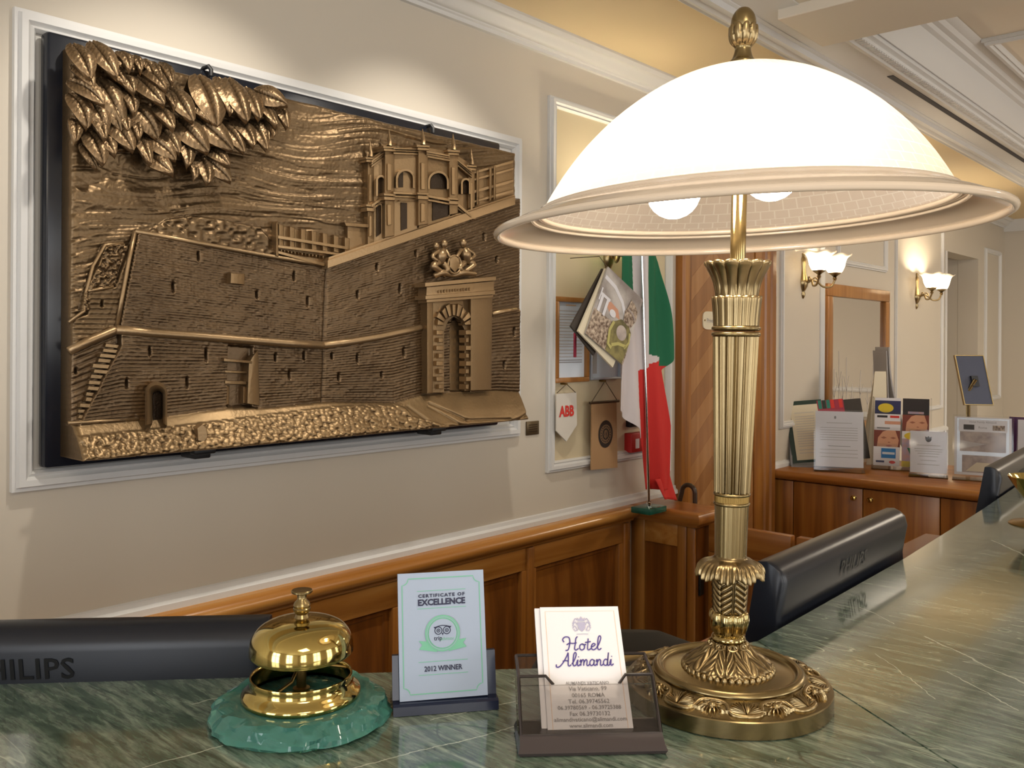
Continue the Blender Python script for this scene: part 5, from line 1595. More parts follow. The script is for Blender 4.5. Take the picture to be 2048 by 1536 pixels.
# stair courses
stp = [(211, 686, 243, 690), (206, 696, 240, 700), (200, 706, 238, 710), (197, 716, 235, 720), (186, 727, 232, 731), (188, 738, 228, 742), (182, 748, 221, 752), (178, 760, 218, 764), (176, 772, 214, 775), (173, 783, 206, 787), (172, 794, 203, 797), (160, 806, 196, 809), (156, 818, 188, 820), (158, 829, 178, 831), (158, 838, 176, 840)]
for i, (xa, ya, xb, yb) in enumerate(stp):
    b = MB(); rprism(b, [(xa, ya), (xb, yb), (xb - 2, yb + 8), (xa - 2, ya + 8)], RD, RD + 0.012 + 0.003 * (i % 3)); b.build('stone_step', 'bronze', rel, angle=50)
# arched niche
def arch(cx, top, bot, w, n=14, squash=1.0):
    r = w / 2
    pts = [(cx - r, bot)] + [(cx - r * math.cos(math.pi * i / n), top + r * squash - r * squash * math.sin(math.pi * i / n)) for i in range(n + 1)] + [(cx + r, bot)]
    return pts
b = MB()
o_, i_ = arch(312, 762, 852, 46), arch(315, 782, 846, 20)
loops = []
for (xo, yo), (xi, yi) in zip(o_, i_):
    loops.append([rp(xo, yo, RD + 0.005), rp(xo + (xi - xo) * .12, yo + (yi - yo) * .12, RD + 0.036), rp(xo + (xi - xo) * .4, yo + (yi - yo) * .4, RD + 0.046), rp(xo + (xi - xo) * .75, yo + (yi - yo) * .75, RD + 0.040), rp(xi, yi, RD + 0.028), rp(xi, yi, RD + 0.005)])
b.loft(loops, closed=True)
b.build('niche_arch', 'bronze_light', rel, angle=60)
b = MB(); rprism(b, i_, RD, RD + 0.021); b.build('niche_back', 'bronze_dark', rel, smooth=False)  # dark panel: shade of the niche opening put into its colour
b = MB(); rprism(b, [(394, 856), (404, 848), (414, 856), (415, 876), (408, 884), (396, 882)], RD + 0.03, RD + 0.056); b.build('bollard', 'bronze_light', rel, angle=50)
# doorway bay details
for poly, d in (([(447, 716), (505, 722), (505, 728), (447, 722)], 0.022), ([(449, 740), (494, 743), (494, 748), (449, 745)], 0.014), ([(449, 760), (494, 762), (494, 770), (449, 768)], 0.016), ([(497, 726), (506, 712), (516, 700), (519, 812), (494, 808)], 0.020), ([(449, 770), (459, 771), (458, 810), (448, 810)], 0.012), ([(486, 772), (494, 772), (493, 808), (485, 808)], 0.012)):
    b = MB(); rprism(b, poly, RD - 0.004, RD + d); b.build('doorway_moulding', 'bronze', rel, angle=50)
# crenellated curtain wall
b = MB(); rprism(b, [(552, 450), (700, 482), (700, 522), (652, 530), (556, 505)], RD - 0.004, RD + 0.004); b.build('curtain_wall', 'bronze', rel, angle=50)
for i in range(7):
    x = 557 + i * 22; y = 447 + (x - 552) * 0.20
    b = MB(); rprism(b, [(x, y), (x + 11, y + 2.2), (x + 11, y + 47 - i * 2.2), (x, y + 45 - i * 2.2)], RD - 0.002, RD + 0.013); b.build('merlon', 'bronze', rel, angle=50)
for x0, y0, x1, y1, t in ((553, 470, 696, 494, 6), (553, 489, 696, 509, 5), (553, 500, 650, 528, 5)):
    b = MB(); rprism(b, [(x0, y0), (x1, y1), (x1, y1 + t), (x0, y0 + t)], RD - 0.002, RD + 0.017); b.build('string_course', 'bronze_light', rel, angle=50)
for i in range(13):
    x = 560 + i * 7; y = 497 + (x - 552) * 0.15
    b = MB(); rprism(b, [(x, y), (x + 5, y + 0.8), (x + 2.5, y + 7)], RD - 0.002, RD + 0.014); b.build('corbel', 'bronze', rel, angle=50)
b = MB(); rprism(b, [(556, 442), (552, 446), (551, 512), (558, 514)], RD, RD + 0.018); b.build('corner_post', 'bronze', rel, angle=50)
# low tower block
b = MB(); rprism(b, [(694, 450), (740, 456), (742, 492), (700, 510), (694, 500)], RD - 0.004, RD + 0.010); rprism(b, [(689, 444), (741, 449), (741, 457), (691, 452)], RD - 0.004, RD + 0.018)
b.build('block_tower', 'bronze', rel, angle=50)
# polygonal apse: bays, pilasters, cornices, spires, arched windows
base_y = lambda x: np.interp(x, [735, 1030], [496, 392])
bays = [((738, 320), (766, 300), 0.006, 0.018), ((770, 298), (834, 294), 0.020, 0.028), ((838, 293), (900, 303), 0.028, 0.022), ((904, 305), (945, 330), 0.016, 0.006)]
for (xa, ya), (xb, yb), da, db in bays:
    b = MB()
    q = [rp(xa, ya, RD + da), rp(xb, yb, RD + db), rp(xb, base_y(xb) - 4, RD + db), rp(xa, base_y(xa) - 4, RD + da)]
    b.prism(q, (-0.03, 0, 0)); b.build('apse_bay', 'bronze', rel, angle=50)
def pil(x, w, y0, d):
    b = MB(); rprism(b, [(x - w, y0), (x + w, y0 + 2), (x + w, base_y(x) - 8), (x - w, base_y(x) - 5)], RD - 0.01, RD + d); b.build('pilaster', 'bronze', rel, angle=50)
    b = MB(); rprism(b, [(x - w * .45, y0 + 26), (x + w * .45, y0 + 27), (x + w * .45, y0 + 82), (x - w * .45, y0 + 82)], RD - 0.01, RD + d + 0.003); yb_ = min(y0 + 150, base_y(x) - 14)
    if yb_ > y0 + 116:
        rprism(b, [(x - w * .45, y0 + 108), (x + w * .45, y0 + 109), (x + w * .45, yb_), (x - w * .45, yb_ + 2)], RD - 0.01, RD + d + 0.003)
    b.build('pilaster_panel', 'bronze_light', rel, angle=50)
    for dy, hh, e in ((-9, 5, 3.5), (-4, 6, 2.0), (86, 5, 2.5), (92, 8, 1.2)):
        b = MB(); rprism(b, [(x - w - e, y0 + dy), (x + w + e, y0 + dy + 2), (x + w + e, y0 + dy + hh + 2), (x - w - e, y0 + dy + hh)], RD - 0.01, RD + d + 0.008); b.build('capital', 'bronze_light', rel, angle=50)
    tip = rp(x - 1, y0 - 40, RD + d * 0.6)
    MB().tube([rp(x, y0 - 8, RD + d), rp(x + 1, y0 - 16, RD + d), rp(x - 0.5, y0 - 22, RD + d * 0.8), tip], [0.0065, 0.0045, 0.005, 0.0008], 8).build('spire', 'bronze', rel)
pil(741, 7, 322, 0.016); pil(779, 10, 300, 0.030); pil(846, 10, 298, 0.036); pil(907, 9, 308, 0.030); pil(943, 7, 338, 0.016)
for (xa, ya), (xb, yb), d in (((786, 294), (838, 297), 0.034), ((852, 300), (900, 310), 0.036), ((908, 312), (944, 342), 0.022), ((742, 322), (772, 300), 0.020)):
    for k, (o1, t1, e) in enumerate(((0, 4, 0.006), (5, 3, 0.003), (9, 5, 0.0))):
        b = MB(); rprism(b, [(xa, ya + o1), (xb, yb + o1), (xb, yb + o1 + t1), (xa, ya + o1 + t1)], RD - 0.01, RD + d + e); b.build('entablature', 'bronze_light', rel, angle=50)
    b = MB(); rprism(b, [(xa, ya + 88), (xb, yb + 88), (xb, yb + 94), (xa, ya + 94)], RD - 0.01, RD + d + 0.005); rprism(b, [(xa, ya + 96), (xb, yb + 96), (xb, yb + 100), (xa, ya + 100)], RD - 0.01, RD + d + 0.001); b.build('string_course', 'bronze_light', rel, angle=50)
def window_arch(cx, top, bot, w, d):
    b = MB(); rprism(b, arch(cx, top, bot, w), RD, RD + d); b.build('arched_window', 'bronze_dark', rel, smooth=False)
    o_ = arch(cx, top - 4, bot, w + 8); i_ = arch(cx, top, bot, w)
    loops = [[rp(x0, y0, RD + d - 0.004), rp(x0, y0, RD + d + 0.009), rp(x1, y1, RD + d + 0.009), rp(x1, y1, RD + d - 0.004)] for (x0, y0), (x1, y1) in zip(o_, i_)]
    MB().loft(loops).build('window_surround', 'bronze_light', rel, angle=50)
window_arch(811, 342, 376, 30, 0.0245); window_arch(877, 346, 378, 34, 0.0275); window_arch(762, 354, 392, 12, 0.017); window_arch(932, 360, 388, 12, 0.0135)
for x0, x1, y0, y1, d in ((801, 832, 404, 458, 0.0255), (864, 897, 402, 438, 0.0275), (752, 768, 408, 470, 0.0165)):
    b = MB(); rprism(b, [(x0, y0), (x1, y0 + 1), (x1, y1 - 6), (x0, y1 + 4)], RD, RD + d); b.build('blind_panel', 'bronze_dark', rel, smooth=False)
    b = MB(); rprism(b, [(x0 - 3, y0 - 4), (x1 + 3, y0 - 3), (x1 + 3, y0), (x0 - 3, y0 - 1)], RD, RD + d + 0.006); b.build('panel_head', 'bronze_light', rel, angle=50)
# wing building to the right of the apse
b = MB(); rprism(b, [(947, 345), (1026, 320), (1028, 392), (950, 418)], RD - 0.004, RD + 0.008); b.build('wing', 'bronze', rel, angle=50)
for y0 in (338, 352, 376, 396):
    b = MB(); rprism(b, [(947, y0 + 6), (1027, y0 - 18), (1027, y0 - 13), (947, y0 + 11)], RD, RD + 0.014); b.build('string_course', 'bronze_light', rel, angle=50)
for x in (952, 978, 986):
    b = MB(); rprism(b, [(x, 342 - (x - 950) * .3), (x + 6, 340 - (x - 950) * .3), (x + 6, 408 - (x - 950) * .3), (x, 412 - (x - 950) * .3)], RD, RD + 0.016); b.build('pilaster', 'bronze', rel, angle=50)
# monumental gate
gt_ = MB()
rprism(gt_, [(856, 600), (940, 596), (940, 782), (930, 783), (930, 660), (920, 640), (908, 632), (896, 642), (888, 662), (888, 786), (858, 786)], RD - 0.004, RD + 0.026)
gate_o = gt_.build('gate_wall', 'bronze', rel, angle=50)
b = MB(); rprism(b, [(940, 592), (985, 586), (983, 780), (940, 782)], RD - 0.004, RD + 0.034); b.build('gate_pier', 'bronze', rel, angle=50)
b = MB(); rprism(b, [(853, 602), (866, 601), (866, 786), (853, 788)], RD - 0.004, RD + 0.036); b.build('gate_pier', 'bronze', rel, angle=50)
for poly, d in (([(849, 566), (992, 552), (992, 560), (849, 574)], 0.050), ([(852, 574), (988, 561), (988, 582), (852, 592)], 0.040), ([(850, 592), (990, 580), (990, 588), (850, 600)], 0.048), ([(852, 600), (986, 588), (986, 594), (852, 606)], 0.042)):
    b = MB(); rprism(b, poly, RD - 0.004, RD + d); b.build('gate_cornice', 'bronze_light', rel, angle=50)
for i in range(12):
    x = 876 + i * 5.6
    b = MB(); rprism(b, [(x, 580 - i * .5), (x + 2.6, 580 - i * .5), (x + 2.6, 587 - i * .5), (x, 587 - i * .5)], RD + 0.03, RD + 0.0425); b.build('inscription', 'bronze_light', rel, angle=50)
for i in range(9):      # radiating voussoirs
    a0, a1 = math.pi * (i + 0.12) / 9, math.pi * (i + 0.88) / 9
    f_ = lambda a, rx, ry: (908 - rx * math.cos(a), 652 - ry * math.sin(a))
    b = MB(); rprism(b, [f_(a0, 21, 20), f_(a1, 21, 20), f_(a1, 34 + 4 * (i % 2), 44 + 2 * (i % 2)), f_(a0, 34 + 4 * (i % 2), 44 + 2 * (i % 2))], RD + 0.01, RD + 0.035); b.build('voussoir', 'bronze_light', rel, angle=50)
for i in range(8):      # rusticated blocks either side
    y = 660 + i * 15.5
    w_ = 10 if i % 2 else 15
    for xa, xb in ((887 - w_, 887), (931, 931 + w_ - 3)):
        b = MB(); rprism(b, [(xa, y), (xb, y), (xb, y + 10), (xa, y + 10)], RD + 0.01, RD + 0.036); b.build('rusticated_block', 'bronze_light', rel, angle=50)
b = MB(); rprism(b, arch(909, 640, 782, 34), RD - 0.004, RD + 0.006); b.build('gate_leaf', 'bronze', rel, angle=50)
# group of figures with shield over the gate
def blob(pts, rs, name='figure'):
    return MB().tube(catmull(pts, 4), [r for r in np.interp(np.linspace(0, 1, (len(pts) - 1) * 4 + 1), np.linspace(0, 1, len(rs)), rs)], 10).build(name, 'bronze_light', rel, angle=180)
fd = RD + 0.030
for cx, s, top in ((885, -1, 488), (929, 1, 486)):
    MB().lathe([(0, -0.0105)] + [(0.0085 * math.sin(t), -0.0105 * math.cos(t)) for t in (math.pi * k / 8 for k in range(1, 8))] + [(0, 0.0105)], n=14).xf(Matrix.Translation(rp(cx - s * 3, top, fd + 0.004))).build('figure_head', 'bronze_light', rel, angle=180)
    blob([rp(cx - s * 2, top + 9, fd), rp(cx + s * 2, top + 22, fd + 0.004), rp(cx + s * 5, top + 38, fd)], [0.006, 0.013, 0.010], 'figure_torso')
    blob([rp(cx + s * 4, top + 12, fd), rp(cx + s * 20, top + 24, fd + 0.006), rp(cx + s * 10, top + 34, fd + 0.01)], [0.005, 0.0045, 0.004], 'figure_arm')
    blob([rp(cx - s * 6, top + 12, fd), rp(cx - s * 12, top + 22, fd + 0.008), rp(cx - s * 16, top + 28, fd + 0.01)], [0.005, 0.0042, 0.004], 'figure_arm')
    blob([rp(cx + s * 6, top + 36, fd), rp(cx + s * 18, top + 44, fd + 0.008), rp(cx + s * 2, top + 56, fd + 0.004), rp(cx - s * 4, top + 64, fd)], [0.008, 0.008, 0.006, 0.005], 'figure_leg')
    blob([rp(cx, top + 38, fd), rp(cx - s * 10, top + 50, fd + 0.008), rp(cx + s * 2, top + 62, fd)], [0.008, 0.007, 0.005], 'figure_leg')
MB().lathe([(0, -0.009)] + [(0.0075 * math.sin(t), -0.009 * math.cos(t)) for t in (math.pi * k / 8 for k in range(1, 8))] + [(0, 0.009)], n=14).xf(Matrix.Translation(rp(872, 492, fd))).build('figure_head', 'bronze_light', rel, angle=180)
b = MB(); rprism(b, [(899, 516), (909, 510), (919, 516), (920, 532), (910, 546), (899, 534)], RD, RD + 0.042); b.build('shield', 'bronze_light', rel, angle=50)
MB().tube([rp(909 + 13 * math.cos(a), 529 + 18 * math.sin(a), RD + 0.040) for a in (2 * math.pi * k / 24 for k in range(25))], 0.0026, 8, caps=False).build('shield_scroll', 'bronze_light', rel, angle=180)
blob([rp(868, 552, fd), rp(885, 545, fd + .006), rp(905, 551, fd), rp(925, 545, fd + .006), rp(950, 548, fd)], [0.006, 0.008, 0.005, 0.008, 0.006], 'scroll_base')

# leafy branch: every leaf its own casting
LV = [(440, 270, 560, 480, 120), (560, 255, 720, 470, 120), (720, 320, 800, 425, 70), (800, 345, 870, 430, 60), (865, 365, 950, 475, 60), (925, 380, 1000, 505, 55), (985, 385, 1065, 505, 60),
      (600, 480, 760, 760, 140), (420, 495, 640, 640, 100), (430, 575, 540, 785, 110), (540, 610, 660, 810, 110), (455, 735, 470, 865, 70), (540, 800, 640, 1005, 115), (600, 820, 710, 945, 90),
      (670, 730, 822, 922, 125), (500, 880, 600, 1040, 65), (740, 470, 825, 565, 90), (835, 470, 1010, 640, 125), (755, 555, 830, 690, 80), (880, 430, 1020, 545, 85), (1030, 535, 1190, 745, 135),
      (995, 555, 1080, 650, 70), (815, 650, 970, 855, 135), (955, 650, 1070, 785, 95), (795, 735, 860, 845, 60), (840, 830, 930, 1000, 80), (885, 835, 1082, 982, 110), (895, 945, 1062, 1062, 110),
      (975, 795, 1105, 935, 100), (1085, 730, 1282, 935, 150), (1095, 855, 1160, 1015, 90), (1210, 460, 1335, 775, 190), (1330, 475, 1425, 695, 110), (1395, 480, 1522, 745, 150), (1495, 535, 1600, 725, 125),
      (1555, 560, 1765, 640, 130), (1590, 635, 1702, 762, 95), (1690, 625, 1770, 780, 95), (1190, 710, 1432, 922, 145), (1335, 750, 1502, 932, 115), (1425, 735, 1562, 892, 105), (1515, 745, 1642, 915, 105),
      (1585, 735, 1652, 862, 75), (1615, 735, 1692, 822, 65), (1275, 915, 1412, 1012, 95), (1195, 955, 1282, 1122, 115), (1245, 970, 1420, 1112, 115), (1165, 975, 1205, 1092, 65), (640, 590, 745, 805, 95),
      (445, 400, 575, 530, 90), (655, 410, 770, 510, 85), (720, 690, 790, 800, 70), (1180, 640, 1290, 740, 80), (560, 700, 650, 850, 80)]
for i, (bx, by, tx, ty, w) in enumerate(LV):
    s_ = 1 / 3.072
    lv = random.Random(i)
    d0 = RD + 0.004 + 0.010 * lv.random(); d1 = RD + 0.030 + 0.020 * lv.random() + (0.012 if tx > 1000 else 0)
    A_, B_ = rp(bx * s_, by * s_, d0), rp(tx * s_, ty * s_, d1)
    ax = (B_ - A_); Ln = ax.length; ax.normalize()
    sd = ax.cross(Vector((1, 0, 0))).normalized(); nn = sd.cross(ax).normalized()
    if nn.x < 0:
        nn = -nn
    hw = w * s_ * 0.5 * (onw(500, 300).x * 0 + 0.00098)
    NS, NC = 22, 10
    loops = []
    bend = lv.uniform(-0.12, 0.12)
    for k in range(NS + 1):
        t = k / NS
        wd = 1.10 * hw * (math.sin(math.pi * min(1.0, t * 0.93 + 0.05) ** 0.85) ** 0.75 + 0.02) * (1 - 0.0 * t)
        if t > 0.97:
            wd *= 0.25
        cen = A_ + ax * (Ln * t) + sd * (Ln * bend * t * (1 - t) * 2) + nn * (0.008 * math.sin(math.pi * t))
        top = []
        for j in range(NC + 1):
            u = -1 + 2 * j / NC
            dome = 0.24 * wd * (1 - u * u) - 0.30 * wd * math.exp(-(u / 0.13) ** 2)
            vein = 0.0024 * math.sin(2 * math.pi * (t * 8.5 - abs(u) * 1.5)) * (1 - t) ** 0.3 * min(1, 4 * abs(u) * (1 - abs(u)) + 0.15)
            top.append(cen + sd * (wd * u) + nn * (dome + vein))
        bot = [cen + sd * wd * 0.8 - nn * 0.008, cen - nn * 0.012, cen - sd * wd * 0.8 - nn * 0.008]
        loops.append(top + bot)
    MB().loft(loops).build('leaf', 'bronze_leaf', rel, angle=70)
# hooks and clamps that carry the casting
for hx_, hy_ in ((422, 148), (866, 262)):
    a = rp(hx_, hy_ + 4, 0.050)
    MB().tube([a, a + Vector((0, 0, 0.012)), a + Vector((-0.002, -0.004, 0.018)), a + Vector((-0.020, -0.004, 0.018)), a + Vector((-0.032, -0.004, 0.012))], 0.0042, 8).build('hook', 'black_metal', rel)
for hx_, hy_ in ((390, 912), (857, 866)):
    a = rp(hx_, hy_, 0.06)
    b = MB().box((XW + 0.0365, a.y - 0.017, RZ0 - 0.021), (XW + 0.088, a.y + 0.017, RZ0 - 0.0015), bev=0.003)
    b.box((XW + 0.080, a.y - 0.022, RZ0 - 0.012), (XW + 0.098, a.y + 0.022, RZ0 - 0.0012), bev=0.003)
    b.build('clamp', 'black_metal', rel)
c = onw(1065, 856, 0.003)
pq = thing('wall_plaque', 'little dark bronze caption plaque on the wall beside the relief', 'plaque', c)
MB().box((XW + 0.0005, c.y - 0.026, c.z - 0.019), (XW + 0.005, c.y + 0.026, c.z + 0.019), bev=0.0012).build('plate', 'plaque', pq)
Sheet((XW + 0.0052, c.y, c.z), (0, 1, 0), (0, 0, 1)).lines('engraving', 'bronze_dark', -0.018, 0.018, (0.009, 0.003, -0.003, -0.009), 0.002).build(pq)

# ================================================================== WALL LAMPS
def sconce(label, yc, zt):
    """zt: lower tip of the back plate"""
    s = thing('wall_lamp', label, 'wall lamp', (XW, yc, zt), 0, 'two-armed brass wall lamps')
    b = MB()
    prof = [(0.002, 0.0), (0.007, 0.008), (0.010, 0.02), (0.006, 0.030), (0.012, 0.038), (0.019, 0.052), (0.022, 0.066), (0.020, 0.080), (0.014, 0.10), (0.010, 0.125), (0.013, 0.15), (0.012, 0.168), (0.006, 0.178), (0.009, 0.186), (0.003, 0.196)]
    loops = [[(0.0005 + (w * 0.9 + 0.003) * max(0, math.sin(a)), w * math.cos(a), z) for a in (math.pi * k / 10 for k in range(11))] for w, z in prof]
    b.loft(loops); b.build('back_plate', 'brass_antique', s, local=True, angle=60)
    for sg in (-1, 1):
        e = Vector((0.105, sg * 0.080, 0.083))
        pts = catmull([(0.012, 0, 0.062), (0.035, sg * 0.012, 0.075), (0.052, sg * 0.028, 0.070), (0.068, sg * 0.050, 0.050), (0.092, sg * 0.074, 0.052), (e.x, e.y, 0.078)], 6)
        ar = MB().tube(pts, 0.0045, 8)
        cur = catmull([(0.03, sg * 0.008, 0.072), (0.04, sg * 0.03, 0.088), (0.052, sg * 0.034, 0.078), (0.046, sg * 0.024, 0.072)], 5)
        ar.tube(cur, 0.003, 6)
        arm = ar.build('arm', 'brass_antique', s, local=True, angle=60)
        MB().lathe([(0.0, -0.008), (0.006, -0.006), (0.009, 0.002), (0.006, 0.008), (0.012, 0.014), (0.024, 0.022), (0.026, 0.026), (0.0, 0.026)], e, n=28).build('cup', 'brass_antique', arm, local=True)
        pf = smooth_prof([(0.022, 0.026), (0.030, 0.032), (0.038, 0.050), (0.042, 0.066), (0.047, 0.082), (0.058, 0.094), (0.068, 0.100)], 4)
        MB().lathe(pf, e, n=60, mod=lambda q, j, r, h: (0.0, 0.004 * math.sin(6 * q) * max(0, (r - 0.045) / 0.023)), uv=True).build('glass_shade', 'tulip', arm, local=True, angle=180)
        MB().lathe([(0.0, 0.028), (0.010, 0.030), (0.015, 0.046), (0.018, 0.056), (0.013, 0.070), (0.0, 0.076)], e, n=18).build('bulb', 'bulb_wall', arm, local=True, angle=180)
    return s


ZS = 1.608
sconce('brass wall lamp behind the big shade, hung with a picture booklet', onw(1214, 560).y, ZS)
sconce('lit brass wall lamp between the door and the mirror', onw(1605, 590).y, ZS)
sconce('farthest lit brass wall lamp, right of the mirror', onw(1832, 610).y, ZS)

# ================================================================== FLAG on its stand
fd_ = 0.115
fb = onw(1297, 990, fd_)
pole_b = Vector((XW + fd_, fb.y + 0.03, WT))
fl = thing('table_flag', 'tricolour flag in green, white and red on a chrome table staff', 'flag', pole_b)
FX = XW + fd_
def fw(px, py, d=fd_):
    return onw(px, py, d)
pole_bot = fw(1298, 988, fd_ + 0.012); pole_bot.z = WT + 0.02
pole_top = fw(1281, 420, fd_ + 0.012)
MB().tube([pole_bot, pole_top], 0.0042, 12).build('staff', 'chrome', fl)
bs = [fw(1262, 994, fd_), fw(1330, 990, fd_)]
b = MB().box((pole_bot.x - 0.034, pole_bot.y - 0.045, WT + 0.0005), (pole_bot.x + 0.034, pole_bot.y + 0.045, WT + 0.018), bev=0.002)
b.build('base', mat('base_green_marble', (0.004, 0.05, 0.035), 0.12, noise=(30, (0.01, 0.1, 0.07), 5)), fl)
MB().lathe([(0.008, 0), (0.008, 0.012), (0.0055, 0.014)], (pole_bot.x, pole_bot.y, WT + 0.0175), n=20).build('socket', 'chrome', fl)
# cloth: outline per height, folded in depth
Lx = [(430, 1248), (500, 1244), (560, 1245), (640, 1246), (720, 1243), (762, 1240), (821, 1241), (858, 1274), (899, 1284), (979, 1293)]
Rx = [(430, 1312), (500, 1318), (524, 1323), (628, 1336), (712, 1343), (722, 1338), (740, 1325), (851, 1336), (962, 1337), (979, 1334)]
def folds(px, py):
    return 0.010 * math.sin((px - 1240) * 0.115 + py * 0.004) + 0.006 * math.sin((px - 1240) * 0.26 - py * 0.007)
NXc, NYc = 130, 240
b = MB()
vs = []; fs = []; mi = []
for j in range(NYc + 1):
    py = 430 + (979 - 430) * j / NYc
    l, r = np.interp(py, [q[0] for q in Lx], [q[1] for q in Lx]), np.interp(py, [q[0] for q in Rx], [q[1] for q in Rx])
    for i in range(NXc + 1):
        px = l + (r - l) * i / NXc
        p = fw(px, py)
        vs.append(Vector((p.x + folds(px, py), p.y, p.z)))
def colour(px, py):
    if px < 1271 and py < 640:
        return 0
    edge_g = 706 + (px - 1293) * 0.27
    if px > 1296 and py < edge_g:
        return 0
    if px > 1296 and px > 1322 - (py - 712) * 0.1 and py < 733:
        return 0
    red_top = 741 - (px - 1275) * 0.43
    if px > 1275 + max(0, (py - 800)) * 0.05 and py > red_top:
        return 2
    return 1
for j in range(NYc):
    py = 430 + (979 - 430) * (j + .5) / NYc
    l, r = np.interp(py, [q[0] for q in Lx], [q[1] for q in Lx]), np.interp(py, [q[0] for q in Rx], [q[1] for q in Rx])
    for i in range(NXc):
        a = j * (NXc + 1) + i
        fs.append((a, a + NXc + 1, a + NXc + 2, a + 1))
        mi.append(colour(l + (r - l) * (i + .5) / NXc, py))
b.v = [tuple(v) for v in vs]; b.f = fs; b.mi = mi
cl = b.build('cloth', ['flag_green', 'flag_white', 'flag_red'], fl, angle=180)
sm = cl.modifiers.new('thickness', 'SOLIDIFY'); sm.thickness = 0.0015
# corner of the red cloth spilling over the cap
b = MB()
loops = []
for j in range(9):
    t = j / 8
    pl0, pr0 = fw(1310 + 16 * t, 958 + 40 * t, fd_ + 0.02 + 0.01 * t), fw(1337 + 18 * t, 950 + 50 * t, fd_ - 0.02)
    pl0.z = max(pl0.z, WT + 0.004); pr0.z = max(pr0.z, WT + 0.004)
    loops.append([pl0 + (pr0 - pl0) * (i / 8) + Vector((0.008 * math.sin(i * 1.1 + t), 0, 0)) for i in range(9)])
b.loft(loops, closed=False, caps=False)
c2 = b.build('cloth', 'flag_red', fl, angle=180)
sm = c2.modifiers.new('thickness', 'SOLIDIFY'); sm.thickness = 0.0015

# hooked handle standing behind the pier
c = on(1377, 985, 1, 2.50)
cn = thing('walking_cane', 'dark brown crook handle rising behind the wooden pier', 'cane', (c.x, c.y, 0))
zt_ = on(1378, 970, 1, 2.50).z
rr_ = 0.022
xs_ = on(1364, 985, 1, 2.50).x; xe_ = on(1390, 985, 1, 2.50).x; xm = (xs_ + xe_) / 2; hr = (xe_ - xs_) / 2
pts = [(xe_, 2.50, 0.004), (xe_, 2.50, zt_ - hr)] + [(xm + hr * math.cos(a), 2.50, zt_ - hr + hr * math.sin(a)) for a in (math.pi * k / 10 for k in range(1, 11))] + [(xs_ - 0.008, 2.50, zt_ - hr - 0.03)]
MB().tube(pts, 0.0075, 12).build('shaft', 'brown_hook', cn)
MB().lathe([(0, 0), (0.0095, 0), (0.0095, 0.03), (0.0078, 0.032)], (xe_, 2.50, 0.0), n=16).build('tip', 'black_plastic', cn)

# ================================================================== FRAMES, PENNANTS, SIGNS on the wall
def wall_quad(px0, py0, px1, py1):
    a, c = onw(px0, py0, 0.01), onw(px1, py1, 0.01)
    return min(a.y, c.y), max(a.y, c.y), min(a.z, c.z), max(a.z, c.z)


def picture(name, label, cat, y0, y1, z0, z1, fwid, m, sheet_m):
    t = thing(name, label, cat, (XW, (y0 + y1) / 2, z0))
    d = 0.014
    for (a, c, e, f) in ((y0, y1, z1 - fwid, z1), (y0, y1, z0, z0 + fwid), (y0, y0 + fwid, z0 + fwid, z1 - fwid), (y1 - fwid, y1, z0 + fwid, z1 - fwid)):
        MB().box((XW + 0.002, a, e), (XW + 0.002 + d, c, f), bev=0.0015).build('frame', m, t)
    MB().box((XW + 0.002, y0 + fwid, z0 + fwid), (XW + 0.006, y1 - fwid, z1 - fwid)).build('sheet', sheet_m, t, smooth=False)
    return t, Sheet((XW + 0.0062, y0, z0), (0, 1, 0), (0, 0, 1))


y0, y1, z0, z1 = wall_quad(1109, 766, 1177, 597)
t, s = picture('framed_notice', 'white printed notice in an oak frame on the cream wall panel', 'picture frame', y0, y1, z0, z1, 0.014, 'wood_frame', 'paper_cool')
W_, H_ = y1 - y0, z1 - z0
s.rect('print', 'ink_peach', W_ * .35, H_ * .90, W_ * .65, H_ * .915)
s.lines('print', 'ink_pale', W_ * .16, W_ * .84, [H_ * q for q in (.84, .80, .77, .74, .70, .67, .64, .60, .56, .53, .49, .45, .42, .38, .34, .30)], 0.0028)
s.lines('print', 'ink_grey', W_ * .16, W_ * .84, [H_ * q for q in (.26, .235)], 0.003)
s.build(t)
y0, y1, z0, z1 = wall_quad(1180, 760, 1241, 640)
t, s = picture('framed_print', 'pale silver framed print partly covered by the hanging booklet', 'picture frame', y0, y1, z0, z1, 0.006, 'silver', 'paper_cool')
s.rect('print', 'ink_pale', (y1 - y0) * .1, (z1 - z0) * .1, (y1 - y0) * .25, (z1 - z0) * .5)
s.build(t)

def hanging(name, label, apex, l, r, poly, m, drod):
    """cloth on a cord: apex nail, rod ends, cloth outline (pixels on the wall)"""
    a, L_, R2 = onw(*apex, 0.022), onw(*l, 0.030), onw(*r, 0.030)
    t = thing(name, label, 'pennant', a)
    MB().tube([L_, a, R2], 0.0014, 6).build('cord', 'cord', t)
    MB().lathe([(0, 0), (0.003, 0), (0.003, 0.024), (0, 0.024)], n=10).xf(Matrix.Translation((XW, a.y, a.z)) @ Matrix.Rotation(math.pi / 2, 4, 'Y')).build('nail', 'brass_dark', t)
    if drod:
        e = (R2 - L_).normalized() * 0.006
        MB().tube([L_ - e, R2 + e], 0.004, 10).build('rod', 'brown_hook', t)
    pts = [onw(x, y, 0.030) for x, y in poly]
    cl = MB().prism(pts, (-0.004, 0, 0)).build('cloth', m, t, smooth=False)
    return t, pts


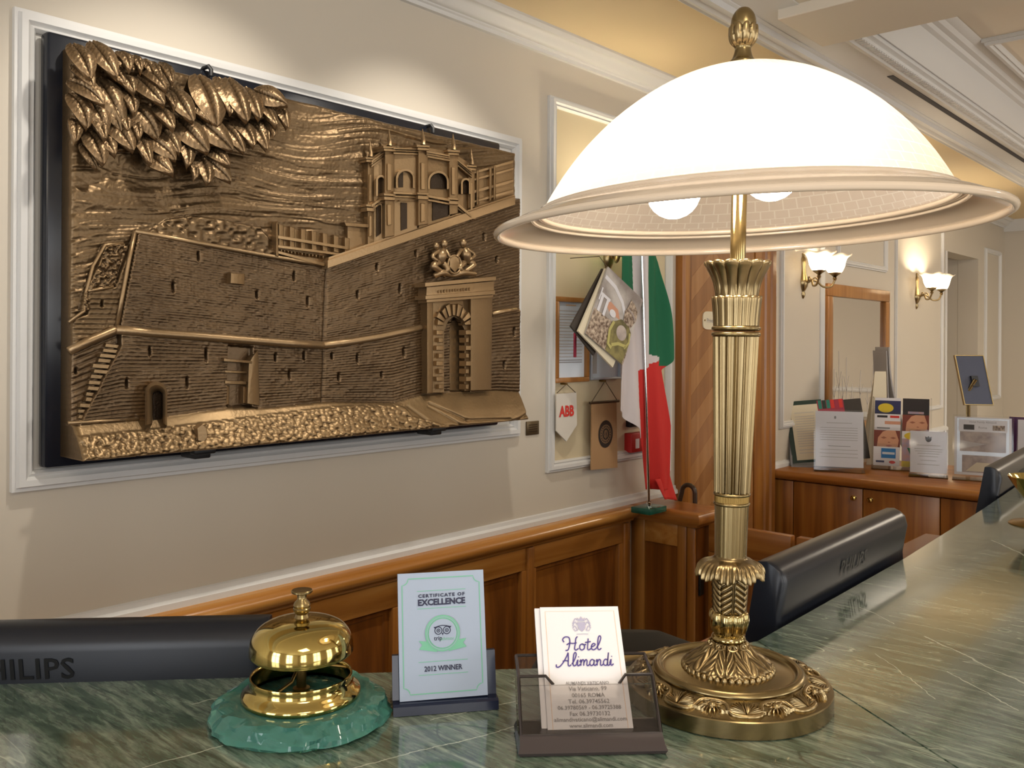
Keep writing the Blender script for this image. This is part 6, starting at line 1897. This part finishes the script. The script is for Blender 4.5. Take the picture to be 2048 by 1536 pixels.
t, pts = hanging('pennant', 'white pointed pennant with red letters under the oak frame', (1133, 768), (1114, 786), (1151, 785), [(1113, 788), (1153, 785), (1154, 850), (1133, 883), (1113, 862)], 'pennant', False)
cpt = onw(1133, 822, 0.0305)
Sheet((cpt.x + 0.0006, cpt.y, cpt.z), (0, 1, 0), (0, 0, 1)).text('lettering', 'ink_red', 'ABB', 0, 0, 0.042, 1, 0.0016, sx=0.86).build(t)
t, pts = hanging('hanging_banner', 'tan cloth banner with a dark round seal hanging on a cord', (1210, 762), (1182, 806), (1235, 802), [(1184, 806), (1233, 801), (1235, 935), (1183, 940)], 'banner_tan', True)
cpt = onw(1211, 868, 0.0305)
s = Sheet((cpt.x + 0.0006, cpt.y, cpt.z), (0, 1, 0), (0, 0, 1))
RS = 0.036
s.ell('seal', 'binder_dark', 0, 0, RS, RS * 1.15)
for r0, r1 in ((0.026, 0.0275), (0.018, 0.0195)):
    s.ring('seal_ring', 'banner_tan', 0, 0, r0, r1, 2)
for i in range(18):
    a = 2 * math.pi * i / 18
    s.rect('seal_mark', 'banner_tan', 0.0225 * math.cos(a) - 0.0011, 0.0225 * math.sin(a) - 0.0016, 0.0225 * math.cos(a) + 0.0011, 0.0225 * math.sin(a) + 0.0016, 2)
for sg in (-1, 1):
    s.line('seal_mark', 'banner_tan', [(sg * 0.006, -0.010), (sg * 0.009, 0.0), (sg * 0.004, 0.011)], 0.0022, 2)
s.line('seal_mark', 'banner_tan', [(0, -0.013), (0, 0.012)], 0.0022, 2)
s.build(t)
# red call point beside the flag, and the red notice by the door casing
y0, y1, z0, z1 = wall_quad(1253, 905, 1288, 862)
t = thing('fire_call_point', 'red fire alarm call point half hidden by the flag', 'alarm', (XW, (y0 + y1) / 2, z0))
MB().box((XW + 0.0005, y0, z0), (XW + 0.03, y1, z1), bev=0.003).build('housing', 'red_box', t)
s = Sheet((XW + 0.0302, y0, z0), (0, 1, 0), (0, 0, 1))
s.rect('pictogram', 'paper', (y1 - y0) * .2, (z1 - z0) * .2, (y1 - y0) * .42, (z1 - z0) * .7).ell('pictogram', 'paper', (y1 - y0) * .68, (z1 - z0) * .45, 0.008)
s.build(t)
y0, y1, z0, z1 = wall_quad(1256, 858, 1284, 838)
t = thing('black_switch', 'small black box on the wall above the red call point', 'switch', (XW, (y0 + y1) / 2, z0))
MB().box((XW + 0.0005, y0, z0 + 0.005), (XW + 0.018, y1, z1), bev=0.003).build('case', 'black_plastic', t)
MB().box((XW + 0.018, y0 + 0.008, z0 + 0.011), (XW + 0.021, y1 - 0.008, z1 - 0.006), bev=0.001).build('rocker', 'black_gloss', t)
y0, y1, z0, z1 = wall_quad(1328, 945, 1345, 900)
t = thing('red_notice', 'narrow red and white notice between the flag and door casing', 'sign', (XW, (y0 + y1) / 2, z0))
MB().box((XW + 0.0005, y0, z0), (XW + 0.004, y1, z1)).build('panel', 'paper', t, smooth=False)
Sheet((XW + 0.0042, y0, z0), (0, 1, 0), (0, 0, 1)).rect('print', 'ink_red', 0.004, 0.004, y1 - y0 - 0.012, z1 - z0 - 0.004).build(t)
# yellow and white labels beyond the door casing
c = onw(1549, 555, 0.004)
t = thing('wall_label', 'small yellow and white labels on the wall beside the door casing', 'sign', c)
MB().box((XW + 0.0005, c.y - 0.022, c.z - 0.075), (XW + 0.003, c.y + 0.022, c.z + 0.05)).build('card', 'paper', t, smooth=False)
s = Sheet((XW + 0.0032, c.y, c.z), (0, 1, 0), (0, 0, 1)); s.rect('print', 'yellow', -0.02, -0.022, 0.02, 0.032).lines('print', 'ink_pale', -0.017, 0.017, (-0.035, -0.045, -0.055, -0.065), 0.004); s.build(t)

# ---- picture booklet hanging on a ribbon from the first wall lamp
d_ = 0.155
q = [onw(1216, 533, d_), onw(1286, 600, d_ + 0.01), onw(1258, 731, d_ + 0.02), onw(1163, 666, d_)]
bk = thing('picture_booklet', 'tilted glossy booklet with a soldier statue cover hanging on the wall lamp', 'booklet', q[0])
ex = (q[1] - q[0]); WB = ex.length; ex.normalize(); ey = (q[0] - q[3]); ey = ey - ex * ey.dot(ex); HB = ((q[0] - q[3]).length + (q[1] - q[2]).length) / 2; ey.normalize()
if ex.cross(ey).x < 0:
    pass
o = q[0] - ey * HB; en = ex.cross(ey)
obox(o, ex, ey, en, 0, WB, 0, HB, -0.004, 0).build('cover', 'skyp', bk, smooth=False)
for k, (rot, dx, m) in enumerate(((-0.10, -0.004, 'paper_cream'), (-0.20, -0.014, 'binder_dark'))):
    R3 = Matrix.Rotation(rot, 3, en)
    top = q[0]
    e2, y2 = R3 @ ex, R3 @ ey
    obox(top - y2 * (HB + 0.006) + ex * dx * 0, e2, y2, en, 0, WB * (0.97 - 0.3 * k), 0, HB, -0.012 - 0.010 * k, -0.006 - 0.010 * k).build('inner_pages', m, bk, smooth=False)
MB().tube([q[0] + Vector((0, 0, -0.004)), q[0] + Vector((-0.03, 0.0, 0.03)), Vector((XW + 0.03, q[0].y - 0.01, ZS + 0.05))], 0.0012, 6).build('cord', 'cord', bk)
s = Sheet(o, ex, ey, 0.0004)
w_, h_ = WB, HB
s.poly('print', 'skyp', [(0, h_ * .45), (w_, h_ * .45), (w_, h_), (0, h_)], 1)
s.line('cloud', 'paper', [(w_ * .02, h_ * .86), (w_ * .3, h_ * .84), (w_ * .55, h_ * .74), (w_ * .70, h_ * .62)], 0.012, 2)
s.poly('glow', 'sunset', [(w_ * .30, h_ * .62), (w_ * .52, h_ * .60), (w_ * .62, h_ * .50), (w_ * .35, h_ * .48), (w_ * .2, h_ * .55)], 2)
s.poly('crowd', 'crowd', [(0, 0), (w_, 0), (w_, h_ * .22), (w_ * .45, h_ * .40), (0, h_ * .38)], 3)
s.rect('ruin', 'paper', w_ * .06, h_ * .38, w_ * .12, h_ * .60, 4).rect('ruin', 'paper', w_ * .20, h_ * .38, w_ * .26, h_ * .60, 4).rect('ruin', 'paper', w_ * .04, h_ * .60, w_ * .28, h_ * .64, 4).rect('ruin', 'paper', w_ * .02, h_ * .52, w_ * .05, h_ * .70, 4)
s.ell('ruin', 'paper', w_ * .42, h_ * .50, w_ * .08, h_ * .05, 4)
# statue: helmet, face, chest, arms
s.poly('statue', 'olive', [(w_ * .52, 0), (w_ * .96, 0), (w_ * .99, h_ * .30), (w_ * .95, h_ * .46), (w_ * .80, h_ * .54), (w_ * .64, h_ * .52), (w_ * .50, h_ * .42), (w_ * .46, h_ * .18)], 5)
s.poly('statue_head', 'crowd', [(w_ * .70, h_ * .52), (w_ * .90, h_ * .50), (w_ * .98, h_ * .66), (w_ * .95, h_ * .78), (w_ * .84, h_ * .84), (w_ * .73, h_ * .86), (w_ * .70, h_ * .72), (w_ * .66, h_ * .66)], 6)
s.line('statue_light', 'olive_hi', [(w_ * .50, h_ * .42), (w_ * .46, h_ * .28), (w_ * .52, h_ * .10), (w_ * .62, h_ * .08)], 0.010, 7)
s.line('statue_light', 'olive_hi', [(w_ * .60, h_ * .12), (w_ * .74, h_ * .20), (w_ * .92, h_ * .24)], 0.009, 7)
s.line('statue_light', 'olive_hi', [(w_ * .92, h_ * .44), (w_ * .97, h_ * .32), (w_ * .90, h_ * .20)], 0.007, 7)
s.line('statue_light', 'print_stone', [(w_ * .74, h_ * .72), (w_ * .86, h_ * .70), (w_ * .96, h_ * .64)], 0.005, 7)
s.ell('statue_light', 'print_stone', w_ * .74, h_ * .36, w_ * .13, h_ * .10, 6)
s.build(bk)
tt = onw(1150, 690, 0.09)
MB().box((tt.x - 0.003, tt.y - 0.004, tt.z - 0.034), (tt.x + 0.003, tt.y + 0.004, tt.z + 0.034), bev=0.0015).build('tassel', 'crimson', bk)

# ================================================================== MIRROR
ym0, ym1 = onw(1653, 700, 0.02).y, onw(1777, 650, 0.02).y
zm1, zm0 = onw(1660, 567, 0.02).z, 1.0
mi_ = thing('wall_mirror', 'oak framed mirror on the wall between the two lit lamps', 'mirror', (XW, (ym0 + ym1) / 2, zm0))
fwd = 0.055
for (a, c, e, f) in ((ym0, ym1, zm1 - fwd, zm1), (ym0, ym1, zm0, zm0 + fwd), (ym0, ym0 + fwd, zm0 + fwd, zm1 - fwd), (ym1 - fwd, ym1, zm0 + fwd, zm1 - fwd)):
    MB().box((XW + 0.001, a, e), (XW + 0.028, c, f), bev=0.005).build('frame', 'wood_frame', mi_)
MB().box((XW + 0.001, ym0 + fwd, zm0 + fwd), (XW + 0.012, ym1 - fwd, zm1 - fwd)).build('glass', 'mirror', mi_, smooth=False)
s = Sheet((XW + 0.0122, ym0 + fwd, zm0 + fwd), (0, 1, 0), (0, 0, 1))
for i, (x, hh) in enumerate(((.05, .25), (.10, .33), (.14, .22), (.19, .3), (.26, .18), (.36, .24), (.45, .15), (.52, .26))):
    s.line('etching', 'etch', [(x, 0.0), (x + .008 * math.sin(i), hh * .6), (x, hh)], 0.006)
    for sg in (-1, 1):
        s.line('etching', 'etch', [(x, hh * .5), (x + sg * .03, hh * .72)], 0.004)
s.build(mi_)

# ================================================================== CABINET
KT, KY = 0.92, 3.325
XC1 = 0.30
kb = thing('low_cabinet', 'walnut veneer low cabinet with small brass knobs under the brochures', 'cabinet', (-0.65, KY, 0))
MB().box((XW + 0.001, KY + 0.02, 0.0), (XC1, KY + 0.60, KT - 0.034)).build('body', 'wood_dark', kb, smooth=False)
prof = [(KY - 0.012, KT), (KY - 0.022, KT - 0.006), (KY - 0.024, KT - 0.018), (KY - 0.018, KT - 0.030), (KY - 0.006, KT - 0.036), (KY + 0.62, KT - 0.036), (KY + 0.62, KT)]
MB().loft([[(x, y, z) for y, z in prof] for x in (XW + 0.001, XC1 + 0.02)]).build('top', 'wood_x', kb, angle=60)
xk0, xk1 = on(1709, 995, 1, KY).x, on(1742, 998, 1, KY).x
seam = (xk0 + xk1) / 2
wd = 0.30
edges = [XW + 0.002, seam - 0.31, seam - 0.155, seam, seam + 0.165, seam + 0.42, seam + 0.68, XC1 - 0.001]
edges = [XW + 0.002, seam - 0.27, seam, seam + 0.27, seam + 0.56, seam + 0.85, XC1 - 0.001]
edges = [e for e in edges if e < XC1] 
zk = on(1709, 995, 1, KY).z
for i in range(len(edges) - 1):
    d = MB().box((edges[i] + 0.0015, KY, 0.07), (edges[i + 1] - 0.0015, KY + 0.02, KT - 0.04), bev=0.002).build('door', 'wood' if i % 2 else 'wood_v2', kb) if False else MB().box((edges[i] + 0.0015, KY, 0.07), (edges[i + 1] - 0.0015, KY + 0.02, KT - 0.04), bev=0.002).build('door', 'wood', kb)
    if i in (1, 2):
        xk = xk0 if i == 1 else xk1
    elif i in (3, 4):
        xk = edges[4] + (-0.03 if i == 3 else 0.03)
    else:
        continue
    MB().lathe([(0, 0.024), (0.006, 0.0235), (0.0095, 0.019), (0.0095, 0.014), (0.005, 0.009), (0.004, 0.002), (0.007, 0.0), (0, 0)], n=20).xf(Matrix.Translation((xk, KY, zk)) @ Matrix.Rotation(math.pi / 2, 4, 'X')).build('knob', 'brass', d)

# ---- things standing on the cabinet
def stand_frame(pxl, pxr, pyb, tilt=0.12, yaw=0.0):
    """foot centre on the cabinet top plus right / up vectors facing the viewer"""
    a = onz((pxl + pxr) / 2, pyb, KT)
    vd = Vector((-a.x, -a.y, 0)).normalized()
    ex = Vector((-vd.y, vd.x, 0))
    ex = Matrix.Rotation(yaw, 3, 'Z') @ ex
    nv = Vector((ex.y, -ex.x, 0))
    ey = (Vector((0, 0, 1)) - nv * tilt).normalized()
    dist = (a - CAM).dot(F_)
    return a, ex, ey, nv, dist / FPX


# acrylic sign stand helper: clear slab with foot, sheet inside
def sign_stand(name, label, pxl, pxr, pyt, pyb, yaw=0.0, tilt=0.13):
    a, ex, ey, nv, sc = stand_frame(pxl, pxr, pyb, tilt, yaw)
    # foreshortening of px -> metres along the sheet
    pe = a + ex * 0.1
    W = (pxr - pxl) * sc * 1.06; H = (pyb - pyt) * sc
    t = thing(name, label, 'sign', a)
    o = a - ex * W / 2 + Vector((0, 0, 0.005))
    en = ex.cross(ey)
    obox(o, ex, ey, en, 0, W, 0, H, -0.004, -0.001).build('back_plate', 'clear', t, smooth=False)
    obox(a - ex * W / 2, ex, nv * -1, Vector((0, 0, 1)), 0, W, -0.03, 0.07, 0.0, 0.004).build('foot', 'clear', t, smooth=False)
    obox(o, ex, ey, en, W * .03, W * .97, H * .06, H * .97, -0.001, 0.0).build('sheet', 'paper', t, smooth=False)
    obox(o, ex, ey, en, 0, W, 0, H, 0.0012, 0.003).build('front_plate', 'clear', t, smooth=False)
    return t, Sheet(o + en * 0.0001, ex, ey, 0.0002), W, H


# open green binder on a grey stand
a, ex, ey, nv, sc = stand_frame(1585, 1730, 934, 0.28, 0.18)
bd = thing('open_binder', 'dark green ring binder propped open on a grey stand', 'binder', a)
en = ex.cross(ey)
W = 0.235; H = 0.255
o = a - ex * 0.13 + Vector((0, 0, 0.012))
tiltm = Matrix.Rotation(-0.10, 3, en)
e2, y2 = tiltm.inverted() @ ex, tiltm.inverted() @ ey
obox(o, e2, y2, en, -0.01, W * .58, 0, H, -0.006, 0).build('cover', 'leather', bd, smooth=False)
obox(o, e2, y2, en, W * .58, W * 1.25, 0.0, H * .97, -0.014, -0.006).build('cover', 'binder_dark', bd, smooth=False)
obox(o, e2, y2, en, 0.008, W * .50, 0.01, H * .93, 0.0005, 0.003).build('page', 'paper_cream', bd, smooth=False)
obox(o, e2, y2, en, W * .50, W * .95, 0.01, H * .98, -0.004, 0.001).build('divider', 'crimson', bd, smooth=False)
s = Sheet(o + en * 0.0032, e2, y2)
s.lines('print', 'ink_pale', 0.022, W * .42, [H * q for q in (.80, .74, .70, .66, .62, .58, .54, .50, .46, .42, .38, .34, .30, .26, .2, .15)], 0.0022)
s.build(bd)
s = Sheet(o + en * 0.0012, e2, y2)
for i, m in enumerate(('teal', 'leather', 'teal', 'ink_red', 'crimson', 'ink_red')):
    s.rect('tab', m, W * (.52 + .07 * i), H * .84, W * (.58 + .07 * i), H * .98)
s.build(bd)
obox(a - ex * 0.15, ex, nv * -1, Vector((0, 0, 1)), 0.0, 0.24, -0.03, 0.10, 0.0, 0.006).build('stand_base', 'grey_stand', bd, smooth=False)
tri = [a - ex * 0.150 - nv * 0.10, a - ex * 0.150 + nv * 0.01, a - ex * 0.150 - nv * 0.075 + Vector((0, 0, 0.17))]
MB().prism([p + Vector((0, 0, 0.006)) for p in tri], ex * 0.008).build('stand_side', 'grey_stand', bd, smooth=False)

t, s, W, H = sign_stand('notice_stand', 'clear stand with a typed white letter in front of the binder', 1633, 1724, 822, 944, 0.05)
s.lines('print', 'ink_pale', W * .25, W * .75, (H * .78,), 0.0025).lines('print', 'ink_pale', W * .12, W * .86, [H * q for q in (.70, .66, .62, .58, .54, .50)], 0.0022).lines('print', 'ink_grey', W * .28, W * .72, (H * .40,), 0.002).lines('print', 'ink_pale', W * .12, W * .86, [H * q for q in (.34, .28, .22)], 0.0022).ell('print', 'ink_grey', W * .42, H * .87, 0.004, 0.006)
s.build(t)

# brochure rack with two columns of leaflets
a, ex, ey, nv, sc = stand_frame(1752, 1852, 941, 0.22, -0.05)
rk = thing('brochure_rack', 'clear stepped rack with holders for colourful leaflets on the cabinet', 'rack', a)
en = ex.cross(ey)
W, H = 0.215, 0.285
o = a - ex * (W / 2) + Vector((0, 0, 0.004))
obox(a - ex * W / 2, ex, nv * -1, Vector((0, 0, 1)), 0, W, -0.02, 0.11, 0, 0.004).build('foot', 'clear', rk, smooth=False)
for x in (0, W - 0.003):
    obox(o, ex, ey, en, x, x + 0.003, 0.0, H, -0.02, 0.02).build('side', 'clear', rk, smooth=False)
obox(o, ex, ey, en, 0.003, W - 0.003, 0.0, H, -0.022, -0.019).build('back', 'clear', rk, smooth=False)
M['brow_print'] = mat('print_brown_shadow', (0.36, 0.13, 0.07), 0.5)
M['lip_print'] = mat('print_lip', (0.50, 0.15, 0.12), 0.5)
LEAF = [(0, 3, 'navy cover with yellow patch'), (1, 3, 'dark chocolate cover'), (0, 2, 'white and orange cover'), (1, 2, 'portrait cover'), (0, 1, 'portrait cover with auburn hair'), (1, 1, 'yellow and lilac cover'), (0, 0, 'pale cover with a blue square'), (1, 0, 'green and red striped cover')]
for c_, r_, dsc in LEAF:
    lab = 'leaflet with ' + ('a ' if dsc[0] not in 'aeiou' else 'an ') + dsc + (' in the top row of the rack', ' in the second row of the rack', ' in the third row of the rack', ' in the bottom row of the rack')[3 - r_]
    x0 = 0.006 + c_ * (W / 2 - 0.004); x1 = x0 + W / 2 - 0.011
    y0 = H * (0.035 + 0.235 * r_); y1 = y0 + 0.075
    dd = 0.016 - 0.009 * r_
    lf = thing('leaflet', lab, 'leaflet', o + ex * x0 + ey * y0, 0, 'leaflets in the brochure rack')
    obox(o, ex, ey, en, x0, x1, y0, y1, dd - 0.003, dd).build('sheet', 'paper', lf, smooth=False)
    s = Sheet(o + en * (dd + 0.0002) + ex * x0 + ey * y0, ex, ey, 0.0003)
    w, h = x1 - x0, y1 - y0
    if r_ == 3 and c_ == 0:
        s.rect('print', 'navy', 0, h * .15, w, h * .85).ell('print', 'yellow', w * .42, h * .45, w * .3, h * .25, 2).rect('print', 'binder_dark', 0, 0, w, h * .15, 1)
    elif r_ == 3:
        s.rect('print', 'black_print', 0, 0, w, h).rect('print', 'lilac', w * .2, h * .18, w * .8, h * .3, 2)
    elif r_ == 2 and c_ == 0:
        s.rect('print', 'sunset', w * .4, h * .45, w, h * .62).rect('print', 'ink_grey', w * .1, h * .2, w * .6, h * .28).rect('print', 'black_print', w * .1, h * .8, w * .5, h * .92).rect('print', 'ink_red', w * .6, h * .8, w * .95, h * .92)
    elif (r_, c_) in ((2, 1), (1, 0)):
        s.rect('print', 'skin_print', 0, 0, w, h)
        s.poly('print', 'hair_print', [(0, 0), (w * .12, h * .1), (w * .16, h * .6), (w * .34, h * .92), (w * .5, h), (0, h)], 2)
        s.poly('print', 'hair_print', [(w * .9, 0), (w, 0), (w, h), (w * .82, h), (w * .95, h * .5)], 2)
        for sg in (.38, .74):
            s.poly('print', 'brow_print', [(w * (sg - .12), h * .60), (w * sg, h * .66), (w * (sg + .12), h * .60), (w * sg, h * .54)], 3)
        s.poly('print', 'brow_print', [(w * .52, h * .36), (w * .58, h * .33), (w * .64, h * .36), (w * .58, h * .39)], 3)
        s.poly('print', 'lip_print', [(w * .44, h * .18), (w * .58, h * .23), (w * .72, h * .18), (w * .58, h * .12)], 3)
    elif r_ == 1:
        s.rect('print', 'lilac', 0, 0, w, h * .6).ell('print', 'yellow', w * .5, h * .75, w * .42, h * .22, 2)
    elif c_ == 0:
        s.rect('print', 'blue', w * .30, h * .40, w * .85, h * .92).rect('print', 'paper_cool', w * .34, h * .60, w * .81, h * .72, 2).rect('print', 'navy', w * .1, h * .16, w * .42, h * .26).ell('print', 'ink_red', w * .72, h * .2, w * .12, h * .08)
    else:
        s.rect('print', 'lilac', 0, 0, w, h).poly('print', 'flag_green', [(w * .2, h), (w * .42, h), (w * .6, h * .35), (w * .42, h * .35)], 2).poly('print', 'ink_red', [(w * .5, h), (w * .72, h), (w * .9, h * .35), (w * .72, h * .35)], 2).rect('print', 'yellow', 0, 0, w * .7, h * .3, 2)
    s.build(lf)
    obox(o, ex, ey, en, x0 - 0.001, x1 + 0.001, y0 - 0.004, y0 + 0.02, dd + 0.003, dd + 0.0045).build('pocket', 'clear', rk, smooth=False)

t, s, W, H = sign_stand('crest_sign', 'small clear sign stand with crested white card beside the leaflets', 1823, 1890, 863, 954, 0.0)
for yq, hw in ((.66, .30), (.58, .36), (.53, .34), (.48, .28), (.42, .24), (.33, .2), (.24, .28)):
    s.rect('print', 'ink_pale', W * (.5 - hw), H * yq - 0.0014, W * (.5 + hw), H * yq + 0.0014)
kx, ky = W * .5, H * .80
s.poly('crest', 'binder_dark', [(kx - 0.011, ky + 0.010), (kx - 0.004, ky + 0.006), (kx, ky + 0.012), (kx + 0.004, ky + 0.006), (kx + 0.011, ky + 0.010), (kx + 0.010, ky - 0.004), (kx + 0.004, ky - 0.011), (kx - 0.004, ky - 0.011), (kx - 0.010, ky - 0.004)])
s.build(t)
t, s, W, H = sign_stand('hall_sign', 'large clear sign stand with two pale interior pictures and a heading', 1914, 2016, 834, 962, 0.0)
s.rect('print', 'silver', W * .07, H * .10, W * .93, H * .95).rect('picture', 'print_stone', W * .12, H * .43, W * .88, H * .74, 2).rect('picture', 'print_stone', W * .16, H * .10, W * .84, H * .37, 2)
s.rect('heading', 'paper', W * .10, H * .74, W * .90, H * .93, 2).text('heading_text', 'ink_grey', 'Hotel Family Alimandi', W * .5, H * .89, 0.010, 4).text('heading_text', 'ink_grey', 'Roma', W * .5, H * .81, 0.012, 4)
s.rect('thumbnail', 'binder_dark', W * .18, H * .77, W * .36, H * .85, 4).rect('thumbnail', 'crowd', W * .66, H * .77, W * .86, H * .85, 4)
s.poly('picture', 'paper_cream', [(W * .22, H * .12), (W * .78, H * .12), (W * .6, H * .26), (W * .4, H * .26)], 4).poly('picture', 'ink_pale', [(W * .12, H * .46), (W * .55, H * .55), (W * .12, H * .60)], 4)
s.build(t)
# purple book and white folder at the right edge
a = onz(2032, 945, KT)
t = thing('standing_folder', 'dark purple folder standing behind the large sign', 'folder', a)
MB().box((a.x - 0.03, a.y + 0.02, KT + 0.0005), (a.x + 0.04, a.y + 0.05, KT + 0.215), bev=0.002).build('cover', mat('purple_board', (0.06, 0.02, 0.09), 0.5), t)
MB().box((a.x - 0.026, a.y + 0.026, KT + 0.2155), (a.x + 0.036, a.y + 0.044, KT + 0.217)).build('pages', 'paper_cream', t, smooth=False)
t, s, W, H = sign_stand('edge_sign', 'white card in a clear stand at the far right end of the cabinet', 2040, 2110, 840, 962, 0.0)
s.lines('print', 'ink_pale', W * .2, W * .8, [H * q for q in (.7, .6, .5, .4)], 0.003); s.build(t)

# tall curved acrylic dispenser and folded beige card behind
a = onz(1797, 921, KT)
dp = thing('curved_dispenser', 'tall curved translucent brochure dispenser behind the leaflet rack', 'holder', a)
M['frost'] = mat('frosted_plastic', (0.56, 0.54, 0.53), 0.35, trans=0.35, ior=1.2)
ln = (onz(1745, 905, KT) - a); 
zt = CAMZ - (700 - 688) * 0  # top height from the wall behind
topz = KT + 0.485
vs0 = []
exd = Vector((R_.x, R_.y, 0))
loops = []
for k in range(13):
    t_ = k / 12
    off = exd * (-0.075 + 0.15 * (t_ ** 2.2)); z = KT + 0.001 + (topz - KT) * (1 - t_)
    wv = F_ * 0.07
    c0 = a + off; c0.z = z
    loops.append([c0 - wv, c0 + wv, c0 + wv + exd * 0.006, c0 - wv + exd * 0.006])
MB().loft(loops).build('curved_panel', 'frost', dp, angle=60)
loops = []
for k in range(7):
    t_ = k / 6
    c0 = a + exd * (-0.085 + 0.02 * t_); c0.z = KT + 0.001 + 0.47 * (1 - t_)
    wv = F_ * 0.07
    loops.append([c0 - wv, c0 + wv, c0 + wv + exd * 0.004, c0 - wv + exd * 0.004])
MB().loft(loops).build('rear_panel', 'frost', dp, angle=60)
a = onz(1751, 928, KT)
t = thing('folded_card', 'blank beige tent card standing behind the leaflet rack', 'card', a)
for sg in (-1, 1):
    top = a + Vector((0, 0, 0.385)) + exd * 0.03
    f0 = a + exd * (-0.035 if sg < 0 else 0.07)
    wv = F_ * 0.045
    q = [f0 - wv + Vector((0, 0, .001)), f0 + wv + Vector((0, 0, .001)), top + wv * .8, top - wv * .8]
    if sg < 0:
        top2 = [top - exd * 0.045 - wv, top - exd * 0.0 - wv]
        q = [a + exd * -0.05 - F_ * 0.03 + Vector((0, 0, .001)), a + exd * 0.04 - F_ * 0.03 + Vector((0, 0, .001)), top + exd * 0.012, top - exd * 0.035]
        MB().prism(q, F_ * 0.003).build('leaf', 'paper_cream', t, smooth=False)
    else:
        q = [a + exd * -0.045 + F_ * 0.05 + Vector((0, 0, .001)), a + exd * 0.045 + F_ * 0.05 + Vector((0, 0, .001)), top + exd * 0.010 + F_ * .004, top - exd * 0.033 + F_ * .004]
        MB().prism(q, F_ * 0.003).build('leaf', 'paper_cream', t, smooth=False)

# framed display on a brass post beyond the cabinet
yv = 4.35
c = on(1948, 760, 1, yv); pb = on(1938, 830, 1, yv)
ds = thing('display_on_post', 'dark rectangular display seen from behind on a slim brass post', 'display', (pb.x, yv, 0))
sc = (c - CAM).dot(F_) / FPX
exq = Matrix.Rotation(math.radians(-6), 3, 'Z') @ Vector((R_.x, R_.y, 0)); nq = Vector((exq.y, -exq.x, 0)); eyq = (Vector((0, 0, 1)) + nq * -0.18 - exq * 0.13).normalized(); enq = exq.cross(eyq).normalized()
w, h = 0.058 * 2 * sc / 0.00257 * 0.66, 98 * sc
w = 52 * sc
M['slate'] = mat('slate_blue_back', (0.045, 0.055, 0.10), 0.4)
o = c - exq * w / 2 - eyq * h / 2
obox(o, exq, eyq, enq, 0, w, 0, h, -0.012, 0.0).build('panel', 'slate', ds, smooth=False)
for (x0, x1, y0, y1) in ((-0.004, 0, 0, h), (w, w + 0.004, 0, h), (-0.004, w + 0.004, -0.004, 0), (-0.004, w + 0.004, h, h + 0.004)):
    obox(o, exq, eyq, enq, x0, x1, y0, y1, -0.016, 0.002).build('edge', 'brass_satin', ds, smooth=False)
obox(o, exq, eyq, enq, w * .38, w * .62, h * .36, h * .58, 0.0, 0.014).build('bracket', 'black_plastic', ds, smooth=False)
topp = c + enq * 0.018
MB().tube([Vector((pb.x, yv, 0.012)), Vector((pb.x, topp.y, c.z - 0.05)), topp], 0.009, 12).build('post', 'brass_satin', ds)
MB().lathe([(0, 0), (0.14, 0), (0.14, 0.008), (0.03, 0.016), (0.012, 0.03), (0, 0.03)], (pb.x, yv, 0), n=40).build('foot', 'brass_dark', ds)

# ================================================================== CEILING FITTINGS
for (sx, sy) in ((-1.03, 0.80), (-1.03, 1.40)):
    t = thing('ceiling_spotlight', 'recessed ceiling spotlight above the ' + ('left' if sy < 1 else 'right') + ' half of the relief', 'spotlight', (sx, sy, 2.26), 0, 'recessed ceiling spotlights')
    MB().lathe([(0.030, 0.0), (0.042, -0.001), (0.044, -0.004), (0.040, -0.006), (0.032, -0.004), (0.030, 0.0)], n=32).build('trim_ring', 'trim', t, local=True)
for k, (lx, ly) in enumerate(((0.9, -0.4), (0.9, 2.6), (0.3, 5.0))):  # frames round the added, unseen fill lights
    t = thing('ceiling_fill_panel', 'added square fill light panel ' + ('over the lobby nearest the windows', 'over the middle of the lobby', 'at the far end of the lobby')[k], 'ceiling light', (lx, ly, ZR), 0, 'added square fill light panels')
    for (a0, a1, b0, b1) in ((-.34, .34, .31, .34), (-.34, .34, -.34, -.31), (-.34, -.31, -.31, .31), (.31, .34, -.31, .31)):
        MB().box((a0, b0, -0.02), (a1, b1, -0.0005)).build('frame', 'trim', t, smooth=False, local=True)
